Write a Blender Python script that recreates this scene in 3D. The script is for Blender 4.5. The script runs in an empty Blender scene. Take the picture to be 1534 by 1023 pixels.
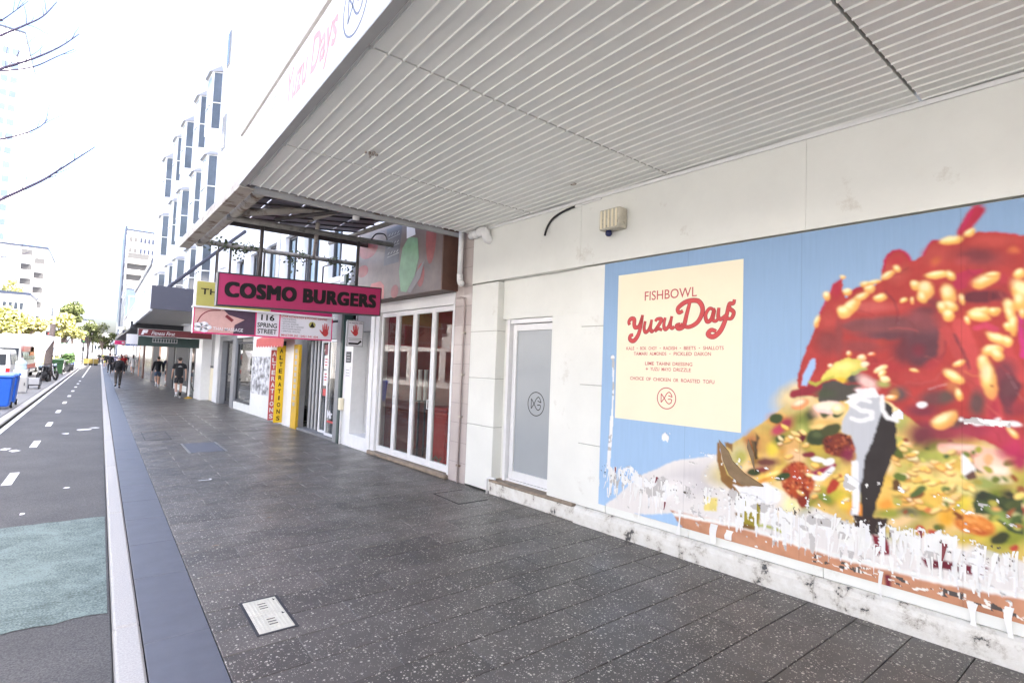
import bpy, bmesh, math, random
import numpy as np
from mathutils import Vector, Matrix
R = math.radians
rnd = random.Random(11)
scene = bpy.context.scene
col = scene.collection

# ------------------------------------------------------------------ camera, sky, sun, exposure
cam_d = bpy.data.cameras.new('camera'); cam = bpy.data.objects.new('camera', cam_d); col.objects.link(cam)
cam_d.sensor_width = 36.0; cam_d.lens = 18.397; cam_d.clip_start = 0.05; cam_d.clip_end = 2000
cam.matrix_world = Matrix(((0.78498525, -0.06017171, -0.61658538, 0.0),
                           (-0.61840382, -0.01653754, -0.78568646, 0.0),
                           (0.0370793, 0.99805104, -0.05019214, 1.8), (0, 0, 0, 1)))
scene.camera = cam
SUN_EL, SUN_AZ = 53.0, 135.0            # azimuth measured clockwise from +Y: the sun stands behind the right-hand buildings
world = bpy.data.worlds.new('World'); scene.world = world; world.use_nodes = True
wn = world.node_tree.nodes; wl = world.node_tree.links
sky = wn.new('ShaderNodeTexSky'); sky.sky_type = 'NISHITA'; sky.sun_disc = False
sky.sun_elevation = R(SUN_EL); sky.sun_rotation = R(SUN_AZ); sky.air_density = 0.8; sky.dust_density = 5.5; sky.ozone_density = 0.3
bg = wn['Background']; bg.inputs['Strength'].default_value = 0.15
wl.new(sky.outputs['Color'], bg.inputs['Color'])
sd = bpy.data.lights.new('sun', 'SUN'); sd.energy = 4.5; sd.angle = R(0.5); sd.color = (1, .95, .88)
sun = bpy.data.objects.new('sun', sd); col.objects.link(sun)
sv = Vector((math.sin(R(SUN_AZ)) * math.cos(R(SUN_EL)), math.cos(R(SUN_AZ)) * math.cos(R(SUN_EL)), math.sin(R(SUN_EL))))
sun.rotation_euler = sv.to_track_quat('Z', 'Y').to_euler(); sun.location = (0, 0, 40)
vs = scene.view_settings; scene.display_settings.display_device = 'sRGB'
vs.view_transform = 'Standard'; vs.look = 'None'; vs.gamma = 1; vs.use_curve_mapping = False; vs.exposure = 2.74
scene.render.engine = 'CYCLES'
scene.cycles.max_bounces = 8; scene.cycles.diffuse_bounces = 6; scene.cycles.transparent_max_bounces = 16

# ------------------------------------------------------------------ materials
def s2l(c):
    return tuple(((v/255)/12.92 if v/255 <= .04045 else ((v/255+.055)/1.055)**2.4) for v in c)
def newmat(name):
    m = bpy.data.materials.new(name); m.use_nodes = True
    nt = m.node_tree; return m, nt, nt.nodes, nt.links, nt.nodes['Principled BSDF']
def mat(name, rgb, rough=.6, metal=0., var=.12, scale=6., bump=0., bscale=80., spec=.5, dirt=None, stretch=None):
    """plain procedural paint: base colour broken by two noises, optional fine bump and dirt blotches"""
    m, nt, n, l, b = newmat(name)
    tc = n.new('ShaderNodeTexCoord'); src = tc.outputs['Object']
    if stretch:
        mp = n.new('ShaderNodeMapping'); mp.inputs['Scale'].default_value = stretch
        l.new(src, mp.inputs['Vector']); src = mp.outputs['Vector']
    nz = n.new('ShaderNodeTexNoise'); nz.inputs['Scale'].default_value = scale; nz.inputs['Detail'].default_value = 6; nz.inputs['Roughness'].default_value = .65
    l.new(src, nz.inputs['Vector'])
    cr = n.new('ShaderNodeValToRGB'); e = cr.color_ramp.elements
    e[0].position = .3; e[1].position = .7
    e[0].color = tuple(c*(1-var) for c in rgb) + (1,); e[1].color = tuple(min(1, c*(1+var*.6)) for c in rgb) + (1,)
    l.new(nz.outputs['Fac'], cr.inputs['Fac']); out = cr.outputs['Color']
    if dirt:
        dc, thr, dscale = dirt
        n2 = n.new('ShaderNodeTexNoise'); n2.inputs['Scale'].default_value = dscale; n2.inputs['Detail'].default_value = 8; n2.inputs['Roughness'].default_value = .7
        l.new(src, n2.inputs['Vector'])
        r2 = n.new('ShaderNodeValToRGB'); r2.color_ramp.elements[0].position = thr; r2.color_ramp.elements[1].position = min(1, thr+.12)
        l.new(n2.outputs['Fac'], r2.inputs['Fac'])
        mx = n.new('ShaderNodeMix'); mx.data_type = 'RGBA'
        l.new(r2.outputs['Color'], mx.inputs[0]); l.new(out, mx.inputs[6]); mx.inputs[7].default_value = tuple(dc)+(1,)
        out = mx.outputs[2]
    l.new(out, b.inputs['Base Color'])
    b.inputs['Roughness'].default_value = rough; b.inputs['Metallic'].default_value = metal; b.inputs['Specular IOR Level'].default_value = spec
    if bump:
        nb = n.new('ShaderNodeTexNoise'); nb.inputs['Scale'].default_value = bscale; nb.inputs['Detail'].default_value = 4
        l.new(src, nb.inputs['Vector'])
        bp = n.new('ShaderNodeBump'); bp.inputs['Strength'].default_value = bump; bp.inputs['Distance'].default_value = .01
        l.new(nb.outputs['Fac'], bp.inputs['Height']); l.new(bp.outputs['Normal'], b.inputs['Normal'])
    return m
def glass_mat(name, tint=(.75, .8, .8), rough=.0, ior=1.5):
    m, nt, n, l, b = newmat(name); n.remove(b)
    geo = n.new('ShaderNodeNewGeometry'); dt = n.new('ShaderNodeVectorMath'); dt.operation = 'DOT_PRODUCT'      # Schlick reflectance, the same from both faces of the pane
    l.new(geo.outputs['Normal'], dt.inputs[0]); l.new(geo.outputs['Incoming'], dt.inputs[1])
    ab = n.new('ShaderNodeMath'); ab.operation = 'ABSOLUTE'; l.new(dt.outputs['Value'], ab.inputs[0])
    om = n.new('ShaderNodeMath'); om.operation = 'SUBTRACT'; om.inputs[0].default_value = 1; l.new(ab.outputs[0], om.inputs[1])
    pw_ = n.new('ShaderNodeMath'); pw_.operation = 'POWER'; pw_.inputs[1].default_value = 5; l.new(om.outputs[0], pw_.inputs[0])
    f0 = ((ior-1)/(ior+1))**2
    fr = n.new('ShaderNodeMapRange'); fr.inputs[3].default_value = f0; fr.inputs[4].default_value = 1; l.new(pw_.outputs[0], fr.inputs[0])
    tr = n.new('ShaderNodeBsdfTransparent'); tr.inputs['Color'].default_value = tint+(1,)
    gl = n.new('ShaderNodeBsdfGlossy'); gl.inputs['Roughness'].default_value = rough
    nz = n.new('ShaderNodeTexNoise'); nz.inputs['Scale'].default_value = 1.5
    bp = n.new('ShaderNodeBump'); bp.inputs['Strength'].default_value = .02; l.new(nz.outputs['Fac'], bp.inputs['Height']); l.new(bp.outputs['Normal'], gl.inputs['Normal'])
    ms = n.new('ShaderNodeMixShader')
    l.new(fr.outputs[0], ms.inputs[0]); l.new(tr.outputs[0], ms.inputs[1]); l.new(gl.outputs[0], ms.inputs[2])
    l.new(ms.outputs[0], n['Material Output'].inputs['Surface']); return m
def chip_mat(name, base, chip, scale, thr, rough, bump=.15):
    """terrazzo-like concrete: pale stone chips of differing size in a dark binder"""
    m, nt, n, l, b = newmat(name)
    geo = n.new('ShaderNodeNewGeometry'); src = geo.outputs['Position']
    out = None; cur = None
    nz = n.new('ShaderNodeTexNoise'); nz.inputs['Scale'].default_value = .9; nz.inputs['Detail'].default_value = 7; nz.inputs['Roughness'].default_value = .7
    l.new(src, nz.inputs['Vector'])
    cr = n.new('ShaderNodeValToRGB'); cr.color_ramp.elements[0].position = .3; cr.color_ramp.elements[1].position = .72
    cr.color_ramp.elements[0].color = tuple(c*.72 for c in base)+(1,); cr.color_ramp.elements[1].color = tuple(c*1.25 for c in base)+(1,)
    l.new(nz.outputs['Fac'], cr.inputs['Fac']); cur = cr.outputs['Color']
    for sc_, lo, hi in ((.38, .80, 1.14), (3.4, .90, 1.06)):      # worn paths and spill stains
        ns = n.new('ShaderNodeTexNoise'); ns.inputs['Scale'].default_value = sc_; ns.inputs['Detail'].default_value = 8; ns.inputs['Roughness'].default_value = .7; ns.inputs['Distortion'].default_value = .8
        l.new(src, ns.inputs['Vector'])
        ms_ = n.new('ShaderNodeMapRange'); ms_.inputs[1].default_value = .36; ms_.inputs[2].default_value = .62; ms_.inputs[3].default_value = lo; ms_.inputs[4].default_value = hi; l.new(ns.outputs['Fac'], ms_.inputs[0])
        mm = n.new('ShaderNodeMix'); mm.data_type = 'RGBA'; mm.blend_type = 'MULTIPLY'; mm.inputs[0].default_value = 1
        l.new(cur, mm.inputs[6]); l.new(ms_.outputs[0], mm.inputs[7]); cur = mm.outputs[2]
    gv = n.new('ShaderNodeTexVoronoi'); gv.inputs['Scale'].default_value = 2.6; l.new(src, gv.inputs['Vector'])       # trodden gum spots
    gs_ = n.new('ShaderNodeSeparateColor'); l.new(gv.outputs['Color'], gs_.inputs[0])
    gr = n.new('ShaderNodeMapRange'); gr.inputs[1].default_value = .55; gr.inputs[2].default_value = 1; gr.inputs[3].default_value = 0; gr.inputs[4].default_value = .075; l.new(gs_.outputs[0], gr.inputs[0])
    gl_ = n.new('ShaderNodeMath'); gl_.operation = 'LESS_THAN'; l.new(gv.outputs['Distance'], gl_.inputs[0]); l.new(gr.outputs[0], gl_.inputs[1])
    gm_ = n.new('ShaderNodeMix'); gm_.data_type = 'RGBA'; l.new(gl_.outputs[0], gm_.inputs[0]); gm_.inputs[7].default_value = tuple(c*.45 for c in base)+(1,)
    oi = n.new('ShaderNodeObjectInfo')                        # every paver cast a little lighter or darker
    hm = n.new('ShaderNodeMapRange'); hm.inputs[3].default_value = .74; hm.inputs[4].default_value = 1.2; l.new(oi.outputs['Random'], hm.inputs[0])
    mu = n.new('ShaderNodeMix'); mu.data_type = 'RGBA'; mu.blend_type = 'MULTIPLY'; mu.inputs[0].default_value = 1
    l.new(cur, mu.inputs[6]); l.new(hm.outputs[0], mu.inputs[7]); cur = mu.outputs[2]
    for k, (sc, th) in enumerate(((scale, thr), (scale*2.1, thr*.9))):
        vo = n.new('ShaderNodeTexVoronoi'); vo.inputs['Scale'].default_value = sc; vo.inputs['Randomness'].default_value = 1
        l.new(src, vo.inputs['Vector'])
        sp = n.new('ShaderNodeSeparateColor'); l.new(vo.outputs['Color'], sp.inputs[0])
        mr = n.new('ShaderNodeMapRange'); mr.inputs[1].default_value = .35; mr.inputs[2].default_value = 1; mr.inputs[3].default_value = 0; mr.inputs[4].default_value = th
        l.new(sp.outputs[0], mr.inputs[0])
        lt = n.new('ShaderNodeMath'); lt.operation = 'LESS_THAN'; l.new(vo.outputs['Distance'], lt.inputs[0]); l.new(mr.outputs[0], lt.inputs[1])
        c2 = n.new('ShaderNodeValToRGB'); c2.color_ramp.elements[0].color = tuple(c*.45 for c in chip)+(1,); c2.color_ramp.elements[1].color = tuple(chip)+(1,)
        l.new(sp.outputs[1], c2.inputs['Fac'])
        mx = n.new('ShaderNodeMix'); mx.data_type = 'RGBA'
        l.new(lt.outputs[0], mx.inputs[0]); l.new(cur, mx.inputs[6]); l.new(c2.outputs['Color'], mx.inputs[7]); cur = mx.outputs[2]
    l.new(cur, gm_.inputs[6]); l.new(gm_.outputs[2], b.inputs['Base Color'])
    n3 = n.new('ShaderNodeTexNoise'); n3.inputs['Scale'].default_value = 2.2; n3.inputs['Detail'].default_value = 5; l.new(src, n3.inputs['Vector'])
    mr = n.new('ShaderNodeMapRange'); mr.inputs[1].default_value = .3; mr.inputs[2].default_value = .7; mr.inputs[3].default_value = rough-.1; mr.inputs[4].default_value = rough+.12
    l.new(n3.outputs['Fac'], mr.inputs[0]); l.new(mr.outputs[0], b.inputs['Roughness'])
    nb = n.new('ShaderNodeTexNoise'); nb.inputs['Scale'].default_value = 120; l.new(src, nb.inputs['Vector'])
    bp = n.new('ShaderNodeBump'); bp.inputs['Strength'].default_value = bump; bp.inputs['Distance'].default_value = .004
    l.new(nb.outputs['Fac'], bp.inputs['Height']); l.new(bp.outputs['Normal'], b.inputs['Normal'])
    return m
def vcol_mat(name, rough=.5):
    m, nt, n, l, b = newmat(name)
    a = n.new('ShaderNodeVertexColor'); a.layer_name = 'print'
    nz = n.new('ShaderNodeTexNoise'); nz.inputs['Scale'].default_value = 3; nz.inputs['Detail'].default_value = 8
    mp = n.new('ShaderNodeMapping'); mp.inputs['Scale'].default_value = (1, 14, 1); tc = n.new('ShaderNodeTexCoord')
    l.new(tc.outputs['Object'], mp.inputs['Vector']); l.new(mp.outputs['Vector'], nz.inputs['Vector'])
    mr = n.new('ShaderNodeMapRange'); mr.inputs[3].default_value = .93; mr.inputs[4].default_value = 1.05; l.new(nz.outputs['Fac'], mr.inputs[0])
    mx = n.new('ShaderNodeMix'); mx.data_type = 'RGBA'; mx.blend_type = 'MULTIPLY'; mx.inputs[0].default_value = 1
    l.new(a.outputs['Color'], mx.inputs[6]); l.new(mr.outputs[0], mx.inputs[7]); l.new(mx.outputs[2], b.inputs['Base Color'])
    b.inputs['Roughness'].default_value = rough; b.inputs['Specular IOR Level'].default_value = .25; return m

M = {}
M['wall'] = mat('white_wall_paint', (.725, .73, .685), .55, var=.06, scale=1.2, bump=.14, bscale=22, dirt=((.56, .54, .48), .62, 2.6))
M['wall_up'] = mat('white_render', (.78, .80, .84), .6, var=.04, scale=.6)
M['white'] = mat('white_gloss_paint', (.78, .78, .77), .35, var=.05, scale=9, dirt=((.42, .40, .36), .70, 14))
M['alu'] = mat('white_aluminium', (.72, .72, .72), .35, var=.05)
M['ceil'] = mat('pale_ceiling_sheet', (.80, .805, .765), .40, var=.06, scale=1.5, dirt=((.40, .31, .22), .735, 5))
M['lip'] = mat('grey_fascia_lip', (.36, .36, .355), .5, var=.06)
M['joint'] = mat('dark_joint', (.03, .03, .03), .9)
M['shadowgap'] = mat('grey_sealant', (.25, .24, .22), .8)
M['paver'] = chip_mat('chip_paver', (.092, .082, .074), (.64, .60, .52), 46, .40, .38)
M['stone'] = mat('bluestone_slab', (.095, .100, .122), .5, var=.14, scale=5, bump=.08, bscale=150, dirt=((.07, .07, .08), .66, 3))
M['kerb'] = mat('pale_granite', (.40, .388, .375), .65, var=.28, scale=90, bump=.25, bscale=160, dirt=((.26, .25, .23), .63, 4))
M['grout'] = mat('dark_grout', (.018, .017, .016), .9)
M['paint'] = mat('road_paint', (.72, .72, .70), .6, var=.1, scale=20, dirt=((.2, .2, .2), .62, 25))
M['steel'] = mat('brushed_steel', (.5, .5, .5), .3, metal=.9)
M['grey'] = mat('grey_paint', (.22, .225, .23), .45, var=.08)
M['dgrey'] = mat('charcoal_paint', (.035, .036, .042), .5, var=.15)
M['navy'] = mat('dark_slate_cladding', (.050, .052, .075), .5, var=.06)
M['black'] = mat('black_plastic', (.012, .012, .013), .4)
M['rubber'] = mat('black_rubber', (.018, .018, .018), .8)
M['glass'] = glass_mat('clear_glass', (.80, .80, .78), ior=1.4)
M['frost'] = mat('frosted_glass', (.335, .36, .375), .18, var=.03, scale=2)
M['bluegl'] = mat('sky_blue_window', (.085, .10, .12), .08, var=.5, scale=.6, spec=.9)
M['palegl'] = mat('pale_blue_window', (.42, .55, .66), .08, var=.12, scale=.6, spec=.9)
M['rust'] = mat('rusty_white_steel', (.42, .38, .33), .6, var=.15, scale=5, dirt=((.13, .07, .04), .52, 4))
M['pipe'] = mat('grimy_steel_pipe', (.20, .19, .175), .55, var=.35, scale=9, dirt=((.05, .04, .032), .58, 8))
M['dpipe'] = mat('dark_weathered_steel', (.06, .052, .05), .6, var=.4, scale=9)
M['sheet'] = mat('purple_grey_polycarbonate', (.24, .215, .25), .4, var=.2, scale=2)
M['vine'] = mat('dark_ivy', (.045, .06, .02), .6, var=.5, scale=20)
M['magenta'] = mat('magenta_sign_face', s2l((170, 38, 92)), .35, var=.05, scale=1.5)
M['ink'] = mat('black_lettering', (.018, .016, .017), .7, spec=.2)
M['olive'] = mat('olive_yellow_sign', s2l((168, 162, 88)), .4, var=.04)
M['paper'] = mat('torn_white_paper', (.75, .745, .715), .7, var=.06)
M['signwhite'] = mat('sign_white', (.74, .73, .76), .4, var=.03)
M['redink'] = mat('red_ink', s2l((196, 62, 62)), .5, var=.06)
M['reddark'] = mat('dark_red_outline', s2l((120, 40, 48)), .5)
M['redflat'] = mat('brick_red_ink', s2l((186, 82, 84)), .5, var=.04)
M['cream'] = mat('cream_paper', s2l((233, 224, 196)), .5, var=.03, scale=2)
M['darkredsign'] = mat('dark_red_sign', (.16, .012, .018), .35)
M['greensign'] = mat('dark_green_sign', (.020, .045, .038), .4)
M['yellow'] = mat('yellow_sign', s2l((226, 186, 24)), .45)
M['gold'] = mat('ochre_strip', s2l((202, 160, 30)), .45)
M['pink'] = mat('hot_pink', s2l((214, 40, 110)), .5)
M['brown'] = mat('brown_panel', (.10, .045, .03), .5, var=.2)
M['tile'] = mat('beige_tile', (.47, .41, .385), .22, var=.06, scale=3, spec=.6)
M['tan'] = mat('worn_tan_stone', (.27, .21, .155), .7, var=.35, scale=7, bump=.2, bscale=60)
M['intfloor'] = mat('brown_floor', (.34, .17, .10), .35, var=.2)
M['intwall'] = mat('maroon_wall', (.30, .06, .04), .6, var=.3, scale=2)
M['intorange'] = mat('rust_orange_panel', (.50, .15, .05), .5, var=.25)
M['redbin'] = mat('red_plastic', (.55, .035, .03), .4, var=.1)
M['darkint'] = mat('dark_interior', (.04, .04, .042), .7)
M['concrete'] = mat('pale_concrete', (.20, .20, .20), .75, var=.18, scale=3, bump=.15)
M['blue'] = mat('blue_bin_plastic', (.015, .11, .55), .38, var=.08)
M['gbin'] = mat('green_bin_plastic', (.05, .14, .05), .45, var=.1)
M['skin'] = mat('skin', (.50, .30, .22), .5, var=.06)
M['hair'] = mat('dark_hair', (.02, .015, .012), .6, var=.4, scale=60)
M['hairgrey'] = mat('grey_hair', (.45, .44, .42), .6, var=.3, scale=60)
M['bark'] = mat('grey_bark', (.16, .13, .12), .85, var=.4, scale=25, bump=.4, bscale=40)
M['twig'] = mat('violet_grey_twig', (.085, .07, .12), .8, var=.3, scale=30)
M['leaf_y'] = mat('yellow_green_leaf', (.36, .36, .135), .6, var=.4, scale=1.1)
M['leaf_g'] = mat('olive_leaf', (.10, .12, .035), .6, var=.5, scale=1.1)
M['farwhite'] = mat('far_white_render', (.74, .74, .75), .7, var=.04, scale=.3)
M['fargrey'] = mat('far_grey_render', (.40, .41, .43), .7, var=.1, scale=.3)
M['fardark'] = mat('far_window_dark', (.022, .030, .042), .2, var=.4, scale=.7)
M['vanwhite'] = mat('vehicle_white', (.72, .73, .74), .25, var=.04)
M['busred'] = mat('vehicle_red', (.55, .05, .03), .3)
M['orange'] = mat('vehicle_orange', (.75, .22, .05), .35)
M['lampred'] = mat('tail_lamp_red', (.5, .02, .02), .2)
M['khaki'] = mat('grey_khaki_cloth', (.22, .215, .17), .9, var=.15)
M['hiviz'] = mat('lime_yellow_cloth', (.62, .66, .04), .8, var=.1)
M['greenplant'] = mat('mid_green_leaf', (.07, .13, .04), .6, var=.5, scale=3)

# ------------------------------------------------------------------ geometry helpers
def W(u, o, z):                      # street wall frame: u metres up the street, o metres out from the wall, z up
    return (4.78 - .045*u - o, u, z)
class MB:
    def __init__(s): s.v = []; s.f = []; s.c = []
    def add(s, vs_, fs, c=None):
        o = len(s.v); s.v += [tuple(p) for p in vs_]; s.f += [tuple(i+o for i in q) for q in fs]; return s
    def box(s, x0, x1, y0, y1, z0, z1, tf=None):
        p = [(x, y, z) for x in (x0, x1) for y in (y0, y1) for z in (z0, z1)]
        if tf: p = [tf(*q) for q in p]
        return s.add(p, [(0, 1, 3, 2), (4, 6, 7, 5), (0, 4, 5, 1), (2, 3, 7, 6), (0, 2, 6, 4), (1, 5, 7, 3)])
    def wbox(s, u0, u1, o0, o1, z0, z1):
        return s.box(u0, u1, o0, o1, z0, z1, W)
    def tube(s, pts, r, n=8, cap=True):
        pts = [Vector(p) for p in pts]; rs = r if isinstance(r, (list, tuple)) else [r]*len(pts)
        V = []; F = []; prev = None
        for i, p in enumerate(pts):
            d = (pts[min(i+1, len(pts)-1)] - pts[max(i-1, 0)]).normalized()
            if prev is None:
                a = Vector((0, 0, 1)) if abs(d.z) < .9 else Vector((1, 0, 0)); prev = d.cross(a).normalized()
            else: prev = (prev - d*prev.dot(d)).normalized()
            b = d.cross(prev)
            for k in range(n):
                t = 2*math.pi*k/n; V.append(p + (prev*math.cos(t) + b*math.sin(t))*rs[i])
        for i in range(len(pts)-1):
            for k in range(n): F.append((i*n+k, i*n+(k+1) % n, (i+1)*n+(k+1) % n, (i+1)*n+k))
        if cap: F.append(tuple(range(n-1, -1, -1))); F.append(tuple((len(pts)-1)*n+k for k in range(n)))
        return s.add(V, F)
    def lathe(s, prof, cx=0, cy=0, n=16):
        V = []; F = []
        for (r, z) in prof:
            for k in range(n): t = 2*math.pi*k/n; V.append((cx+r*math.cos(t), cy+r*math.sin(t), z))
        for i in range(len(prof)-1):
            for k in range(n): F.append((i*n+k, i*n+(k+1) % n, (i+1)*n+(k+1) % n, (i+1)*n+k))
        F.append(tuple(range(n-1, -1, -1))); F.append(tuple((len(prof)-1)*n+k for k in range(n)))
        return s.add(V, F)
    def ball(s, c, r, n=10, m=7, sx=1, sy=1, sz=1):
        V = []; F = []
        for i in range(m+1):
            ph = math.pi*i/m
            for k in range(n):
                t = 2*math.pi*k/n; V.append((c[0]+r*sx*math.sin(ph)*math.cos(t), c[1]+r*sy*math.sin(ph)*math.sin(t), c[2]+r*sz*math.cos(ph)))
        for i in range(m):
            for k in range(n): F.append((i*n+k, (i+1)*n+k, (i+1)*n+(k+1) % n, i*n+(k+1) % n))
        return s.add(V, F)
    def prism(s, poly, d0, d1, fn):  # polygon in 2-D swept between depths d0, d1; fn(a, b, d) -> point
        n = len(poly); V = [fn(a, b, d0) for a, b in poly] + [fn(a, b, d1) for a, b in poly]
        F = [tuple(range(n)), tuple(range(2*n-1, n-1, -1))] + [(i, n+i, n+(i+1) % n, (i+1) % n) for i in range(n)]
        return s.add(V, F)
    def build(s, name, m, parent=None, bevel=0, smooth=False, label=None, kind=None, segs=1):
        o = obj_from(name, s.v, s.f, m, parent, smooth)
        if bevel:
            b = o.modifiers.new('bevel', 'BEVEL'); b.width = bevel; b.segments = segs; b.limit_method = 'ANGLE'
        if label: o['label'] = label
        if kind: o['kind'] = kind
        return o
def root_loc(p):
    l = Vector((0, 0, 0))
    while p is not None: l += Vector(p.location); p = p.parent
    return l
def obj_from(name, v, f, m, parent=None, smooth=False, fix=True):
    me = bpy.data.meshes.new(name); off = root_loc(parent)
    me.from_pydata([tuple(Vector(p)-off) for p in v], [], f)
    if fix:
        bm = bmesh.new(); bm.from_mesh(me); bmesh.ops.recalc_face_normals(bm, faces=bm.faces); bm.to_mesh(me); bm.free()
    if smooth: me.polygons.foreach_set('use_smooth', [True]*len(me.polygons))
    for mm in (m if isinstance(m, list) else [m]): me.materials.append(mm)
    o = bpy.data.objects.new(name, me); col.objects.link(o)
    if parent is not None: o.parent = parent
    return o
def tag(o, label=None, cat=None, group=None, kind=None):
    if label: o['label'] = label
    if cat: o['category'] = cat
    if group: o['group'] = group
    if kind: o['kind'] = kind
    return o
def thing(name, loc, label, cat, group=None):
    o = bpy.data.objects.new(name, None); col.objects.link(o); o.location = loc; o.empty_display_size = .2
    return tag(o, label, cat, group)
def copy_tree(o, parent=None):
    c = o.copy(); col.objects.link(c); c.parent = parent
    for ch in [x for x in bpy.data.objects if x.parent == o]: copy_tree(ch, c)
    return c
def part(name, m, parent, *boxes, bevel=0, wall=False, kind=None, label=None):
    b = MB()
    for q in boxes: (b.wbox if wall else b.box)(*q)
    return b.build(name, m, parent, bevel=bevel, kind=kind, label=label)

_tc = {}
def text2d(s, bold=0., shear=0., spacing=1.):
    """flat lettering from Blender's own font: vertices, faces, bounding box"""
    k = (s, bold, shear, spacing)
    if k in _tc: return _tc[k]
    cu = bpy.data.curves.new('lettering', 'FONT'); cu.body = s; cu.size = 1; cu.offset = bold; cu.shear = shear; cu.space_character = spacing
    cu.resolution_u = 4; cu.fill_mode = 'FRONT'
    o = bpy.data.objects.new('lettering', cu); col.objects.link(o)
    dg = bpy.context.evaluated_depsgraph_get(); e = o.evaluated_get(dg); me = e.to_mesh()
    v = [(p.co.x, p.co.y) for p in me.vertices]; f = [tuple(q.vertices) for q in me.polygons]
    e.to_mesh_clear(); bpy.data.objects.remove(o); bpy.data.curves.remove(cu)
    xs = [p[0] for p in v]; ys = [p[1] for p in v]
    _tc[k] = (v, f, (min(xs), max(xs), min(ys), max(ys))); return _tc[k]
def add_text(mb, s, x0, x1, y0, y1, fn, bold=0., shear=0., spacing=1.):
    """fit a line of lettering into the rectangle x0..x1, y0..y1 of a sign; fn(x, y) -> world point"""
    v, f, (a, b, c, d) = text2d(s, bold, shear, spacing)
    mb.add([fn(x0+(p[0]-a)/(b-a)*(x1-x0), y0+(p[1]-c)/(d-c)*(y1-y0)) for p in v], f)
def ribbon(mb, pts, w, fn, closed=False):
    """a flat printed stroke of width w through 2-D points"""
    n = len(pts); V = []
    ws = w if isinstance(w, list) else [w]*n
    for i in range(n):
        a = pts[(i-1) % n] if closed else pts[max(i-1, 0)]; b = pts[(i+1) % n] if closed else pts[min(i+1, n-1)]
        dx, dy = b[0]-a[0], b[1]-a[1]; L = math.hypot(dx, dy) or 1; nx, ny = -dy/L*ws[i]/2, dx/L*ws[i]/2
        V += [fn(pts[i][0]+nx, pts[i][1]+ny), fn(pts[i][0]-nx, pts[i][1]-ny)]
    F = [(2*i, 2*i+1, 2*((i+1) % n)+1, 2*((i+1) % n)) for i in range(n if closed else n-1)]
    mb.add(V, F)
def spline(pts, k=6):
    out = []; n = len(pts)
    for i in range(n-1):
        p0, p1, p2, p3 = pts[max(i-1, 0)], pts[i], pts[i+1], pts[min(i+2, n-1)]
        for j in range(k):
            t = j/k
            out.append(tuple(.5*((2*p1[d])+(-p0[d]+p2[d])*t+(2*p0[d]-5*p1[d]+4*p2[d]-p3[d])*t*t+(-p0[d]+3*p1[d]-3*p2[d]+p3[d])*t**3) for d in range(len(p1))))
    out.append(tuple(pts[-1])); return out
def disc(mb, cx, cy, rx, ry, fn, n=20):
    mb.add([fn(cx+rx*math.cos(2*math.pi*k/n), cy+ry*math.sin(2*math.pi*k/n)) for k in range(n)], [tuple(range(n))])
def rect(mb, x0, x1, y0, y1, fn): mb.add([fn(x0, y0), fn(x1, y0), fn(x1, y1), fn(x0, y1)], [(0, 1, 2, 3)])
def wallface(u0, z0, off):           # lettering on the street wall: reads left to right as u falls
    return lambda x, y: W(u0-x, off, z0+y)
def crossface(x0, y, z0):            # lettering on a board across the footpath, facing the camera
    return lambda a, b: (x0+a, y, z0+b)
def fish_emblem(mb, cx, cy, r, fn, w):
    ribbon(mb, [(cx+r*math.cos(t*math.pi/18), cy+r*math.sin(t*math.pi/18)) for t in range(36)], w, fn, True)
    def st(p): ribbon(mb, spline([(cx+a*r, cy+b*r) for a, b in p]), w, fn)
    st([(-.58, -.42), (-.58, .42)]); st([(-.58, .42), (-.25, .02), (.05, -.38), (.3, -.5), (.55, -.35)]); st([(-.58, -.42), (-.25, -.02), (.02, .42), (.28, .6), (.5, .42), (.62, .15)])
    st([(.2, .28), (.62, .15)]); st([(.16, -.08), (.55, -.08), (.52, -.36)])
def heavy(mb, word, x0, x1, y0, y1, fn, d=.019):
    """extra heavy capitals: the font's letters thickened by several closely stacked, slightly shifted layers"""
    k = 0
    for dx in (-d, 0, d):
        for dy in (-d*.6, d*.6):
            k += 1; add_text(mb, word, x0+d+dx, x1-d+dx, y0+d+dy, y1-d+dy, lambda a, b, k=k: (lambda p: (p[0], p[1]-.0004*k, p[2]))(fn(a, b)), 0, 0, 1.12)
def hand_print(mb, cx, cy, s, fn):
    disc(mb, cx, cy-.12*s, .27*s, .33*s, fn)
    for (a, b, c_, d, w) in ((-.2, .1, -.26, .62, .11), (-.06, .15, -.08, .76, .12), (.08, .15, .1, .72, .12), (.2, .08, .27, .52, .1), (-.2, -.25, -.52, .12, .12)):
        ribbon(mb, [(cx+a*s, cy+b*s), (cx+(a+c_)/2*s, cy+(b+d)/2*s), (cx+c_*s, cy+d*s)], [w*s, w*s*1.05, w*s*.6], fn)
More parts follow.
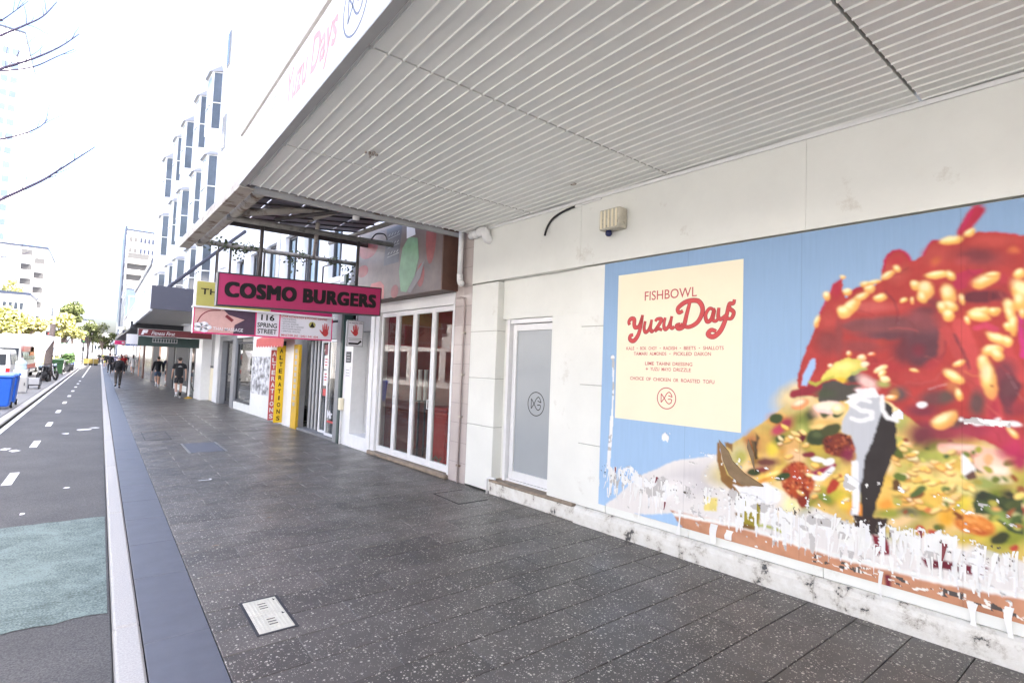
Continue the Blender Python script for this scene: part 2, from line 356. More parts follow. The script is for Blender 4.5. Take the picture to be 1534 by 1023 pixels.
ART = [
('P',[4128,203,3826,468,3569,703,3173,921,2680,1061,1975,1110,550,1039,556,407,1088,361,1720,384,2478,429,3160,403,3557,298],(219,215,211)),
('G',[2948,762,-394,137,-35,-158],(200,196,196)),
('G',[3242,606,-285,124,-34,-97],(230,226,222)),
('P',[3199,421,2479,453,1720,410,1088,416,555,473,559,87,1089,84,1719,160,2414,198,3009,238],(192,143,114)),
('G',[808,237,-241,1,19,-91],(172,122,94)),
('G',[2539,324,-335,-28,16,-50],(200,154,126)),
('S',[3145,394,2478,441,1720,405,1088,416,616,461],(232,228,222),23),
('P',[2648,1116,2430,1279,2197,1481,1980,1670,1777,1819,1496,1934,543,1759,554,664,977,734,1493,652,1972,777,2425,949],(212,182,112)),
('G',[1782,1677,-128,-3,7,-112],(222,135,56)),
('G',[1568,1547,-107,-7,11,-99],(230,195,96)),
('G',[1284,1735,-129,-16,10,-83],(215,181,76)),
('G',[1000,1137,-133,13,5,-93],(219,133,54)),
('G',[1407,1402,-93,148,-57,-47],(225,204,149)),
('G',[1282,751,-145,92,-29,-99],(171,165,86)),
('G',[1449,901,-97,-15,14,-56],(162,155,69)),
('G',[1476,1669,-56,-38,28,-54],(231,206,98)),
('G',[2171,1208,-109,31,-13,-81],(246,217,164)),
('G',[2131,1424,-127,-18,15,-71],(230,148,71)),
('G',[698,907,-167,93,-16,-96],(232,206,153)),
('G',[569,1376,-49,82,-26,-30],(231,198,88)),
('G',[2063,1267,-259,-26,22,-115],(162,154,69)),
('G',[1430,1800,-74,50,-24,-51],(223,200,91)),
('G',[920,1524,-70,-73,48,-76],(225,144,69)),
('G',[1391,956,-161,-81,43,-94],(237,206,97)),
('G',[1361,1389,-48,35,-20,-44],(228,199,154)),
('G',[980,1444,-81,124,-67,-71],(158,152,75)),
('G',[787,1291,-101,174,-51,-50],(164,163,81)),
('G',[587,1431,-110,-64,23,-66],(235,210,105)),
('G',[1099,1051,-82,-118,59,-68],(223,192,98)),
('G',[1110,1171,-119,-126,68,-97],(209,182,81)),
('G',[1773,1028,-126,-53,55,-120],(177,164,87)),
('G',[725,1770,-54,-70,29,-41],(231,195,91)),
('G',[1165,1761,-91,-2,3,-54],(174,168,85)),
('G',[1381,1071,-221,71,-11,-107],(230,201,97)),
('G',[635,1028,-160,156,-35,-81],(231,201,100)),
('G',[1090,1732,-189,169,-50,-92],(147,152,70)),
('G',[2183,1154,-134,122,-61,-75],(203,122,46)),
('G',[1015,1390,-60,-104,56,-57],(166,168,79)),
('G',[885,1566,-48,-70,32,-39],(233,207,157)),
('G',[1773,1465,-109,-119,83,-93],(249,225,168)),
('G',[752,1331,-61,-94,40,-49],(234,215,167)),
('G',[589,1606,-93,-27,11,-55],(220,186,84)),
('G',[1295,1649,-121,167,-53,-55],(240,218,169)),
('G',[1819,1567,-70,-73,49,-57],(221,188,85)),
('G',[1946,1645,-100,-98,41,-49],(240,208,159)),
('G',[1687,1392,-111,197,-100,-64],(224,200,147)),
('G',[1882,823,-103,151,-53,-38],(140,138,58)),
('G',[1145,1815,-172,196,-64,-88],(245,217,165)),
('G',[1166,1725,-192,5,3,-113],(245,212,166)),
('G',[847,808,-144,-39,25,-87],(209,185,84)),
('G',[1658,1198,-61,5,3,-57],(220,198,94)),
('G',[1390,1110,-97,-45,42,-98],(248,216,171)),
('G',[2001,809,-133,202,-71,-46],(244,218,163)),
('G',[945,1512,-50,90,-53,-47],(245,220,173)),
('G',[1004,1533,-73,-150,56,-48],(216,190,84)),
('G',[2417,983,-371,151,-39,-143],(209,186,77)),
('G',[1695,947,-102,140,-69,-59],(212,128,45)),
('G',[1499,1456,-83,48,-20,-56],(204,125,40)),
('G',[657,1005,-116,70,-19,-96],(236,202,161)),
('G',[928,749,-60,-11,17,-66],(216,189,81)),
('G',[722,859,-93,-144,53,-66],(227,204,97)),
('G',[931,1038,-40,-57,41,-50],(215,184,80)),
('G',[955,1022,-89,22,-2,-75],(226,195,149)),
('G',[833,1187,-82,-51,31,-72],(222,195,148)),
('G',[1933,957,-263,101,-24,-126],(239,214,169)),
('G',[1400,1049,-141,16,4,-80],(218,183,82)),
('G',[1539,1436,-182,228,-72,-76],(245,215,166)),
('G',[658,858,-160,167,-36,-77],(138,146,58)),
('G',[813,986,-123,218,-59,-53],(110,126,39)),
('G',[1152,1162,-98,152,-48,-45],(237,209,157)),
('G',[1831,1157,-180,-174,92,-111],(171,156,79)),
('G',[1109,1860,-114,-42,15,-61],(144,147,60)),
('G',[1561,849,-118,-48,28,-66],(146,139,64)),
('G',[2007,1541,-110,-152,97,-83],(177,162,87)),
('G',[1572,803,-95,-30,25,-66],(227,146,62)),
('G',[1083,1390,-76,89,-38,-53],(111,127,50)),
('G',[1276,797,-133,99,-25,-65],(226,195,148)),
('G',[1508,1422,-169,-36,26,-112],(237,200,96)),
('G',[695,1493,-111,-25,12,-63],(244,221,164)),
('G',[984,1096,-126,230,-64,-52],(217,184,83)),
('G',[825,1762,-45,-74,49,-54],(247,220,167)),
('G',[1789,1326,-114,107,-65,-89],(214,184,85)),
('G',[2361,1007,-189,150,-68,-95],(238,206,159)),
('G',[897,887,-111,97,-34,-82],(234,203,153)),
('G',[1972,1661,-229,108,-46,-123],(226,203,154)),
('G',[2350,1071,-53,-46,45,-51],(239,200,99)),
('G',[587,1188,-91,-106,54,-87],(175,164,77)),
('G',[1133,902,-70,46,-19,-65],(117,132,51)),
('G',[2285,1211,-166,22,-2,-138],(200,160,90)),
('G',[2389,1197,-81,11,-1,-105],(180,120,80)),
('G',[2508,1098,-91,-19,36,-106],(206,196,150)),
('G',[2483,1066,-60,9,-1,-71],(176,170,90)),
('G',[2141,1252,-75,10,-1,-67],(120,130,70)),
('G',[2206,1176,-55,8,-1,-68],(220,200,80)),
('G',[2045,1232,-93,13,-1,-77],(214,170,110)),
('G',[2013,1137,-92,14,-1,-66],(226,190,150)),
('G',[2261,1054,-132,21,-1,-46],(110,60,60)),
('G',[2316,964,-121,42,-9,-44],(130,50,60)),
('G',[2100,1403,-77,65,-31,-42],(150,50,80)),
('G',[2164,1340,-56,40,-22,-36],(190,70,100)),
('G',[1953,1418,-89,-7,19,-121],(130,140,70)),
('G',[1893,1500,-59,5,0,-65],(70,75,50)),
('G',[1973,1340,-51,6,-1,-76],(190,190,110)),
('G',[1795,1541,-104,9,0,-64],(226,180,160)),
('G',[1795,1446,-114,12,0,-48],(220,180,110)),
('G',[1804,1413,-105,11,0,-23],(240,206,140)),
('E',[1843,1323,-91,20,-6,-68],(66,76,50)),
('G',[1852,1343,-49,6,0,-32],(96,106,70)),
('E',[2131,1265,-48,-3,6,-38],(84,100,56)),
('E',[1690,1279,-121,-8,15,-99],(128,62,46)),
('E',[1686,1271,-9,-6,4,-7],(173,98,60)),
('E',[1777,1222,2,-17,5,0],(104,46,38)),
('E',[1712,1266,-4,-16,8,-3],(175,92,63)),
('E',[1697,1319,-2,-8,8,-3],(161,80,49)),
('E',[1605,1285,-14,-3,2,-9],(193,115,75)),
('E',[1675,1261,9,-9,4,6],(107,33,38)),
('E',[1725,1209,9,-14,3,2],(117,49,45)),
('E',[1663,1224,13,-5,1,4],(102,38,38)),
('E',[1671,1293,-13,0,1,-8],(180,99,62)),
('E',[1715,1220,7,-15,5,2],(92,39,48)),
('E',[1766,1256,13,-10,4,7],(88,39,39)),
('E',[1664,1344,-13,-5,2,-4],(197,113,79)),
('E',[1772,1206,9,-1,0,9],(156,75,51)),
('E',[1649,1304,-16,-2,2,-9],(190,111,76)),
('E',[1626,1323,-1,-11,8,-2],(190,111,72)),
('E',[1766,1227,-4,-10,5,-3],(179,100,59)),
('E',[1630,1336,-13,-3,2,-9],(101,49,49)),
('E',[1649,1243,3,-9,4,1],(154,76,54)),
('E',[1614,1353,12,-15,5,5],(101,33,30)),
('E',[1656,1304,-10,1,0,-8],(159,86,58)),
('E',[1744,1246,8,-6,3,5],(104,31,26)),
('E',[1614,1249,-5,-17,7,-3],(198,126,89)),
('E',[1764,1309,0,-16,6,-1],(116,55,50)),
('E',[1687,1258,2,-18,4,0],(96,35,30)),
('E',[1757,1335,-6,-8,4,-4],(176,97,70)),
('E',[1744,1229,8,-19,4,2],(98,33,27)),
('E',[1741,1204,9,-15,6,4],(195,115,79)),
('E',[1628,1297,-17,-3,2,-9],(154,78,43)),
('E',[1630,1215,3,-10,5,1],(108,57,57)),
('E',[1612,1298,15,-10,3,7],(106,60,59)),
('E',[1759,1225,-14,0,0,-5],(153,71,41)),
('E',[1666,1279,9,-15,5,4],(148,70,47)),
('E',[1644,1363,8,-3,2,8],(82,29,28)),
('E',[1630,1354,6,-15,7,3],(185,112,72)),
('E',[1708,1226,10,-4,1,6],(164,88,66)),
('E',[1799,1267,-4,-15,4,-2],(92,44,40)),
('E',[1781,1299,-11,-13,5,-5],(79,32,34)),
('E',[1609,1289,-10,-6,4,-7],(103,46,47)),
('E',[1633,1218,-15,-8,2,-5],(164,84,51)),
('E',[1706,1252,12,-16,6,5],(102,51,52)),
('E',[1624,1326,-8,-8,5,-7],(86,35,34)),
('E',[1604,1276,-2,-14,7,-2],(180,103,63)),
('E',[1634,1243,-14,-9,3,-5],(200,118,81)),
('E',[1594,1305,-10,-9,3,-5],(107,42,29)),
('E',[1718,1310,-5,-8,4,-3],(185,109,66)),
('E',[1670,1228,6,-6,3,4],(111,43,36)),
('E',[1749,1307,-4,-17,8,-3],(107,55,57)),
('E',[1746,1327,-9,-3,2,-5],(92,34,37)),
('E',[1670,1358,-3,-15,5,-2],(86,30,32)),
('E',[1614,1351,9,-7,2,3],(147,67,45)),
('E',[1613,1314,1,-10,6,0],(97,47,44)),
('E',[1786,1218,-3,-10,7,-4],(167,91,59)),
('E',[1711,1261,3,-9,7,3],(188,110,73)),
('E',[1582,1320,-2,-20,8,-2],(102,36,30)),
('E',[1776,1254,-5,-9,8,-5],(93,43,39)),
('E',[1655,1331,-6,-17,5,-3],(205,123,88)),
('E',[1669,1334,-1,-16,5,-1],(163,92,64)),
('E',[1592,1264,-15,-6,3,-8],(188,108,80)),
('E',[1722,1313,-6,-6,3,-4],(88,43,42)),
('E',[1636,1212,7,-15,6,3],(183,101,65)),
('G',[1625,1206,-54,8,0,-72],(140,50,80)),
('G',[1831,1048,-101,47,-8,-29],(150,46,84)),
('S',[1910,1002,1812,1062,1717,1119],(150,40,84),16),
('G',[2237,933,-137,59,-12,-44],(236,196,96)),
('G',[2281,890,-95,49,-7,-20],(214,150,70)),
('G',[2204,961,-63,27,-4,-15],(246,222,150)),
('G',[2456,882,-62,-24,20,-38],(226,170,110)),
('G',[1735,960,-111,21,0,-83],(224,186,96)),
('G',[1642,1019,-54,10,-1,-123],(236,206,120)),
('G',[1706,883,-99,1,9,-63],(190,180,70)),
('G',[1791,897,-71,-14,13,-42],(170,160,70)),
('G',[1651,833,-54,12,0,-81],(220,190,80)),
('G',[1762,830,-49,-21,19,-40],(150,150,60)),
('E',[2000,942,-119,81,-66,-134],(172,82,50)),
('E',[1948,812,-50,10,-1,-86],(140,58,44)),
('E',[2108,867,-12,-9,4,-5],(149,61,43)),
('E',[2020,1011,6,-8,6,5],(159,72,51)),
('E',[1961,1028,-13,-1,2,-11],(219,154,109)),
('E',[1938,990,-1,-23,7,-2],(139,50,25)),
('E',[1954,1021,10,-12,5,5],(142,53,29)),
('E',[2017,851,14,-4,0,6],(182,93,51)),
('E',[1963,830,-8,-1,3,-11],(203,118,75)),
('E',[2033,906,-1,-7,9,-3],(218,131,87)),
('E',[2073,1021,-13,-8,5,-8],(120,55,47)),
('E',[2034,913,20,-13,2,4],(158,67,46)),
('E',[2061,890,13,-5,2,8],(206,125,80)),
('E',[2090,864,7,-13,4,2],(196,105,62)),
('E',[2034,911,-15,-5,2,-6],(199,121,80)),
('E',[1966,1004,-5,-6,5,-6],(185,87,48)),
('E',[1986,1072,-20,-2,2,-9],(195,108,63)),
('E',[1902,989,3,-6,4,1],(176,88,44)),
('E',[1947,1033,2,-8,6,1],(115,53,35)),
('E',[1954,969,15,-16,5,5],(135,63,50)),
('E',[1891,908,-9,-14,8,-6],(191,100,69)),
('E',[2107,1000,-4,-9,6,-4],(156,65,46)),
('E',[2083,871,-20,1,1,-10],(162,71,46)),
('E',[1937,1063,-8,-15,8,-6],(206,121,81)),
('E',[2023,1088,-4,-11,4,-2],(162,69,50)),
('E',[2088,954,-4,-12,4,-2],(204,109,70)),
('E',[2046,969,6,-9,4,3],(220,154,109)),
('E',[1996,797,-6,-13,9,-6],(124,59,46)),
('E',[2018,942,6,-4,4,9],(119,56,40)),
('E',[1934,897,-14,-4,3,-8],(206,116,68)),
('E',[1929,936,15,-12,3,6],(217,136,90)),
('E',[1943,907,10,-4,1,5],(186,91,61)),
('E',[1944,957,-3,-6,5,-4],(204,104,74)),
('E',[2026,1057,-20,-7,2,-5],(220,132,91)),
('E',[1999,992,-11,-3,2,-6],(116,49,40)),
('E',[1937,1019,-18,-7,4,-9],(139,48,30)),
('E',[1981,1093,-21,2,0,-7],(203,123,76)),
('E',[2033,978,6,-9,4,2],(200,105,70)),
('E',[2000,918,13,-12,3,4],(217,153,99)),
('E',[1972,953,-16,-11,5,-8],(125,61,54)),
('E',[2057,899,-4,-9,5,-3],(126,63,49)),
('E',[1985,948,-18,-5,3,-6],(218,127,84)),
('E',[1926,932,9,-7,2,4],(199,102,63)),
('E',[1920,896,-11,-7,3,-5],(196,99,62)),
('E',[1901,953,14,-7,2,9],(197,110,72)),
('E',[2016,939,20,-12,3,6],(213,147,92)),
('E',[2029,1048,20,-8,1,6],(176,83,51)),
('E',[1911,1029,19,-10,2,7],(234,160,114)),
('E',[2090,947,-5,-4,7,-9],(138,53,35)),
('E',[1886,946,15,-12,3,5],(186,96,57)),
('E',[1958,915,3,-11,7,1],(205,142,93)),
('E',[1992,872,-6,-16,7,-4],(217,133,93)),
('E',[2077,944,-11,-18,8,-6],(161,74,50)),
('E',[1933,963,-7,-10,6,-5],(167,72,52)),
('E',[2051,1002,-3,-15,5,-2],(191,101,63)),
('E',[1920,959,7,-2,1,10],(194,106,66)),
('E',[2013,829,-15,-13,6,-7],(173,79,42)),
('E',[2029,886,7,-3,3,10],(209,142,91)),
('E',[2117,931,-15,-15,6,-7],(210,128,86)),
('E',[1986,852,14,-8,2,6],(222,151,104)),
('E',[1984,838,-12,2,0,-8],(215,138,92)),
('E',[2013,798,-10,1,0,-5],(181,85,43)),
('E',[2062,865,-14,-10,3,-5],(149,56,34)),
('E',[2051,985,18,-13,2,4],(114,44,35)),
('E',[2034,910,-12,-3,3,-8],(133,62,55)),
('E',[1936,1039,-2,-13,7,-2],(213,144,97)),
('E',[2047,811,-4,-20,7,-3],(154,62,39)),
('E',[1987,808,4,-12,10,2],(159,74,56)),
('E',[1974,945,15,-7,2,7],(226,151,105)),
('E',[2032,1024,-6,-11,7,-5],(211,122,81)),
('E',[2075,861,16,-5,1,10],(119,51,38)),
('E',[2040,1059,-3,-7,6,-4],(215,127,91)),
('E',[2043,1064,-6,-22,9,-4],(153,59,44)),
('E',[2026,918,3,-17,5,0],(206,122,85)),
('E',[2113,970,-13,2,0,-5],(197,114,67)),
('E',[2056,1022,-7,-22,8,-4],(196,112,63)),
('E',[1897,894,-3,-14,7,-3],(212,126,78)),
('E',[1995,864,6,-4,3,7],(174,87,42)),
('E',[1985,851,-18,0,1,-5],(138,59,36)),
('E',[2045,800,6,-21,6,1],(129,65,55)),
('E',[2069,980,-13,1,1,-9],(135,49,23)),
('E',[1945,1017,11,-7,2,6],(212,143,104)),
('E',[2036,875,-7,-5,4,-5],(195,118,69)),
('E',[1963,900,2,-16,9,0],(132,56,47)),
('E',[2014,1032,22,-7,1,6],(185,91,56)),
('E',[1908,961,1,-14,10,-1],(120,56,39)),
('E',[2091,935,-4,-10,9,-5],(175,90,52)),
('E',[1992,1016,-9,-1,2,-10],(231,155,114)),
('E',[1945,910,-9,-17,6,-4],(131,61,44)),
('E',[2004,916,-8,-15,7,-5],(108,36,31)),
('E',[2095,838,-5,-5,5,-5],(198,99,61)),
('E',[1972,890,-11,1,1,-7],(228,154,104)),
('E',[2090,924,5,-23,8,1],(197,112,71)),
('E',[1936,1036,9,-17,8,4],(211,134,88)),
('E',[1914,894,11,-9,4,7],(219,155,104)),
('E',[2046,842,7,-19,9,2],(179,84,47)),
('E',[1962,973,11,-18,4,2],(183,96,54)),
('E',[2060,952,-2,-7,6,-3],(150,67,43)),
('E',[2104,909,-6,-2,3,-9],(221,157,110)),
('E',[1994,823,8,-3,1,7],(152,67,46)),
('E',[1951,898,-12,0,1,-6],(210,142,103)),
('E',[1957,865,3,-17,6,0],(197,110,60)),
('E',[2027,1086,-1,-16,5,-1],(122,47,38)),
('E',[1946,909,9,-16,7,4],(140,45,27)),
('E',[1955,878,21,-12,2,7],(141,48,30)),
('E',[2071,844,-11,-3,2,-6],(226,155,109)),
('E',[1964,1087,-22,0,1,-7],(149,58,37)),
('E',[2031,958,-3,-18,5,-2],(103,37,25)),
('E',[2002,950,16,-16,6,7],(105,35,32)),
('E',[1977,971,-5,-3,5,-10],(141,61,38)),
('E',[2078,971,-4,-15,7,-3],(205,114,76)),
('E',[2083,1022,2,-8,8,2],(221,150,107)),
('E',[1335,971,-45,-20,16,-39],(86,100,50)),
('E',[1697,1536,-39,31,-16,-26],(67,84,46)),
('E',[2364,948,-58,3,3,-32],(73,83,53)),
('E',[1058,791,-33,8,0,-22],(104,113,59)),
('E',[1045,1157,-48,12,-2,-41],(88,95,43)),
('E',[1212,1619,-47,13,-3,-26],(103,114,63)),
('E',[736,1719,-36,-28,14,-30],(101,117,67)),
('E',[625,1001,-18,31,-10,-10],(182,70,59)),
('E',[1976,1316,-25,-41,33,-26],(104,35,48)),
('E',[2118,950,-62,28,-8,-29],(69,87,53)),
('E',[1910,1172,-54,10,-1,-23],(133,55,63)),
('E',[824,1013,-28,38,-13,-17],(120,48,48)),
('E',[1768,1569,-48,79,-34,-24],(81,87,56)),
('E',[636,1532,-28,28,-9,-20],(73,74,43)),
('E',[1071,1544,-34,26,-10,-21],(188,78,64)),
('E',[676,753,-21,10,-2,-18],(188,81,66)),
('E',[1053,1501,-64,5,1,-37],(66,74,39)),
('E',[1749,1395,-77,33,-12,-45],(83,85,53)),
('E',[714,1047,-28,-19,11,-24],(68,84,47)),
('E',[1255,950,-37,41,-21,-30],(96,110,58)),
('E',[592,1049,-43,-42,15,-28],(158,168,86)),
('E',[2178,1444,-62,20,-9,-42],(78,91,54)),
('E',[1248,863,-24,-3,5,-20],(104,111,58)),
('E',[937,1031,-43,28,-7,-24],(109,116,67)),
('E',[1793,845,-44,-13,11,-29],(135,147,70)),
('E',[786,1456,-30,-12,7,-25],(181,71,47)),
('E',[1168,744,-29,-4,8,-31],(198,91,73)),
('E',[629,1774,-22,-9,4,-17],(141,149,75)),
('E',[641,1124,-23,27,-8,-14],(64,75,45)),
('E',[743,796,-47,33,-8,-31],(71,75,50)),
('E',[692,1426,-21,45,-13,-10],(85,96,47)),
('E',[629,1123,-22,21,-7,-18],(111,41,48)),
('E',[867,1281,-39,-66,25,-27],(76,87,56)),
('E',[705,1730,-48,10,-2,-32],(176,70,49)),
('E',[1523,1244,-48,-16,8,-24],(90,96,44)),
('E',[1391,1391,-59,22,-7,-37],(119,47,55)),
('E',[1387,1577,-19,37,-22,-15],(133,152,72)),
('E',[2019,991,-39,-60,33,-26],(181,80,54)),
('E',[723,966,-22,21,-8,-19],(106,118,71)),
('E',[614,1597,-22,5,-1,-24],(153,166,85)),
('E',[989,1372,-20,-36,17,-17],(131,60,67)),
('E',[1136,1587,-59,-26,10,-30],(137,65,65)),
('E',[992,1363,-52,15,-3,-31],(149,158,80)),
('E',[1457,1398,-39,-33,19,-29],(111,50,49)),
('E',[1093,745,-35,-7,6,-21],(191,90,71)),
('E',[1722,964,-52,84,-26,-17],(179,72,54)),
('G',[1281,1500,-44,4,0,-74],(170,170,100)),
('G',[1263,1312,-49,-15,12,-41],(130,140,80)),
('G',[1161,1274,-113,-3,5,-48],(140,146,76)),
('G',[1063,1279,-94,4,3,-41],(176,176,90)),
('G',[1264,1154,-52,9,0,-63],(200,190,110)),
('G',[1120,1178,-120,7,2,-31],(190,150,90)),
('G',[1137,1093,-159,12,5,-72],(226,206,120)),
('G',[984,1152,-113,8,4,-60],(236,210,140)),
('G',[1048,980,-153,5,9,-81],(228,190,96)),
('G',[1264,913,-51,11,0,-63],(230,180,100)),
('G',[1379,941,-80,17,0,-117],(238,196,110)),
('G',[1370,879,-62,14,0,-53],(230,160,70)),
('G',[1352,819,-97,22,0,-38],(150,156,70)),
('G',[1238,856,-67,1,6,-42],(110,110,80)),
('G',[985,934,-106,24,0,-69],(224,176,80)),
('G',[1017,857,-54,13,0,-60],(226,170,60)),
('G',[819,1143,-78,6,3,-48],(150,160,90)),
('G',[748,1185,-68,-4,4,-29],(226,210,180)),
('G',[923,1074,-117,2,4,-40],(216,206,140)),
('G',[924,986,-60,13,0,-59],(216,196,80)),
('S',[1031,1344,937,1362,840,1352,747,1336],(232,186,164),42),
('G',[937,1367,-90,4,1,-22],(244,212,196)),
('G',[892,1315,-109,-4,2,-18],(206,140,120)),
('E',[790,1273,-89,-15,12,-63],(238,202,180)),
('G',[804,1309,-29,4,0,-29],(236,180,140)),
('G',[747,1242,-61,-10,5,-28],(246,222,204)),
('E',[797,1300,-20,-7,9,-32],(232,176,130)),
('P',[879,996,841,1091,777,1075,714,1060,629,1096,631,849,695,851,792,939,864,932],(74,84,56)),
('G',[749,959,-97,-47,9,-24],(130,150,84)),
('G',[722,918,-70,-38,6,-16],(150,166,96)),
('G',[667,968,-38,-10,5,-20],(196,196,140)),
('G',[756,985,-28,0,3,-19],(226,170,110)),
('G',[679,1095,-60,-2,5,-38],(50,54,44)),
('G',[834,1054,-43,9,0,-38],(60,66,52)),
('G',[721,1002,-56,-23,6,-18],(60,70,46)),
('E',[872,853,-106,-3,11,-71],(214,134,62)),
('G',[887,878,-79,1,3,-26],(232,164,90)),
('G',[850,811,-78,6,3,-25],(186,96,50)),
('E',[890,869,-14,-10,2,-3],(231,159,93)),
('E',[858,875,-10,1,0,-4],(200,112,56)),
('E',[881,820,-13,-5,1,-3],(236,154,90)),
('E',[921,810,-11,-1,1,-4],(189,98,40)),
('E',[919,859,-15,0,1,-6],(201,120,62)),
('E',[853,822,-18,-2,1,-5],(240,171,108)),
('E',[809,876,-16,0,0,-4],(216,144,73)),
('E',[894,855,-10,2,0,-5],(192,106,50)),
('E',[871,863,-15,-3,1,-4],(193,111,47)),
('E',[944,833,-17,-8,2,-5],(201,109,49)),
('E',[924,815,-8,-2,2,-5],(220,161,89)),
('E',[796,856,-17,3,0,-4],(236,153,86)),
('E',[798,857,-9,-8,2,-3],(247,181,111)),
('E',[875,799,-15,-2,1,-4],(228,163,93)),
('E',[926,848,-9,-3,1,-3],(202,110,58)),
('E',[909,811,-16,-7,2,-5],(236,171,99)),
('E',[885,799,-10,-6,2,-5],(228,155,80)),
('E',[860,833,-20,3,0,-3],(244,173,111)),
('E',[875,876,-9,-5,2,-5],(233,173,103)),
('E',[941,840,-11,2,0,-3],(238,178,106)),
('E',[859,845,-15,-9,1,-3],(206,120,59)),
('E',[883,882,-11,0,1,-5],(238,158,92)),
('E',[902,867,-15,-3,1,-3],(215,140,66)),
('E',[921,803,-10,-2,1,-5],(228,166,94)),
('E',[845,867,-13,-4,2,-5],(230,156,89)),
('E',[863,910,-15,-5,1,-4],(247,187,114)),
('E',[818,856,-12,-6,1,-3],(228,162,91)),
('E',[956,818,-9,-1,1,-3],(223,152,88)),
('E',[822,834,-11,-4,1,-4],(233,161,91)),
('E',[929,881,-12,2,0,-4],(225,159,85)),
('E',[912,839,-15,-1,1,-4],(230,168,98)),
('E',[883,892,-11,2,0,-3],(238,170,101)),
('E',[861,806,-10,2,0,-4],(195,114,49)),
('E',[896,870,-10,-3,1,-5],(240,177,104)),
('E',[1208,964,-21,8,-2,-15],(168,110,66)),
('E',[1210,970,-19,7,-2,-12],(235,184,102)),
('E',[1232,945,-43,24,-5,-21],(151,121,59)),
('E',[1235,951,-39,21,-4,-17],(232,186,98)),
('E',[1131,1178,-28,-22,10,-18],(175,109,66)),
('E',[1133,1183,-25,-20,8,-15],(248,205,119)),
('E',[1021,1184,-37,-16,8,-22],(175,116,66)),
('E',[1024,1189,-34,-14,6,-17],(248,213,150)),
('E',[1198,1285,-30,13,-4,-18],(153,129,66)),
('E',[1201,1290,-27,12,-3,-14],(251,230,181)),
('E',[1274,1018,-41,13,-2,-23],(170,115,61)),
('E',[1276,1023,-37,12,-2,-18],(243,213,144)),
('E',[1243,1084,-24,6,0,-14],(181,123,57)),
('E',[1246,1089,-21,5,0,-11],(238,191,105)),
('E',[1004,1219,-34,8,-1,-23],(184,131,58)),
('E',[1006,1224,-31,7,-1,-18],(235,196,109)),
('E',[1014,960,-30,8,-1,-24],(179,122,53)),
('E',[1017,965,-27,7,-1,-19],(237,222,181)),
('E',[1058,1209,-34,-22,10,-22],(188,127,58)),
('E',[1060,1214,-31,-20,8,-17],(243,197,112)),
('E',[982,941,-35,11,-1,-18],(201,133,66)),
('E',[984,946,-32,10,-1,-14],(247,202,116)),
('E',[1302,1198,-24,-18,8,-13],(187,123,58)),
('E',[1304,1203,-22,-16,6,-11],(243,209,146)),
('E',[1169,1098,-25,-20,9,-16],(152,127,61)),
('E',[1171,1103,-23,-18,7,-13],(240,193,102)),
('E',[1050,933,-18,-7,5,-15],(171,112,60)),
('E',[1052,938,-16,-7,4,-12],(250,202,119)),
('E',[1178,905,-36,-3,4,-19],(159,101,51)),
('E',[1181,911,-32,-2,3,-15],(233,196,105)),
('E',[907,1098,-28,10,-2,-21],(149,121,61)),
('E',[909,1103,-25,9,-2,-17],(240,193,111)),
('E',[1050,1037,-24,-2,3,-17],(201,133,68)),
('E',[1052,1043,-22,-2,2,-13],(247,205,112)),
('E',[1227,988,-33,23,-7,-19],(155,126,65)),
('E',[1230,993,-30,21,-5,-15],(237,213,142)),
('E',[1208,1014,-29,22,-9,-20],(154,122,64)),
('E',[1211,1020,-26,20,-7,-16],(246,204,110)),
('E',[1204,923,-22,16,-5,-14],(198,136,68)),
('E',[1206,928,-20,14,-4,-11],(244,209,146)),
('E',[965,1016,-32,3,2,-20],(184,126,60)),
('E',[967,1021,-29,2,1,-16],(237,201,141)),
('E',[1176,1365,-34,-2,2,-19],(190,130,58)),
('E',[1179,1371,-31,-2,2,-15],(247,200,118)),
('E',[913,1283,-39,-3,3,-24],(190,135,64)),
('E',[916,1288,-36,-3,3,-19],(243,211,143)),
('E',[1119,884,-32,-5,4,-18],(200,134,70)),
('E',[1122,889,-29,-4,3,-14],(241,209,146)),
('E',[887,1112,-18,-2,3,-15],(182,128,55)),
('E',[889,1117,-17,-2,2,-12],(247,202,117)),
('E',[1215,972,-43,17,-3,-22],(200,140,64)),
('E',[1217,978,-39,16,-2,-18],(240,208,141)),
('E',[1047,1113,-29,-1,3,-20],(161,102,54)),
('E',[1049,1119,-27,-1,2,-16],(242,208,140)),
('E',[1239,955,-29,-23,10,-17],(172,105,55)),
('E',[1241,960,-26,-21,8,-13],(238,218,177)),
('E',[1175,948,-32,-11,7,-19],(199,132,61)),
('E',[1178,953,-29,-10,5,-15],(241,206,146)),
('E',[1031,926,-37,13,-2,-22],(171,106,57)),
('E',[1033,931,-34,12,-2,-18],(234,195,104)),
('E',[1215,1138,-35,-5,4,-20],(175,117,68)),
('E',[1217,1144,-32,-5,3,-16],(238,208,135)),
('E',[994,1052,-32,21,-5,-16],(149,120,61)),
('E',[996,1057,-29,19,-4,-13],(239,209,139)),
('E',[1294,1247,-43,20,-5,-23],(156,120,59)),
('E',[1297,1252,-40,18,-4,-19],(242,210,143)),
('E',[1269,1306,-30,-4,4,-20],(159,129,60)),
('E',[1271,1311,-27,-4,3,-16],(242,208,142)),
('E',[1020,989,-20,17,-5,-11],(170,109,56)),
('E',[1022,994,-18,15,-4,-9],(246,212,141)),
('E',[993,1310,-31,21,-5,-16],(152,116,57)),
('E',[995,1316,-28,19,-4,-13],(229,199,131)),
('E',[1068,1099,-21,12,-4,-15],(184,123,52)),
('E',[1070,1105,-19,11,-3,-12],(251,204,114)),
('E',[943,1031,-15,14,-5,-11],(142,114,49)),
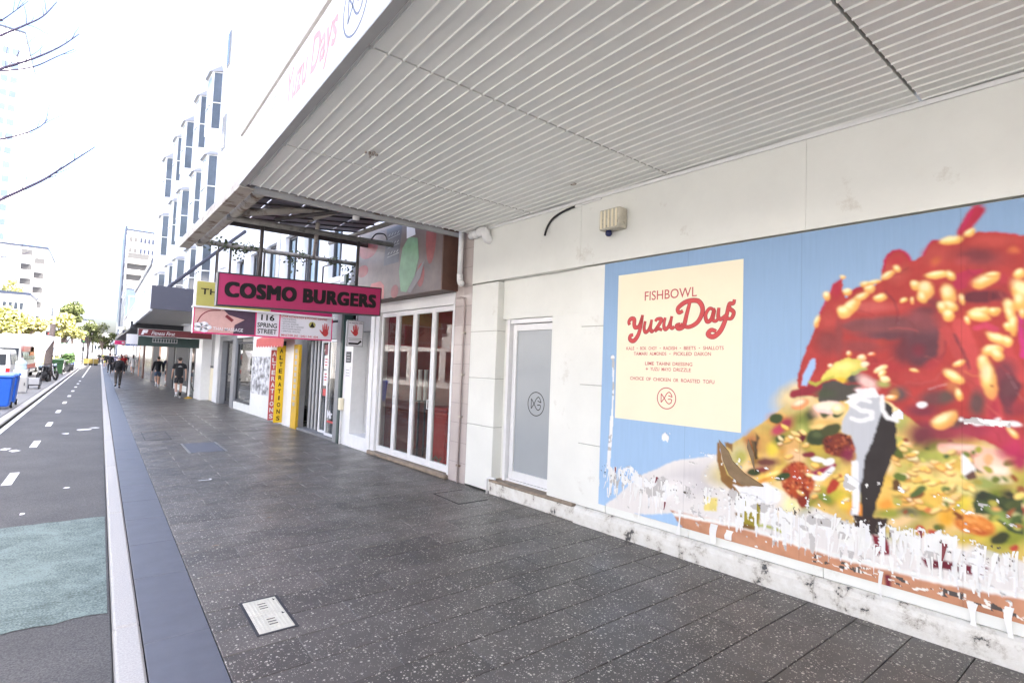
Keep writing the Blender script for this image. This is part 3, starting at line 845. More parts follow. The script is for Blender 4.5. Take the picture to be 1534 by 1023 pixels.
('E',[945,1036,-14,12,-4,-9],(237,202,136)),
('E',[1188,1230,-23,7,-2,-17],(167,104,52)),
('E',[1190,1235,-21,7,-1,-14],(254,231,183)),
('E',[1190,1167,-25,12,-3,-13],(162,97,48)),
('E',[1192,1173,-23,11,-2,-10],(234,211,138)),
('E',[1004,1223,-20,-17,9,-17],(142,108,55)),
('E',[1006,1228,-18,-15,7,-13],(251,222,180)),
('E',[1313,1233,-25,-21,12,-19],(168,116,60)),
('E',[1316,1238,-23,-19,10,-15],(233,187,107)),
('E',[1210,1249,-41,-7,5,-25],(137,110,47)),
('E',[1213,1254,-38,-7,4,-20],(232,215,169)),
('E',[1260,1110,-36,-8,7,-25],(159,101,52)),
('E',[1263,1115,-33,-7,5,-20],(243,222,178)),
('E',[1084,1234,-28,6,-1,-15],(200,138,64)),
('E',[1086,1239,-25,6,0,-12],(239,209,148)),
('E',[987,1255,-22,18,-6,-13],(189,128,54)),
('E',[989,1260,-20,16,-4,-11],(232,209,141)),
('E',[1136,1105,-27,7,-1,-15],(167,103,54)),
('E',[1139,1111,-25,7,-1,-12],(233,207,133)),
('E',[1218,1270,-31,8,-1,-18],(160,101,54)),
('E',[1220,1276,-29,7,-1,-14],(231,191,101)),
('E',[1085,1023,-21,15,-4,-12],(197,133,65)),
('E',[1087,1028,-19,13,-3,-10],(237,198,108)),
('E',[1282,1259,-43,-2,3,-23],(166,102,49)),
('E',[1285,1264,-39,-2,2,-18],(236,204,139)),
('E',[1081,897,-38,26,-6,-19],(143,117,54)),
('E',[1083,902,-34,24,-5,-15],(241,208,143)),
('E',[1004,986,-38,-5,5,-23],(188,130,61)),
('E',[1007,991,-35,-4,4,-19],(240,225,176)),
('E',[990,1074,-28,25,-8,-17],(138,106,51)),
('E',[993,1080,-26,23,-6,-13],(241,211,142)),
('E',[1285,1370,-26,6,-1,-15],(189,134,59)),
('E',[1287,1376,-23,5,-1,-12],(237,213,138)),
('E',[1153,1177,-21,-4,4,-17],(172,118,61)),
('E',[1155,1182,-19,-4,3,-14],(241,198,110)),
('E',[1184,1085,-32,7,0,-16],(140,115,49)),
('E',[1186,1091,-29,6,0,-13],(235,190,103)),
('E',[884,1090,-24,-19,10,-20],(143,122,54)),
('E',[886,1095,-22,-18,8,-16],(240,216,143)),
('E',[1247,1348,-32,10,-2,-18],(146,117,61)),
('E',[1249,1354,-29,9,-2,-14],(245,227,183)),
('E',[1096,1085,-30,8,-1,-16],(171,117,60)),
('E',[1099,1091,-27,7,-1,-13],(236,213,140)),
('E',[1150,896,-33,12,-2,-18],(157,126,72)),
('E',[1153,901,-30,11,-1,-14],(238,189,102)),
('E',[1249,970,-27,-6,5,-18],(171,112,62)),
('E',[1252,975,-24,-5,4,-14],(233,193,104)),
('E',[995,1170,-29,9,-2,-18],(173,110,63)),
('E',[997,1175,-26,9,-1,-14],(243,209,138)),
('E',[1706,1021,-28,14,-5,-17],(156,131,67)),
('E',[1709,1027,-26,13,-4,-13],(230,190,106)),
('E',[1581,918,-23,0,2,-17],(192,134,63)),
('E',[1584,924,-21,0,2,-14],(236,209,131)),
('E',[1849,895,-31,6,0,-17],(170,104,54)),
('E',[1852,901,-28,6,0,-13],(241,207,144)),
('E',[1659,1009,-36,19,-5,-16],(158,129,65)),
('E',[1662,1015,-33,17,-4,-13],(240,202,116)),
('E',[1972,843,-32,-6,5,-16],(195,132,61)),
('E',[1976,849,-29,-5,4,-13],(233,199,136)),
('E',[1898,1001,-36,1,2,-18],(179,124,51)),
('E',[1901,1007,-33,1,2,-14],(248,231,180)),
('E',[1861,832,-25,14,-5,-14],(178,121,69)),
('E',[1864,838,-23,13,-4,-11],(238,192,111)),
('E',[1860,993,-26,11,-4,-16],(157,124,63)),
('E',[1863,999,-24,10,-3,-12],(251,229,183)),
('E',[1863,1088,-35,-3,4,-20],(186,122,53)),
('E',[1866,1094,-32,-3,3,-16],(246,205,117)),
('E',[1635,853,-28,22,-6,-13],(190,128,67)),
('E',[1638,859,-26,20,-5,-10],(237,219,172)),
('E',[1640,973,-20,5,-1,-14],(138,113,47)),
('E',[1642,978,-19,4,0,-11],(239,214,144)),
('E',[1815,1024,-31,-11,7,-17],(159,107,48)),
('E',[1818,1030,-28,-10,6,-13],(251,205,115)),
('E',[2104,1371,-33,-11,7,-19],(190,131,69)),
('E',[2107,1378,-30,-10,6,-15],(244,216,141)),
('E',[1958,1343,-33,-16,8,-17],(151,121,59)),
('E',[1961,1349,-30,-14,7,-14],(240,207,139)),
('E',[2066,1130,-41,13,-3,-20],(163,104,61)),
('E',[2070,1136,-38,12,-3,-16],(246,200,118)),
('E',[2072,1262,-26,3,0,-15],(189,133,59)),
('E',[2075,1268,-23,3,0,-12],(247,209,149)),
('E',[2016,1327,-38,-14,7,-18],(193,130,60)),
('E',[2020,1333,-35,-13,6,-15],(239,213,147)),
('E',[2070,1272,-33,-5,4,-15],(153,121,57)),
('E',[2074,1278,-30,-4,3,-12],(237,198,114)),
('E',[1993,1279,-27,-14,7,-14],(184,128,55)),
('E',[1996,1285,-24,-13,6,-11],(241,210,143)),
('E',[2078,1257,-37,21,-7,-16],(153,129,70)),
('E',[2081,1264,-34,19,-6,-13],(235,186,103)),
('E',[2002,1185,-19,-10,5,-10],(180,122,66)),
('E',[2005,1191,-18,-9,4,-8],(247,228,179)),
('E',[1847,1392,-24,0,1,-11],(159,133,69)),
('E',[1850,1398,-22,0,1,-9],(231,197,130)),
('E',[1931,1246,-26,11,-3,-12],(176,120,54)),
('E',[1934,1252,-23,10,-3,-10],(248,225,187)),
('E',[2102,1375,-34,-24,12,-17],(197,137,62)),
('E',[2105,1381,-31,-22,9,-14],(242,207,116)),
('E',[2135,1269,-25,-18,11,-15],(141,111,54)),
('E',[2139,1276,-23,-17,9,-12],(241,224,178)),
('E',[2135,1223,-24,7,-2,-12],(176,115,63)),
('E',[2138,1230,-21,6,-2,-10],(240,215,171)),
('E',[2054,1292,-26,-6,4,-15],(192,129,54)),
('E',[2058,1298,-23,-5,3,-12],(243,225,181)),
('E',[1931,1238,-31,5,-1,-18],(151,127,64)),
('E',[1934,1244,-28,5,-1,-14],(240,194,116)),
('E',[1237,1352,-39,-5,4,-25],(238,196,130)),
('E',[1246,1358,-25,-3,2,-13],(248,222,170)),
('E',[1307,1030,-26,5,0,-46],(110,80,50)),
('E',[1121,893,-21,5,0,-18],(206,130,80)),
('E',[643,1094,-27,24,-7,-19],(241,211,125)),
('E',[856,1143,-21,-3,3,-17],(169,158,79)),
('E',[693,1297,-33,17,-3,-17],(99,118,47)),
('E',[1146,1390,-26,-13,6,-16],(125,140,68)),
('E',[673,1206,-16,-18,7,-11],(149,89,50)),
('E',[1223,1202,-9,17,-9,-6],(187,177,92)),
('E',[1182,987,-46,26,-5,-21],(144,84,50)),
('E',[1303,915,-22,-24,17,-23],(185,178,94)),
('E',[687,977,-18,44,-12,-7],(161,99,65)),
('E',[664,933,-26,39,-12,-15],(85,102,57)),
('E',[676,1032,-42,26,-5,-23],(88,97,58)),
('E',[657,890,-23,14,-4,-18],(190,191,104)),
('E',[1319,981,-31,2,2,-18],(228,195,109)),
('E',[957,883,-11,19,-7,-6],(162,100,71)),
('E',[1254,850,-13,19,-8,-8],(150,85,56)),
('E',[956,957,-22,19,-5,-12],(171,167,82)),
('E',[772,1017,-24,-5,5,-21],(181,172,83)),
('E',[635,1144,-21,-4,5,-22],(157,100,65)),
('E',[1302,1352,-43,41,-12,-20],(233,201,107)),
('E',[1216,832,-17,4,0,-14],(174,163,84)),
('E',[1149,1245,-8,-15,9,-8],(195,190,103)),
('E',[717,1191,-18,-15,6,-11],(116,130,70)),
('E',[653,895,-20,2,1,-13],(165,104,66)),
('E',[669,1123,-9,-18,8,-8],(174,165,85)),
('E',[1032,1061,-13,15,-8,-12],(124,135,75)),
('E',[666,1038,-27,32,-8,-13],(81,90,52)),
('E',[913,1318,-16,-15,10,-16],(121,134,66)),
('E',[1284,1100,-39,0,3,-29],(110,126,60)),
('E',[1182,1013,-48,48,-13,-21],(93,111,64)),
('E',[1018,960,-12,-22,8,-9],(125,133,68)),
('E',[1301,1373,-31,13,-4,-19],(186,180,100)),
('E',[1125,1333,-16,-2,2,-15],(102,115,51)),
('E',[1012,1068,-12,5,-1,-11],(90,111,62)),
('E',[770,923,-27,8,-1,-20],(105,119,51)),
('E',[879,1340,-12,7,-3,-11],(103,122,51)),
('E',[765,1180,-23,9,-2,-21],(117,126,61)),
('E',[849,1361,-21,3,0,-21],(167,165,74)),
('E',[1017,1287,-18,5,-1,-15],(90,104,62)),
('E',[1168,1366,-46,27,-6,-21],(182,175,93)),
('E',[1255,1377,-19,-4,3,-15],(149,87,57)),
('E',[955,897,-25,-19,8,-15],(135,78,47)),
('E',[1303,1276,-44,-30,14,-26],(99,108,49)),
('E',[800,1240,-25,-12,7,-21],(169,163,76)),
('E',[920,1163,-27,-7,4,-15],(182,180,97)),
('E',[1320,1380,-19,-36,13,-11],(192,186,104)),
('E',[763,922,-19,23,-8,-14],(168,166,84)),
('P',[2000,1723,2005,1794,1973,1964,1881,2201,1831,2356,1773,2466,1750,2559,1667,2620,1670,2518,1644,2464,1600,2520,1542,2544,1458,2532,1403,2584,1403,2682,1376,2768,1336,2803,1296,2809,1258,2783,1213,2710,1207,2709,1145,2740,1117,2810,1090,2840,1042,2828,926,2855,837,2854,741,2838,541,2782,542,1293,734,1384,938,1480,1162,1478,1365,1657,1540,1749,1776,1650,1953,1660],(178,70,66)),
('G',[1310,2638,-78,-9,0,-96],(190,92,82)),
('G',[1499,2379,-203,-13,0,-49],(196,100,94)),
('S',[1835,2357,1765,2500,1735,2575,1674,2612],(188,50,86),11),
('G',[1712,2530,-34,-10,11,-75],(176,52,72)),
('S',[1390,2664,1376,2752,1329,2794,1296,2801,1258,2775,1219,2715],(186,44,92),11),
('G',[1310,2719,-58,-8,0,-48],(188,66,72)),
('S',[1614,2487,1571,2526,1528,2539],(172,44,70),13),
('G',[1060,2724,-94,-13,0,-84],(186,84,78)),
('G',[838,2686,-157,-40,6,-79],(150,72,74)),
('G',[849,2695,-91,-13,0,-51],(132,66,72)),
('G',[927,2668,-42,15,-8,-29],(176,80,80)),
('G',[763,2784,-133,-21,0,-43],(190,86,78)),
('G',[665,2704,-35,-5,0,-28],(206,116,78)),
('G',[1072,2687,-31,19,-12,-28],(196,104,70)),
('S',[1145,2740,1114,2809,1084,2839,1042,2832],(186,44,92),9),
('S',[816,2847,741,2838,639,2806],(190,56,84),6),
('S',[915,2875,881,2943,842,3010],(182,54,80),45),
('S',[935,2879,898,2947,867,3015],(190,44,100),9),
('P',[961,2583,894,2605,817,2596,828,2568,883,2545,906,2473,951,2470,979,2510],(182,56,86)),
('G',[850,2512,-65,-6,0,-44],(190,70,80)),
('G',[723,2514,-46,-5,0,-50],(182,66,78)),
('G',[829,2408,-100,-8,0,-51],(120,56,66)),
('G',[744,2409,-61,-20,6,-42],(130,60,70)),
('G',[1079,2383,-55,-30,12,-42],(140,66,72)),
('G',[1140,2325,-72,-4,0,-38],(110,56,66)),
('G',[991,2347,-51,-3,0,-45],(150,70,72)),
('E',[1159,2098,-118,-1,0,-181],(118,66,72)),
('E',[1149,2072,-88,-1,0,-120],(98,60,68)),
('E',[1396,2228,-281,-10,0,-56],(132,76,78)),
('E',[829,2408,-90,-7,0,-43],(112,52,62)),
('E',[691,1780,-54,-16,22,-115],(112,60,70)),
('G',[1389,2219,-292,-10,0,-88],(142,84,84)),
('G',[1362,2251,-266,-11,0,-48],(132,80,84)),
('G',[1362,2154,-192,-4,0,-40],(112,72,80)),
('G',[1771,2112,-106,-1,-1,-120],(146,74,74)),
('G',[1541,2068,-179,-1,0,-58],(150,74,74)),
('G',[1258,2035,-94,0,0,-117],(120,62,70)),
('G',[1402,2107,-40,-1,0,-32],(172,74,66)),
('G',[1772,2285,-61,-3,-1,-95],(182,82,76)),
('G',[1389,1923,-141,-27,7,-47],(172,62,66)),
('G',[1695,2145,-30,-1,-1,-187],(150,76,76)),
('G',[1145,2141,-114,-2,0,-95],(112,72,80)),
('G',[1146,2029,-101,0,0,-112],(106,66,74)),
('G',[1173,2038,-48,0,0,-52],(126,54,66)),
('G',[1159,2262,-115,-5,0,-95],(140,80,84)),
('G',[1038,2113,-23,-4,13,-151],(178,84,80)),
('G',[1091,1944,-63,47,-17,-36],(170,66,70)),
('G',[1194,1847,-129,5,0,-52],(184,76,74)),
('G',[1181,1791,-135,15,-1,-22],(170,74,72)),
('S',[1018,2180,973,2096,929,1963,892,1850,856,1771],(184,80,78),38),
('S',[940,2219,903,2095,867,1972,819,1821,784,1696,762,1587],(196,86,84),50),
('S',[973,2154,929,2046,892,1915],(130,64,72),11),
('S',[718,2069,690,1998,656,1921,622,1860],(190,80,80),43),
('S',[853,2192,805,2214,758,2180],(196,74,100),24),
('S',[631,2262,627,2130,621,1999],(196,60,130),16),
('S',[1251,1801,1160,1797,1072,1826,1032,1895],(184,84,80),13),
('G',[713,1888,-58,-27,26,-97],(130,70,80)),
('G',[691,1780,-50,-9,11,-85],(112,70,76)),
('G',[692,1663,-39,3,1,-70],(120,64,74)),
('G',[856,1674,-48,4,1,-104],(108,84,82)),
('G',[1085,1691,-98,7,0,-67],(120,76,78)),
('G',[1013,1704,-51,3,0,-50],(110,92,84)),
('G',[1160,1600,-108,9,0,-51],(130,60,74)),
('G',[894,1534,-73,8,0,-32],(104,80,80)),
('G',[647,1659,-33,3,1,-61],(160,66,76)),
('G',[767,1634,-35,3,1,-94],(176,64,78)),
('G',[948,1881,-74,-15,7,-49],(186,90,80)),
('G',[980,1780,-42,-17,13,-47],(196,120,84)),
('G',[1046,1464,-200,23,0,-101],(148,60,76)),
('G',[861,1495,-158,18,0,-78],(164,66,84)),
('G',[983,1531,-92,9,0,-40],(108,80,78)),
('G',[684,1393,-74,10,1,-103],(190,60,100)),
('G',[1161,1419,-82,10,0,-93],(120,60,70)),
('G',[731,1490,-89,10,1,-104],(186,72,90)),
('G',[643,1315,-40,6,1,-65],(170,50,90)),
('S',[995,1850,972,1832,950,1816,930,1803],(202,107,98),5),
('S',[819,2038,769,1978,721,1919,681,1869],(189,72,70),4),
('S',[1353,1805,1284,1761,1224,1704,1181,1646],(210,105,97),5),
('S',[817,1863,797,1797,786,1727,783,1665],(200,100,94),4),
('S',[712,1602,668,1555,620,1517,577,1493],(148,59,63),4),
('S',[895,1550,874,1470],(185,76,68),4),
('S',[1711,1800,1676,1810,1643,1829,1619,1854],(117,49,53),3),
('S',[695,2135,659,2088,618,2052,579,2031],(117,53,53),2),
('S',[1353,2599,1287,2625,1230,2670],(143,62,64),6),
('S',[1468,1939,1418,1935,1369,1954,1333,1988],(200,101,94),4),
('S',[1232,2254,1208,2222,1196,2180,1195,2139],(116,50,53),4),
('S',[806,1666,762,1616,718,1568,680,1529],(206,107,95),7),
('S',[1017,2102,1016,2058,1029,2016,1050,1983],(130,61,72),7),
('S',[910,2630,895,2588,868,2555,838,2537],(118,52,63),4),
('S',[1557,2049,1505,2027,1460,1988,1430,1943],(116,54,60),4),
('S',[1402,2666,1356,2631,1304,2614,1258,2615],(185,70,66),6),
('S',[600,2431,576,2388,547,2353],(118,53,52),3),
('S',[1353,2204,1293,2212,1232,2201,1183,2178],(208,103,99),5),
('S',[1602,1897,1539,1913,1480,1941,1432,1972],(155,61,65),6),
('S',[1379,2494,1329,2420,1302,2329,1301,2243],(122,56,69),7),
('S',[1139,1994,1109,1993,1081,1978,1060,1954],(207,105,93),3),
('S',[789,2612,760,2525,708,2456,650,2419],(152,62,63),5),
('S',[733,2436,716,2387,687,2348,653,2328],(205,112,98),4),
('S',[905,1838,855,1796,797,1778,743,1785],(126,58,58),3),
('S',[1716,2393,1620,2378,1528,2350,1453,2315],(148,58,65),5),
('S',[773,1507,751,1473,740,1427],(152,62,64),5),
('S',[644,2223,612,2179,571,2155],(185,78,78),6),
('S',[662,2488,642,2436,613,2392,583,2362],(151,68,67),7),
('S',[783,2580,744,2526,705,2474,672,2431],(150,62,59),4),
('S',[804,2526,784,2461,781,2391,791,2330],(150,61,62),6),
('S',[783,2141,746,2064,695,2003,644,1967],(118,48,58),3),
('S',[1211,2373,1143,2373,1077,2349,1025,2312],(149,64,58),3),
('S',[666,2435,619,2388,574,2340],(160,68,70),5),
('S',[656,2468,641,2436,631,2400,628,2366],(149,65,69),7),
('S',[724,2629,702,2605,677,2587,655,2577],(109,55,54),3),
('S',[1236,1710,1209,1686,1187,1654,1173,1623],(129,57,61),5),
('S',[844,2175,831,2120,812,2068,791,2027],(123,59,67),3),
('S',[696,1662,675,1645,652,1636,631,1635],(158,66,73),6),
('S',[698,2146,669,2123,639,2100,614,2081],(145,59,65),3),
('S',[873,2446,850,2375,834,2302,826,2238],(123,56,61),2),
('S',[2033,1668,1950,1690,1846,1740,1768,1761],(150,52,66),40),
('P',[1971,1742,1956,1840,1900,1973,1868,1974,1863,1913,1910,1789,1934,1740],(164,190,224)),
('P',[1845,1636,1807,1759,1730,1797,1626,1768,1540,1772,1540,1731,1626,1635,1655,1624,1837,1611],(88,84,76)),
('G',[1791,1683,-91,6,0,-43],(84,90,70)),
('G',[1597,1819,-64,3,0,-50],(74,76,76)),
('P',[1815,1827,1716,1941,1627,1985,1540,1969,1512,1904,1612,1843,1656,1783,1715,1806,1769,1804,1823,1775],(220,206,108)),
('G',[1664,1908,-93,21,-7,-41],(236,222,140)),
('G',[1670,1807,-44,-7,3,-22],(222,186,60)),
('S',[1910,1776,1862,1752,1792,1794,1731,1822],(186,180,80),15),
('S',[1597,1852,1540,1887,1505,1896],(176,180,110),17),
('G',[1498,1790,-72,-45,21,-43],(226,196,188)),
('G',[1540,1731,-49,3,0,-25],(214,160,160)),
('G',[1395,1787,-46,-7,5,-32],(176,180,110)),
('G',[1296,1713,-64,4,0,-62],(96,84,84)),
('G',[1322,1712,-32,2,0,-47],(180,130,80)),
('E',[1623,2014,-20,0,0,-20],(232,156,80)),
('G',[1627,2020,-14,0,0,-12],(250,236,206)),
('E',[1754,1915,-23,0,0,-19],(230,180,140)),
('G',[1757,1921,-16,0,0,-11],(250,236,206)),
('E',[1533,1985,-32,7,-4,-24],(246,196,140)),
('G',[1538,1993,-22,5,-2,-15],(250,236,206)),
('E',[1512,1932,-29,13,-8,-24],(248,214,180)),
('G',[1517,1940,-20,9,-5,-15],(250,236,206)),
('E',[1467,2010,-25,4,-2,-14],(224,120,70)),
('G',[1471,2014,-17,3,-1,-8],(250,236,206)),
('E',[1409,1898,-43,24,-7,-19],(246,206,150)),
('G',[1416,1904,-30,17,-4,-11],(250,236,206)),
('E',[1399,1862,-23,23,-10,-14],(244,196,120)),
('G',[1403,1868,-16,16,-6,-9],(250,236,206)),
('E',[1382,1823,-34,-4,3,-22],(250,220,160)),
('G',[1387,1830,-24,-3,2,-13],(250,236,206)),
('E',[1208,1892,-15,0,0,-11],(240,190,110)),
('G',[1210,1895,-10,0,0,-6],(250,236,206)),
('E',[1342,1687,-39,7,-2,-19],(236,166,90)),
('G',[1348,1692,-27,5,-1,-11],(250,236,206)),
('E',[1982,1583,-69,32,-14,-40],(226,160,110)),
('G',[1994,1595,-49,23,-9,-24],(250,236,206)),
('E',[1767,1574,-113,9,0,-51],(234,200,190)),
('G',[1785,1588,-80,6,0,-31],(250,236,206)),
('E',[1699,1562,-45,4,0,-42],(230,206,150)),
('G',[1706,1574,-31,3,0,-25],(250,236,206)),
('E',[1361,2614,-42,22,-9,-23],(230,169,96)),
('G',[1365,2623,-41,22,-9,-22],(241,195,119)),
('G',[1368,2628,-32,17,-6,-14],(248,228,184)),
('E',[1304,2660,-23,-13,7,-22],(238,170,101)),
('G',[1308,2669,-23,-13,6,-21],(244,208,124)),
('G',[1309,2674,-17,-10,4,-13],(248,228,184)),
('E',[1482,2516,-32,19,-16,-35],(227,159,98)),
('G',[1487,2530,-32,19,-16,-33],(245,202,119)),
('G',[1490,2539,-24,14,-10,-21],(248,228,184)),
('E',[1512,2557,-37,4,-3,-21],(236,170,98)),
('G',[1516,2565,-37,4,-3,-20],(238,200,114)),
('G',[1518,2569,-28,3,-2,-13],(248,228,184)),
('E',[1610,2375,-72,71,-25,-33],(233,166,92)),
('G',[1619,2391,-71,69,-24,-31],(238,202,123)),
('G',[1626,2400,-55,53,-15,-20],(248,228,184)),
('E',[1533,2458,-48,17,-7,-24],(235,173,98)),
('G',[1537,2467,-47,16,-7,-23],(242,206,121)),
('G',[1541,2472,-36,12,-4,-15],(248,228,184)),
('E',[1414,2440,-45,10,-6,-27],(223,153,86)),
('G',[1419,2450,-44,10,-5,-26],(248,206,122)),
('G',[1422,2455,-34,7,-3,-16],(248,228,184)),
('E',[1634,2504,-33,-3,0,-24],(227,157,87)),
('G',[1638,2513,-32,-3,0,-23],(246,202,122)),
('G',[1641,2518,-25,-2,0,-15],(248,228,184)),
('E',[1785,2484,-25,-2,0,-37],(222,157,92)),
('G',[1790,2497,-25,-2,0,-35],(247,202,121)),
('G',[1791,2504,-19,-2,0,-22],(248,228,184)),
('E',[1669,2629,-21,-2,0,-17],(226,164,95)),
('G',[1672,2635,-21,-2,0,-16],(245,201,121)),
('G',[1673,2639,-16,-2,0,-10],(248,228,184)),
('E',[1263,2415,-22,14,-6,-14],(221,159,91)),
('G',[1265,2421,-22,14,-6,-14],(241,206,116)),
('G',[1267,2424,-17,10,-4,-9],(248,228,184)),
('E',[1211,2408,-13,-4,4,-27],(242,169,106)),
('G',[1214,2418,-13,-4,4,-26],(240,195,118)),
('G',[1215,2424,-10,-3,2,-16],(248,228,184)),
('E',[1204,2524,-17,-2,0,-30],(226,154,86)),
('G',[1208,2535,-17,-2,0,-29],(239,204,116)),
('G',[1209,2542,-13,-1,0,-18],(248,228,184)),
('E',[1450,2569,-48,9,-3,-14],(226,159,90)),
('G',[1453,2574,-47,9,-3,-13],(248,211,122)),
('G',[1457,2577,-36,7,-2,-8],(248,228,184)),
('E',[981,2819,-65,8,-5,-29],(229,162,91)),
('G',[987,2830,-64,7,-4,-28],(252,214,125)),
('G',[992,2837,-49,6,-3,-18],(248,228,184)),
('E',[880,2856,-30,18,-8,-20],(228,162,96)),
('G',[883,2864,-30,18,-7,-19],(246,211,124)),
('G',[885,2869,-23,13,-5,-12],(248,228,184)),
('E',[1192,2519,-27,-3,0,-33],(236,169,94)),
('G',[1196,2531,-26,-3,0,-31],(236,200,113)),
('G',[1198,2537,-20,-2,0,-20],(248,228,184)),
('E',[1129,2472,-46,-25,16,-53],(236,166,102)),
('G',[1136,2493,-45,-25,15,-51],(247,205,122)),
('G',[1139,2505,-35,-19,10,-32],(248,228,184)),
('E',[1065,2581,-68,5,-3,-26],(234,170,102)),
('G',[1070,2590,-67,5,-3,-24],(243,211,122)),
('G',[1075,2596,-51,3,-2,-15],(248,228,184)),
('E',[988,2572,-27,-23,11,-23],(218,158,89)),
('G',[992,2582,-26,-23,10,-22],(238,205,115)),
('G',[994,2588,-20,-17,6,-14],(248,228,184)),
('E',[1149,2424,-16,-37,27,-17],(232,173,97)),
('G',[1153,2438,-16,-37,26,-17],(247,201,120)),
('G',[1156,2446,-12,-28,16,-10],(248,228,184)),
('E',[997,2427,-40,12,-14,-67],(224,157,98)),
('G',[1004,2452,-39,11,-14,-64],(249,208,121)),
('G',[1007,2466,-30,8,-9,-41],(248,228,184)),
('E',[994,2345,-46,-13,5,-37],(222,156,84)),
('G',[999,2358,-45,-13,5,-35],(250,207,124)),
('G',[1002,2366,-34,-10,3,-22],(248,228,184)),
('E',[925,2392,-14,6,-9,-36],(233,168,103)),
('G',[929,2405,-14,6,-9,-34],(250,205,121)),
('G',[930,2413,-11,4,-6,-21],(248,228,184)),
('E',[1034,2338,-23,15,-17,-39],(222,161,88)),
('G',[1039,2354,-22,15,-16,-37],(249,212,127)),
('G',[1041,2363,-17,12,-10,-24],(248,228,184)),
('E',[804,2512,-68,23,-9,-39],(230,168,96)),
('G',[810,2527,-67,22,-8,-37],(238,197,118)),
('G',[815,2535,-51,17,-5,-23],(248,228,184)),
('E',[768,2550,-37,3,-2,-18],(222,155,90)),
('G',[771,2556,-37,3,-2,-17],(241,200,119)),
('G',[774,2560,-28,2,-1,-11],(248,228,184)),
('E',[828,2301,-57,5,-2,-24],(228,166,90)),
('G',[833,2310,-56,5,-2,-23],(245,213,129)),
('G',[837,2315,-43,4,-1,-15],(248,228,184)),
('E',[623,2418,-47,-59,30,-47],(237,170,100)),
('G',[630,2441,-46,-59,29,-44],(236,195,115)),
('G',[635,2454,-35,-45,18,-28],(248,228,184)),
('E',[633,2349,-31,-2,1,-64],(230,160,91)),
('G',[639,2372,-30,-2,1,-61],(243,204,115)),
('G',[641,2385,-23,-2,0,-38],(248,228,184)),
('E',[685,2314,-27,5,-6,-52],(240,172,97)),
('G',[690,2333,-26,5,-6,-50],(243,210,125)),
('G',[691,2343,-20,4,-4,-32],(248,228,184)),
('E',[634,2539,-23,16,-10,-26],(227,157,94)),
('G',[638,2549,-23,16,-10,-25],(242,206,118)),
('G',[639,2556,-18,12,-6,-16],(248,228,184)),
('E',[754,2297,-26,12,-6,-23],(232,164,95)),
('G',[757,2305,-26,11,-6,-22],(245,206,121)),
('G',[759,2310,-20,9,-4,-14],(248,228,184)),
('E',[1654,2344,-49,-3,0,-47],(232,169,106)),
('G',[1661,2361,-48,-3,0,-45],(244,211,119)),
('G',[1664,2370,-37,-2,0,-28],(248,228,184)),
('E',[1853,2275,-15,-9,20,-46],(224,157,93)),
('G',[1859,2294,-15,-9,19,-43],(241,208,124)),
('G',[1860,2304,-12,-7,12,-27],(248,228,184)),
('E',[1001,2278,-32,-9,6,-41],(226,158,90)),
('G',[1006,2293,-31,-9,6,-39],(240,202,120)),
('G',[1008,2302,-24,-7,4,-25],(248,228,184)),
('E',[838,2272,-59,-14,4,-34],(233,159,92)),
('G',[844,2284,-58,-14,4,-32],(243,207,114)),
('G',[848,2291,-44,-11,2,-20],(248,228,184)),
('E',[761,2302,-21,-1,0,-24],(221,161,89)),
('G',[764,2311,-21,-1,0,-23],(241,207,121)),
('G',[765,2316,-16,-1,0,-15],(248,228,184)),
('E',[900,2244,-12,5,-7,-26],(233,160,99)),
('G',[903,2254,-11,5,-7,-25],(245,202,127)),
('G',[904,2259,-9,4,-4,-16],(248,228,184)),
('E',[683,2265,-20,6,-10,-58],(226,160,90)),
('G',[688,2286,-19,6,-9,-55],(246,206,127)),
('G',[690,2298,-15,4,-6,-35],(248,228,184)),
('E',[695,2192,-20,-1,0,-26],(236,167,96)),
('G',[698,2201,-20,-1,0,-25],(242,206,119)),
('G',[699,2206,-15,-1,0,-16],(248,228,184)),
('E',[666,2192,-20,-5,7,-65],(227,161,88)),
('G',[672,2216,-20,-5,7,-62],(245,203,121)),
('G',[673,2229,-15,-4,4,-39],(248,228,184)),
('E',[744,2117,-53,-30,8,-27],(235,168,96)),
('G',[749,2127,-52,-30,8,-26],(245,204,127)),
('G',[753,2133,-40,-23,5,-16],(248,228,184)),
('E',[698,2092,-22,-18,12,-28],(235,166,102)),
('G',[701,2103,-22,-18,12,-27],(247,207,119)),
('G',[703,2110,-17,-13,7,-17],(248,228,184)),
('E',[768,2037,-52,12,-4,-33],(226,158,89)),
('G',[773,2049,-51,12,-4,-31],(246,200,119)),
('G',[777,2055,-39,9,-2,-20],(248,228,184)),
('E',[744,2004,-27,-21,15,-35],(226,158,94)),
('G',[749,2017,-26,-21,14,-33],(245,202,117)),
('G',[751,2025,-20,-16,9,-21],(248,228,184)),
('E',[814,1944,-26,-6,7,-53],(227,162,93)),
('G',[820,1962,-26,-6,7,-51],(245,205,120)),
('G',[821,1973,-20,-4,4,-32],(248,228,184)),
('E',[789,1824,-39,7,-9,-119],(227,159,99)),
('G',[800,1866,-38,7,-8,-113],(238,203,120)),
('G',[803,1890,-29,5,-5,-72],(248,228,184)),
('E',[971,1846,-51,-30,12,-33],(230,166,96)),
('G',[977,1859,-50,-30,12,-31],(245,211,126)),
('G',[981,1866,-39,-23,7,-20],(248,228,184)),
('E',[947,1942,-31,20,-6,-16],(233,162,95)),
('G',[950,1948,-30,20,-6,-15],(247,198,122)),
('G',[952,1952,-23,15,-4,-10],(248,228,184)),
('E',[1193,1887,-25,-4,1,-12],(231,159,96)),
('G',[1196,1891,-24,-4,1,-12],(252,211,127)),
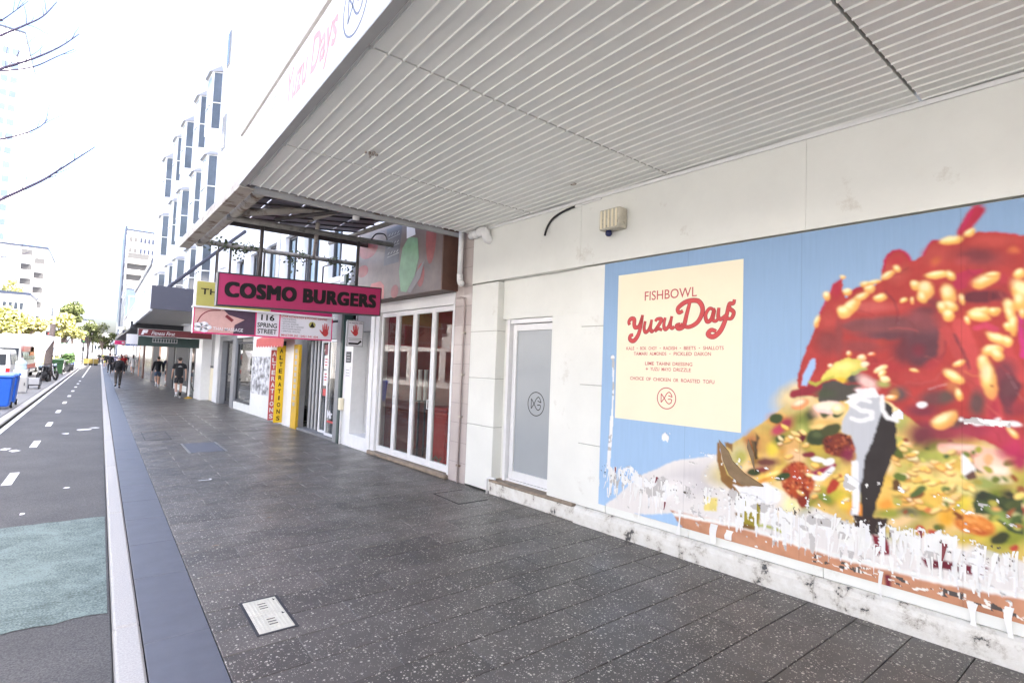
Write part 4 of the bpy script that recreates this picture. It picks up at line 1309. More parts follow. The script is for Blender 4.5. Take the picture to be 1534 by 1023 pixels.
('G',[1197,1894,-19,-3,1,-7],(248,228,184)),
('E',[946,1723,-18,10,-11,-38],(228,154,88)),
('G',[950,1737,-18,9,-10,-36],(244,204,118)),
('G',[951,1745,-14,7,-6,-23],(248,228,184)),
('E',[1017,1545,-61,48,-14,-33],(223,157,94)),
('G',[1024,1558,-60,47,-13,-31],(251,208,123)),
('G',[1028,1565,-46,36,-9,-20],(248,228,184)),
('E',[623,2277,-15,-1,0,-33],(227,159,96)),
('G',[626,2288,-15,-1,0,-31],(239,200,116)),
('G',[627,2295,-11,-1,0,-20],(248,228,184)),
('E',[778,1800,-10,0,0,-8],(150,80,60)),
('S',[917,1898,880,1871,843,1868],(226,150,90),5),
('E',[1026,1530,-73,41,-13,-43],(228,160,93)),
('G',[1034,1546,-72,40,-12,-41],(237,198,117)),
('G',[1039,1555,-55,31,-8,-26],(248,228,184)),
('E',[675,1492,-26,-27,9,-16],(229,163,90)),
('G',[678,1499,-26,-27,9,-15],(237,195,112)),
('G',[680,1502,-20,-20,5,-9],(248,228,184)),
('S',[702,1888,663,1797,625,1707],(226,200,200),2),
('S',[1194,1838,1195,1700],(200,140,140),2),
('S',[1437,2359,1440,2311],(220,160,150),2),
('S',[1284,2318,1296,2232],(190,160,160),2),
('S',[1812,1931,1812,1888],(226,180,180),2),
('P',[1669,1465,1595,1641,1504,1710,1416,1695,1399,1554,1459,1369,1512,1182,1538,921,1564,751,1605,742,1583,1015,1570,1225,1603,1367,1668,1380],(190,192,196)),
('P',[1399,1665,1340,1609,1310,1462,1310,1313,1356,1157,1415,946,1458,761,1528,760,1538,947,1512,1182,1459,1369,1407,1543],(62,56,55)),
('P',[1650,1610,1609,1651,1632,1670,1563,1706,1586,1726,1451,1754,1416,1684,1513,1668,1585,1610],(240,238,236)),
('S',[1486,1644,1549,1655,1604,1609,1540,1572,1468,1568,1468,1516,1530,1490,1603,1503],(240,238,236),18),
('S',[1399,1686,1399,1584,1365,1526,1310,1512],(240,238,236),18),
('P',[1602,1168,1556,1175,1547,919,1555,733,1591,724],(240,238,236)),
('P',[2715,1169,2688,1173,2666,1001,2612,886,2535,851,2523,926,2485,872,2448,903,2423,836,2258,867,2422,770,2545,727,2662,815,2718,993],(146,110,66)),
('P',[2393,1235,2345,1229,2346,1301,2310,1263,2344,1182,2331,1065,2360,1061],(112,90,62)),
('S',[2350,1217,2337,1076],(46,44,44),9),
('P',[2636,1179,2565,1176,2564,1103,2590,1124,2635,1142],(146,112,70)),
('P',[2496,755,2392,747,2302,648,2311,471,2429,442,2517,504,2469,611],(154,142,56)),
('S',[2511,541,2466,456,2358,448],(130,100,60),24),
('S',[2323,492,2186,503,2119,486],(176,180,100),17),
('P',[1591,755,1364,778,1381,656,1492,627,1573,657],(66,54,52)),
('P',[1458,636,1364,631,1347,518,1440,481],(130,44,58)),
('P',[1164,547,806,586,839,523,1125,497],(116,40,56)),
('S',[1360,348,1355,213],(120,44,60),22),
('P',[2840,623,2705,651,2703,528,2838,497],(222,206,130)),
('P',[939,1328,862,1239,863,1194,919,1157,940,1199],(236,234,230)),
('P',[925,1174,869,1229,859,1168,905,1150],(110,80,70)),
('E',[936,1551,-12,1,0,-14],(240,238,236)),
('E',[846,1545,-44,0,1,-23],(240,238,236)),
('E',[752,1569,-17,2,0,-17],(240,238,236)),
('E',[675,1553,-47,0,1,-17],(240,238,236)),
('S',[1119,1756,1065,1776,1013,1791],(226,224,224),4),
('E',[1153,1643,-34,10,-3,-23],(240,238,236)),
('E',[1841,1142,-57,-2,3,-21],(240,238,236)),
('E',[1764,1133,-46,16,-4,-26],(240,238,236)),
('S',[1870,988,1811,998,1735,1085],(240,238,236),23),
('P',[2565,802,2431,804,2270,870,2137,817,2136,750,2223,698,2394,696,2490,746],(242,238,234)),
]

# ================================================================== THE GROUND
g = part('ground', mat('far_ground', (.17, .165, .16), .9, scale=.2), None, (-700, 700, -300, 1100, -.4, -.135)); tag(g, kind='structure')
road_m, nt, n, l, b = newmat('asphalt')
tc = n.new('ShaderNodeNewGeometry')
n1 = n.new('ShaderNodeTexNoise'); n1.inputs['Scale'].default_value = 1.1; n1.inputs['Detail'].default_value = 8; n1.inputs['Roughness'].default_value = .7
n2 = n.new('ShaderNodeTexNoise'); n2.inputs['Scale'].default_value = 105; n2.inputs['Detail'].default_value = 4
l.new(tc.outputs['Position'], n1.inputs['Vector']); l.new(tc.outputs['Position'], n2.inputs['Vector'])
r1 = n.new('ShaderNodeValToRGB'); r1.color_ramp.elements[0].position = .3; r1.color_ramp.elements[1].position = .7
r1.color_ramp.elements[0].color = (.062, .060, .060, 1); r1.color_ramp.elements[1].color = (.098, .094, .093, 1)
r2 = n.new('ShaderNodeValToRGB'); r2.color_ramp.elements[0].position = .35; r2.color_ramp.elements[1].position = .7
r2.color_ramp.elements[0].color = (.55, .55, .55, 1); r2.color_ramp.elements[1].color = (1.5, 1.5, 1.48, 1)
mx = n.new('ShaderNodeMix'); mx.data_type = 'RGBA'; mx.blend_type = 'MULTIPLY'; mx.inputs[0].default_value = 1
l.new(n1.outputs['Fac'], r1.inputs['Fac']); l.new(n2.outputs['Fac'], r2.inputs['Fac']); l.new(r1.outputs[0], mx.inputs[6]); l.new(r2.outputs[0], mx.inputs[7])
l.new(mx.outputs[2], b.inputs['Base Color']); b.inputs['Roughness'].default_value = .72
bp = n.new('ShaderNodeBump'); bp.inputs['Strength'].default_value = .8; bp.inputs['Distance'].default_value = .008
l.new(n2.outputs['Fac'], bp.inputs['Height']); l.new(bp.outputs['Normal'], b.inputs['Normal'])
M['asphalt'] = road_m
gm, nt, n, l, b = newmat('worn_green_surfacing')
tc = n.new('ShaderNodeNewGeometry')
n1 = n.new('ShaderNodeTexNoise'); n1.inputs['Scale'].default_value = 2.2; n1.inputs['Detail'].default_value = 9; n1.inputs['Roughness'].default_value = .75; n1.inputs['Distortion'].default_value = .6
n2 = n.new('ShaderNodeTexNoise'); n2.inputs['Scale'].default_value = 75; n2.inputs['Detail'].default_value = 3
l.new(tc.outputs['Position'], n1.inputs['Vector']); l.new(tc.outputs['Position'], n2.inputs['Vector'])
ad = n.new('ShaderNodeMath'); ad.operation = 'ADD'; l.new(n1.outputs['Fac'], ad.inputs[0]); l.new(n2.outputs['Fac'], ad.inputs[1])
r1 = n.new('ShaderNodeValToRGB'); e = r1.color_ramp.elements; e[0].position = .41; e[1].position = .575
e[0].color = (.060, .085, .080, 1); e[1].color = (.185, .240, .222, 1)
hf = n.new('ShaderNodeMath'); hf.operation = 'MULTIPLY'; hf.inputs[1].default_value = .5; l.new(ad.outputs[0], hf.inputs[0]); l.new(hf.outputs[0], r1.inputs['Fac'])
l.new(r1.outputs[0], b.inputs['Base Color']); b.inputs['Roughness'].default_value = .75
bp = n.new('ShaderNodeBump'); bp.inputs['Strength'].default_value = .5; bp.inputs['Distance'].default_value = .005
l.new(n2.outputs['Fac'], bp.inputs['Height']); l.new(bp.outputs['Normal'], b.inputs['Normal'])
M['greenroad'] = gm

cyc = part('cycleway', M['asphalt'], None, (-1.76, .17, -12, 110, -.13, -.1)); tag(cyc, kind='structure')
def flat(name, m, parent, x0, x1, y0, y1, z): return obj_from(name, [(x0, y0, z), (x1, y0, z), (x1, y1, z), (x0, y1, z)], [(0, 1, 2, 3)], m, parent)
# ragged-edged green surfacing panel
pts = [(-1.745, 4.9)] + [(-1.745+i*.1, 4.88+rnd.uniform(-.02, .02)) for i in range(1, 19)] + [(.155, 4.87), (.155, 7.74)] + [(.155-i*.1, 7.75+rnd.uniform(-.02, .02)) for i in range(1, 19)] + [(-1.745, 7.75)]
obj_from('green_panel', [(x, y, -.096) for x, y in pts], [tuple(range(len(pts)))], M['greenroad'], cyc, fix=False)
y = 10.14; k = 0
while y < 46:
    flat('lane_dash', M['paint'], cyc, -.975, -.865, y, y+.98, -.096); y += 3.72
flat('centre_line', M['paint'], cyc, -.96, -.88, 50, 100, -.096)
flat('lane_dash', M['paint'], cyc, -.97, -.87, -3.0, -2.0, -.096); flat('lane_dash', M['paint'], cyc, -.97, -.87, 2.7, 3.68, -.104)
flat('edge_line', M['paint'], cyc, -1.74, -1.64, -12, 98, -.096)
for (x, y, s) in ((-.2, 16.6, .16), (.0, 16.9, .12), (-.5, 15.9, .1), (-1.3, 13.8, .12), (-1.15, 13.5, .1), (-.25, 9.6, .05), (-.6, 8.3, .04), (-.42, 4.3, .03)):   # worn paint flecks
    obj_from('paint_fleck', [(x+s*math.cos(t)*rnd.uniform(.4, 1), y+1.6*s*math.sin(t)*rnd.uniform(.4, 1), -.0955) for t in [i*.7 for i in range(9)]], [tuple(range(9))], M['paint'], cyc, fix=False)
# path between cycleway and traffic lanes
med = part('separator_path', M['grout'], None, (-3.2, -1.78, -12, 100, -.13, -.02)); tag(med, kind='structure')
for i in range(28):
    part('path_slab', M['concrete'], med, (-3.05, -1.97, -10+i*3.9, -10+i*3.9+3.88, -.02, 0))
for i in range(36):
    part('kerb_stone', M['kerb'], med, (-1.955, -1.775, -10+i*3.0, -10+i*3.0+2.985, -.06, .002), bevel=.012)
tr_m = mat('traffic_asphalt', (.12, .118, .115), .85, var=.15, scale=1.0)
tr = part('traffic_lanes', tr_m, None, (-16, -3.22, -60, 130, -.134, -.11)); tag(tr, kind='structure')
jn = part('cross_street', tr_m, None, (-60, 60, 110.2, 124, -.133, -.105)); tag(jn, kind='structure')
for i in range(9): flat('crossing_bar', M['paint'], jn, .4+i*.9, .9+i*.9, 111, 114, -.1)

# ---- footpath: dark bed, kerb stones, bluestone band, chip pavers
pav = part('footpath', M['grout'], None, (.33, 6.2, -9, 110, -.13, -.016)); tag(pav, kind='structure')
y = -1.9; i = 0
while y < 108:
    L = 3.12 if y < 60 else 12
    o = part('kerb_stone', M['kerb'], pav, (.178, .316, y+.005, y+L-.005, -.12, .0), bevel=.014 if y < 30 else 0, label=None); y += L
y = -.95; ys = [-2, -.5, .62, 1.74, 2.88, 4.01, 5.19, 6.11, 7.05, 7.92, 8.89]
while ys[-1] < 40: ys.append(ys[-1]+rnd.choice((.95, 1.05, 1.12)))
while ys[-1] < 108: ys.append(ys[-1]+6)
for a, b_ in zip(ys, ys[1:]):
    part('bluestone_slab', M['stone'], pav, (.322, .684, a+.002, b_-.002, -.016, 0), bevel=.003 if a < 14 else 0)
def paver_mesh(L, Wd):
    b_ = bmesh.new(); bmesh.ops.create_cube(b_, size=1)
    for v in b_.verts: v.co = Vector(((v.co.x+.5)*L, (v.co.y+.5)*Wd, (v.co.z-.5)*.016))
    bmesh.ops.bevel(b_, geom=[e for e in b_.edges if all(v.co.z > -.001 for v in e.verts)], offset=.003, segments=1, affect='EDGES')
    me = bpy.data.meshes.new('paver'); b_.to_mesh(me); b_.free(); me.materials.append(M['paver']); return me
PL, PW = .86, .34
pm_full = paver_mesh(PL-.0022, PW-.0065); pm_half = paver_mesh(PL/2-.0022, PW-.0065)
holes = [(.905, 1.175, 3.72, 4.28), (1.38, 2.06, 11.3, 12.65), (.84, 1.32, 13.35, 14.85)]
rows = []; cnt = 0; far = MB()
y = 2.90 + .0 - PW*10                      # a joint falls at Y = 2.90 as in the photograph
while y < 60:
    x = .69; first = (round((y-2.9)/PW) % 2 == 0)
    shift = rnd.choice((0, .2, .45)); seq = []
    if not first: seq.append((x, PL/2)); x += PL/2
    while x < 4.95 - .045*y + .1: seq.append((x, PL)); x += PL
    for (px, L) in seq:
        if y > .1 and cnt < 298:
            o = bpy.data.objects.new('paver', pm_full if L == PL else pm_half); col.objects.link(o); o.parent = pav
            o.location = (px+.001, y+.003, rnd.uniform(-.0012, .0006)); o.rotation_euler = (rnd.uniform(-.0012, .0012), rnd.uniform(-.0008, .0008), 0); cnt += 1
        else:
            far.box(px+.001, px+L-.001, y+.003, y+PW-.0035, -.016, 0)
    y += PW
o = far.build('paver', M['paver'], pav, kind='stuff')
part('far_paving', M['paver'], pav, (.69, 6.0, 60, 110, -.016, -.001), kind='stuff')

# ================================================================== NEAR BUILDING (white painted wall, recessed door, glazed shop)
A = thing('shop_building', W(3, 0, 0), 'white painted corner shop building with poster wall, grey door and glazed burger bar', 'building')
plinth_m, nt, n, l, b = newmat('chipped_white_plinth')
tc = n.new('ShaderNodeNewGeometry'); n1 = n.new('ShaderNodeTexNoise'); n1.inputs['Scale'].default_value = 5; n1.inputs['Detail'].default_value = 10; n1.inputs['Roughness'].default_value = .72
l.new(tc.outputs['Position'], n1.inputs['Vector'])
r1 = n.new('ShaderNodeValToRGB'); e = r1.color_ramp.elements; e[0].position = .35; e[0].color = (.06, .06, .06, 1); e[1].position = .47; e[1].color = (.62, .60, .55, 1)
q = e.new(.385); q.color = (.07, .07, .072, 1); q = e.new(.405); q.color = (.42, .39, .34, 1); q = e.new(.62); q.color = (.70, .69, .65, 1)
l.new(n1.outputs['Fac'], r1.inputs['Fac']); l.new(r1.outputs[0], b.inputs['Base Color']); b.inputs['Roughness'].default_value = .6
bp = n.new('ShaderNodeBump'); bp.inputs['Strength'].default_value = .6; bp.inputs['Distance'].default_value = .02; l.new(n1.outputs['Fac'], bp.inputs['Height']); l.new(bp.outputs['Normal'], b.inputs['Normal'])

# wall panels behind the poster
us = [-13, -8, -4, -1.6, -.6, .6, 1.8, 3.0, 4.035]
for a, c in zip(us, us[1:]):
    part('wall_panel', M['wall'], A, (a+.002, c-.002, -.3, 0, .2, 3.055), wall=True, bevel=.004)
# courses of the pier between door and poster, and of the pier left of the door
for (u0, u1, o0) in ((4.039, 4.488, -.3), (6.105, 6.74, -.3)):
    zz = [.02 if u0 > 6 else .2, .93, 1.63, 2.33, 3.055]
    for a, c in zip(zz, zz[1:]):
        part('pier_block', M['wall'], A, (u0, u1, o0, .004, a+.003, c-.003), wall=True, bevel=.006)
    part('mortar_core', M['shadowgap'], A, (u0+.01, u1-.01, o0-.05, -.006, .02, 3.05), wall=True)
us = [-13, -5.7, -3.15, -.6, 1.95, 4.52, 6.74]
for a, c in zip(us, us[1:]):
    part('lintel_block', M['wall'], A, (a+.0008, c-.0008, -.3, .012, 3.07, 3.905), wall=True, bevel=.002)
part('cornice_strip', M['white'], A, (-13, 6.74, .013, .035, 3.858, 3.893), wall=True)
# rounded chipped plinth
b_ = MB(); prof = [(0, 0), (.062, 0), (.066, .08), (.062, .14), (.048, .178), (.02, .197), (0, .2)]
for (a, c) in ((-13, -1.9), (-1.9, -.6), (-.6, .6), (.6, 1.85), (1.85, 3.05), (3.05, 4.465)):
    bb = MB(); k = 8; nn = len(prof)
    V = [W(a+.002+(c-a-.004)*i/k, o_, z_) for i in range(k+1) for (o_, z_) in prof]
    F = [(i*nn+j, i*nn+j+1, (i+1)*nn+j+1, (i+1)*nn+j) for i in range(k) for j in range(nn-1)] + [tuple(range(nn)), tuple(k*nn+j for j in range(nn))]
    bb.add(V, F); bb.build('plinth_block', plinth_m, A, smooth=False)
# door recess
part('recess_panel', M['wall'], A, (4.489, 6.104, -.3, -.10, 2.50, 3.068), wall=True, bevel=.003)
part('side_panel', M['wall'], A, (4.489, 4.995, -.3, -.012, .03, 2.498), wall=True, bevel=.004)
part('recess_reveal', M['wall'], A, (5.985, 6.104, -.5, -.155, .02, 2.498), wall=True)
part('door_step', M['tan'], A, (4.49, 6.103, -.4, .055, .172, .205), wall=True, bevel=.01)
part('step_riser', plinth_m, A, (4.468, 6.103, -.4, .045, .0, .171), wall=True, bevel=.01)
D = part('door', M['alu'], A, (5.0, 5.07, -.21, -.15, .235, 2.42), (5.84, 5.92, -.21, -.15, .235, 2.42), (5.071, 5.839, -.21, -.15, 2.33, 2.42), (5.071, 5.839, -.21, -.15, .235, .35), wall=True, bevel=.004)
part('door_surround', M['alu'], D, (4.997, 5.035, -.25, -.11, .206, 2.49), (5.93, 5.98, -.25, -.09, .206, 2.49), (5.036, 5.929, -.25, -.11, 2.43, 2.49), (5.036, 5.929, -.24, -.12, .206, .232), wall=True)
part('glass', M['frost'], D, (5.065, 5.845, -.185, -.175, .34, 2.34), wall=True)
b_ = MB(); fish_emblem(b_, 0, 0, .16, wallface(5.42, 1.32, -.172), .011); b_.build('emblem', M['ink'], D)
b_ = MB(); b_.tube([W(5.05, -.148, 1.3), W(5.05, -.085, 1.3), W(5.05, -.085, 1.0), W(5.05, -.148, 1.0)], .011); b_.wbox(5.03, 5.07, -.15, -.14, .86, .96); b_.build('handle', M['dgrey'], D)
part('room_back', M['darkint'], A, (4.4, 6.2, -1.2, -1.15, 0, 3.05), wall=True)
b_ = MB(); b_.tube([W(6.13, .05, .0), W(6.13, .06, .19), W(6.10, .06, .225), W(5.95, .05, .235)], .016); b_.build('conduit', M['white'], A, smooth=True)
# junction box with a blue lamp, loose cable, pipe elbow under the ceiling
lampb = thing('alarm_box', W(3.97, .012, 3.5), 'small square grimy cream alarm box with blue lamp on white wall', 'alarm box')
hb = MB(); hb.wbox(3.82, 4.11, .013, .16, 3.41, 3.65); hb.build('housing', mat('grimy_cream_plastic', (.52, .49, .40), .5, var=.2, scale=12, dirt=((.16, .13, .08), .56, 18)), lampb, bevel=.022, segs=2)
hb = MB()
for k in range(5): hb.wbox(3.85+k*.053, 3.873+k*.053, .157, .167, 3.43, 3.63)
hb.build('ribs', M['cream'], lampb)
p = W(4.02, .09, 0); hb = MB(); hb.lathe([(.035, 3.412), (.04, 3.39), (.04, 3.37), (.025, 3.35), (.005, 3.345)], p[0], p[1], 12); hb.build('blue_lamp', mat('blue_lens', (.015, .02, .09), .15), lampb, smooth=True)
hb = MB(); hb.tube(spline([W(5.12, .05, 3.55), W(5.10, .04, 3.64), W(5.02, .035, 3.74), W(4.88, .03, 3.80), W(4.7, .03, 3.83), W(4.62, .03, 3.835)], 4), .014)
tag(hb.build('cable', M['black'], None, smooth=True), 'black cable end curling loose from white wall under the ceiling', 'cable')
hb = MB(); hb.tube([W(4.66, .025, 3.838), W(4.2, .025, 3.845)], .01); tag(hb.build('conduit', M['white'], None), 'thin white conduit clipped along wall top beside loose cable', 'conduit')
hb = MB(); hb.tube([W(6.72, .09, 3.80), W(6.48, .09, 3.82)], .055, 12); hb.tube(spline([W(6.5, .09, 3.82), W(6.4, .09, 3.83), W(6.35, .09, 3.80), W(6.35, .06, 3.72), W(6.35, .0, 3.70)], 4), .07, 12)
hb.tube([W(6.62, .09, 3.81), W(6.56, .09, 3.815)], .068, 12); tag(hb.build('pipe_elbow', M['white'], None, smooth=True), 'white plastic pipe elbow against wall below canopy ceiling', 'pipe')

# tiled pilaster
rows_z = [i*.305 for i in range(13)]
for i, z0 in enumerate(rows_z):
    for (u0, u1) in (((6.745, 6.98), (6.98, 7.2)) if i % 1 == 0 else ()):
        part('tile', M['tile'], A, (u0+.0025, u1-.0025, -.1, 0, z0+.003, z0+.302), wall=True, bevel=.003)
part('tile_bed', M['shadowgap'], A, (6.742, 7.2, -.3, -.004, 0, 3.97), wall=True)
hb = MB(); hb.tube([W(6.90, .025, 0), W(6.90, .025, 2.80), W(6.91, .025, 2.86), W(7.0, .025, 2.88), W(7.12, .025, 2.88)], .014)
cd = hb.build('conduit', mat('pinkish_conduit', (.36, .30, .28), .5), A, smooth=True)
hb = MB()
for z in (.25, 1.0, 1.65, 2.3): hb.wbox(6.865, 6.935, .0, .045, z, z+.03)
hb.build('clip', M['rust'], cd)
hb = MB(); hb.tube([W(6.97, .09, 3.96), W(6.97, .09, 3.2)], .042, 12); hb.tube(spline([W(6.97, .09, 3.24), W(6.96, .09, 3.14), W(6.93, .10, 3.10), W(6.88, .11, 3.08)], 4), .048, 12); hb.build('downpipe', M['white'], A, smooth=True)

# folding glazed doors of the burger bar
U0, U1 = 7.25, 9.80
part('door_header', M['alu'], A, (7.2, 10.0, -.12, .01, 2.79, 2.985), wall=True, bevel=.004)
part('door_jamb', M['alu'], A, (7.2, 7.25, -.12, .005, .05, 2.788), wall=True, bevel=.004); part('door_jamb', M['alu'], A, (9.82, 9.98, -.12, .005, .05, 2.788), wall=True, bevel=.004)
part('threshold', M['tan'], A, (7.2, 10.0, -.25, .06, 0, .07), wall=True, bevel=.012)
pw = (U1-U0)/4
for k in range(4):
    a = U0+k*pw+.003; c = a+pw-.006
    fd = part('folding_door', M['alu'], A, (a, a+.055, -.10, -.04, .075, 2.785), (c-.055, c, -.10, -.04, .075, 2.785), (a+.056, c-.056, -.10, -.04, 2.70, 2.785), (a+.056, c-.056, -.10, -.04, .075, .19), wall=True, bevel=.004)
    part('glass', M['glass'], fd, (a+.05, c-.05, -.075, -.067, .18, 2.71), wall=True)
    if k in (1, 2):
        u = a+.03 if k == 1 else c-.03
        hb = MB(); hb.tube([W(u, -.038, 1.05), W(u, -.0, 1.05), W(u, .0, 1.2), W(u, -.038, 1.2)], .009, 6); hb.build('handle', M['alu'], fd)
# room behind
part('room_floor', M['intfloor'], A, (7.0, 10.0, -5, -.26, -.01, .03), wall=True)
part('room_wall', M['intwall'], A, (6.95, 7.05, -5, -.31, 0, 3.0), (7.05, 10.0, -5, -4.9, 0, 3.0), (9.99, 10.09, -5, -.3, 0, 3.0), wall=True)
part('room_ceiling', mat('maroon_ceiling', (.12, .03, .03), .6), A, (7.0, 10.05, -5, -.13, 3.0, 3.1), wall=True)
ct = thing('shop_counter', W(8.4, -3, 0), 'rust orange shop counter seen through the burger bar glass', 'counter')
part('front_panel', M['intorange'], ct, (7.2, 9.6, -2.2, -2.1, .03, 1.75), wall=True); part('counter_top', M['brown'], ct, (7.1, 9.7, -2.6, -2.06, 1.75, 1.8), wall=True)
mb_ = thing('menu_board', W(8.4, -4.8, 2), 'long white menu strip with glow raised to light the burger bar room', 'menu board')
em, nt, n, l, b = newmat('menu_fill_glow'); b.inputs['Emission Color'].default_value = (1, .95, .88, 1); b.inputs['Emission Strength'].default_value = 7; b.inputs['Base Color'].default_value = (.8, .78, .75, 1)  # glow set strong to brighten the room behind the glass
part('screen', em, mb_, (7.3, 9.6, -4.86, -4.82, 1.95, 2.12), wall=True); part('frame', M['dgrey'], mb_, (7.25, 9.65, -4.89, -4.862, 1.9, 2.17), wall=True)
for k in range(3):
    p = W(9.35-.14*k, -.55-.05*k, 0); st = thing('paper_cup_stack', p, ['tall stack of white paper cups just inside the leftmost glass door', 'middle stack of paper cups inside the leftmost glass door', 'stack of pale cups furthest inside the leftmost glass door'][k], 'cup stack')
    hb = MB(); prof = []
    for j in range(12): prof += [(.036, 1.1+j*.05), (.045, 1.148+j*.05)]
    hb.lathe(prof, p[0], p[1], 12); hb.build('cups', M['white' if k else 'cream'], st); part('shelf', M['dgrey'], st, (p[0]-.06, p[0]+.06, p[1]-.06, p[1]+.06, 1.07, 1.099)); hb = MB(); hb.tube([(p[0], p[1], .03), (p[0], p[1], 1.07)], .02); hb.build('stand', M['dgrey'], st)
rb = thing('red_bin', W(8.0, -.45, .03), 'tall red plastic bin standing just behind the glass doors', 'bin')
part('body', M['redbin'], rb, (7.78, 8.28, -.75, -.3, .05, 1.0), wall=True, bevel=.03); part('lid', M['redbin'], rb, (7.76, 8.30, -.78, -.27, 1.0, 1.06), wall=True, bevel=.02)
hb = MB(); ribbon(hb, [(0, 0), (.1, .08), (.2, .02), (.28, .09)], .05, wallface(8.15, .12, -.297)); hb.build('sticker', M['tan'], rb)
for k, (z0, z1, mm, lab) in enumerate(((.03, .5, 'alu', 'white wire milk crate on floor behind the rightmost glass door'), (.52, 1.0, 'grey', 'grey plastic crate stacked on the white milk crate behind glass'), (1.005, 1.07, 'redbin', 'flat red tray on top of the grey crate behind glass'))):
    c = thing('crate', W(7.5, -.45, z0), lab, 'crate')
    hb = MB()
    if k == 0:
        for j in range(5):
            hb.wbox(7.36+j*.075, 7.375+j*.075, -.32, -.305, z0, z1); hb.wbox(7.36, 7.68, -.32, -.305, z0+.01+j*.11, z0+.03+j*.11)
        hb.build('wire_front', M['alu'], c); part('sides', M['alu'], c, (7.36, 7.375, -.6, -.321, z0, z1), (7.665, 7.68, -.6, -.321, z0, z1), (7.376, 7.664, -.6, -.585, z0, z1), wall=True)
    else:
        hb.wbox(7.34, 7.7, -.65, -.30, z0, z1-.03); hb.build('body', M[mm], c, bevel=.02); part('rim', M[mm], c, (7.32, 7.72, -.67, -.28, z1-.03, z1), wall=True, bevel=.008)
cr_ = None
# mural box above the shop front: muted grey-red panel, no figure
MU = thing('mural_sign_box', W(8.7, 0, 2.99), 'grey and faded red mural box above the burger bar doors', 'sign')
part('end_panel', M['brown'], MU, (7.14, 7.17, .0, .30, 2.99, 4.45), wall=True); 
part('carcass', M['brown'], MU, (7.171, 10.28, .0, .285, 2.99, 4.45), wall=True)
mural_m = mat('mural_grey', (.150, .108, .100), .4, var=.4, scale=1.6)
part('face', mural_m, MU, (7.171, 10.3, .2855, .30, 2.99, 4.45), wall=True)
ff = wallface(10.3, 2.99, .302)
rp = mat('faded_red_print', (.26, .055, .055), .45, var=.4, scale=3)
for (a, c, r1, r2) in ((.45, 1.05, .42, .2), (.25, .62, .25, .12), (2.78, .95, .16, .5), (1.62, .1, .14, .12), (2.5, .3, .12, .2)): hb = MB(); disc(hb, a, c, r1, r2, ff); hb.build('red_patch', rp, MU)
hb = MB(); hb.add([ff(*q) for q in ((.55, .0), (.55, .22), (.68, .33), (1.05, .34), (1.2, .25), (1.22, .0))], [(0, 1, 2, 3, 4, 5)]); hb.build('tomato_patch', mat('tomato_print', (.45, .12, .12), .45, var=.2), MU)
fg = wallface(10.3, 2.99, .304); hb = MB(); hb.add([fg(*q) for q in ((1.15, .62), (1.72, .62), (1.8, 1.3), (1.22, 1.3))], [(0, 1, 2, 3)]); hb.build('slate_patch', mat('slate_print', (.075, .075, .095), .45, var=.2), MU)
fh = wallface(10.3, 2.99, .306); hb = MB()
for j in range(3):
    for q in range(4): ribbon(hb, [(1.3+q*.11, 1.15-j*.17), (1.36+q*.11, 1.19-j*.17)], .02, fh)
    ribbon(hb, [(1.28, 1.10-j*.17), (1.72, 1.13-j*.17)], .012, fh)
hb.build('chalk_marks', M['lip'], MU)
hb = MB(); hb.add([fg(*q) for q in ((1.85, .08), (1.75, .45), (1.84, .85), (2.05, 1.02), (2.35, .95), (2.42, .6), (2.3, .3), (2.05, .05))], [tuple(range(8))]); hb.build('green_patch', mat('leaf_green_print', (.15, .29, .17), .45, var=.2), MU)
hb = MB(); hb.add([fh(*q) for q in ((1.98, 1.0), (1.96, 1.25), (2.2, 1.32), (2.28, 1.02))], [(0, 1, 2, 3)]); hb.build('white_patch', M['signwhite'], MU)
hb = MB(); hb.add([fh(*q) for q in ((2.08, .06), (2.35, .35), (2.62, .55), (2.5, .25), (2.2, .02))], [tuple(range(5))]); hb.build('grey_patch', mat('grey_print', (.16, .15, .16), .45), MU)
# narrow entry left of the doors
part('entry_pier', M['white'], A, (10.0, 10.16, -.3, .02, .0, 2.98), (10.98, 11.42, -.3, .01, .0, 2.7), wall=True, bevel=.005)
part('entry_head', M['grey'], A, (10.161, 10.98, -.3, -.02, 2.45, 2.98), wall=True)
part('entry_step', M['white'], A, (10.161, 10.979, -1.6, .02, .0, .27), wall=True, bevel=.005)
ed = part('entry_door', M['alu'], A, (10.165, 10.24, -.55, -.5, .275, 2.44), (10.85, 10.975, -.55, -.5, .275, 2.44), (10.241, 10.849, -.55, -.5, 2.3, 2.44), (10.241, 10.849, -.55, -.5, .275, .42), wall=True)
part('panel', mat('pale_grey_panel', (.36, .36, .35), .3), ed, (10.24, 10.85, -.535, -.52, 1.0, 2.31), wall=True); part('vent', M['dgrey'], ed, (10.24, 10.85, -.533, -.515, .41, .99), wall=True)
part('entry_wall', M['white'], A, (10.09, 10.16, -1.6, -.31, .27, 2.98), (10.98, 11.05, -1.6, -.31, .27, 2.98), wall=True)
for k, (z0, z1, m_, lab) in enumerate(((1.78, 2.02, 'dgrey', 'dark framed picture notice on white pier left of the entry'), (1.45, 1.70, 'signwhite', 'white paper notice below dark notice on white pier'))):
    nt_ = part('wall_notice', M[m_], None, (11.06, 11.3, .011, .022, z0, z1), wall=True); tag(nt_, lab, 'notice')
    hb = MB()
    for j in range(3): ribbon(hb, [(.03, .05+j*.06), (.2, .05+j*.06)], .02, wallface(11.29, z0, .0235))
    hb.build('print', M['lip'], nt_)
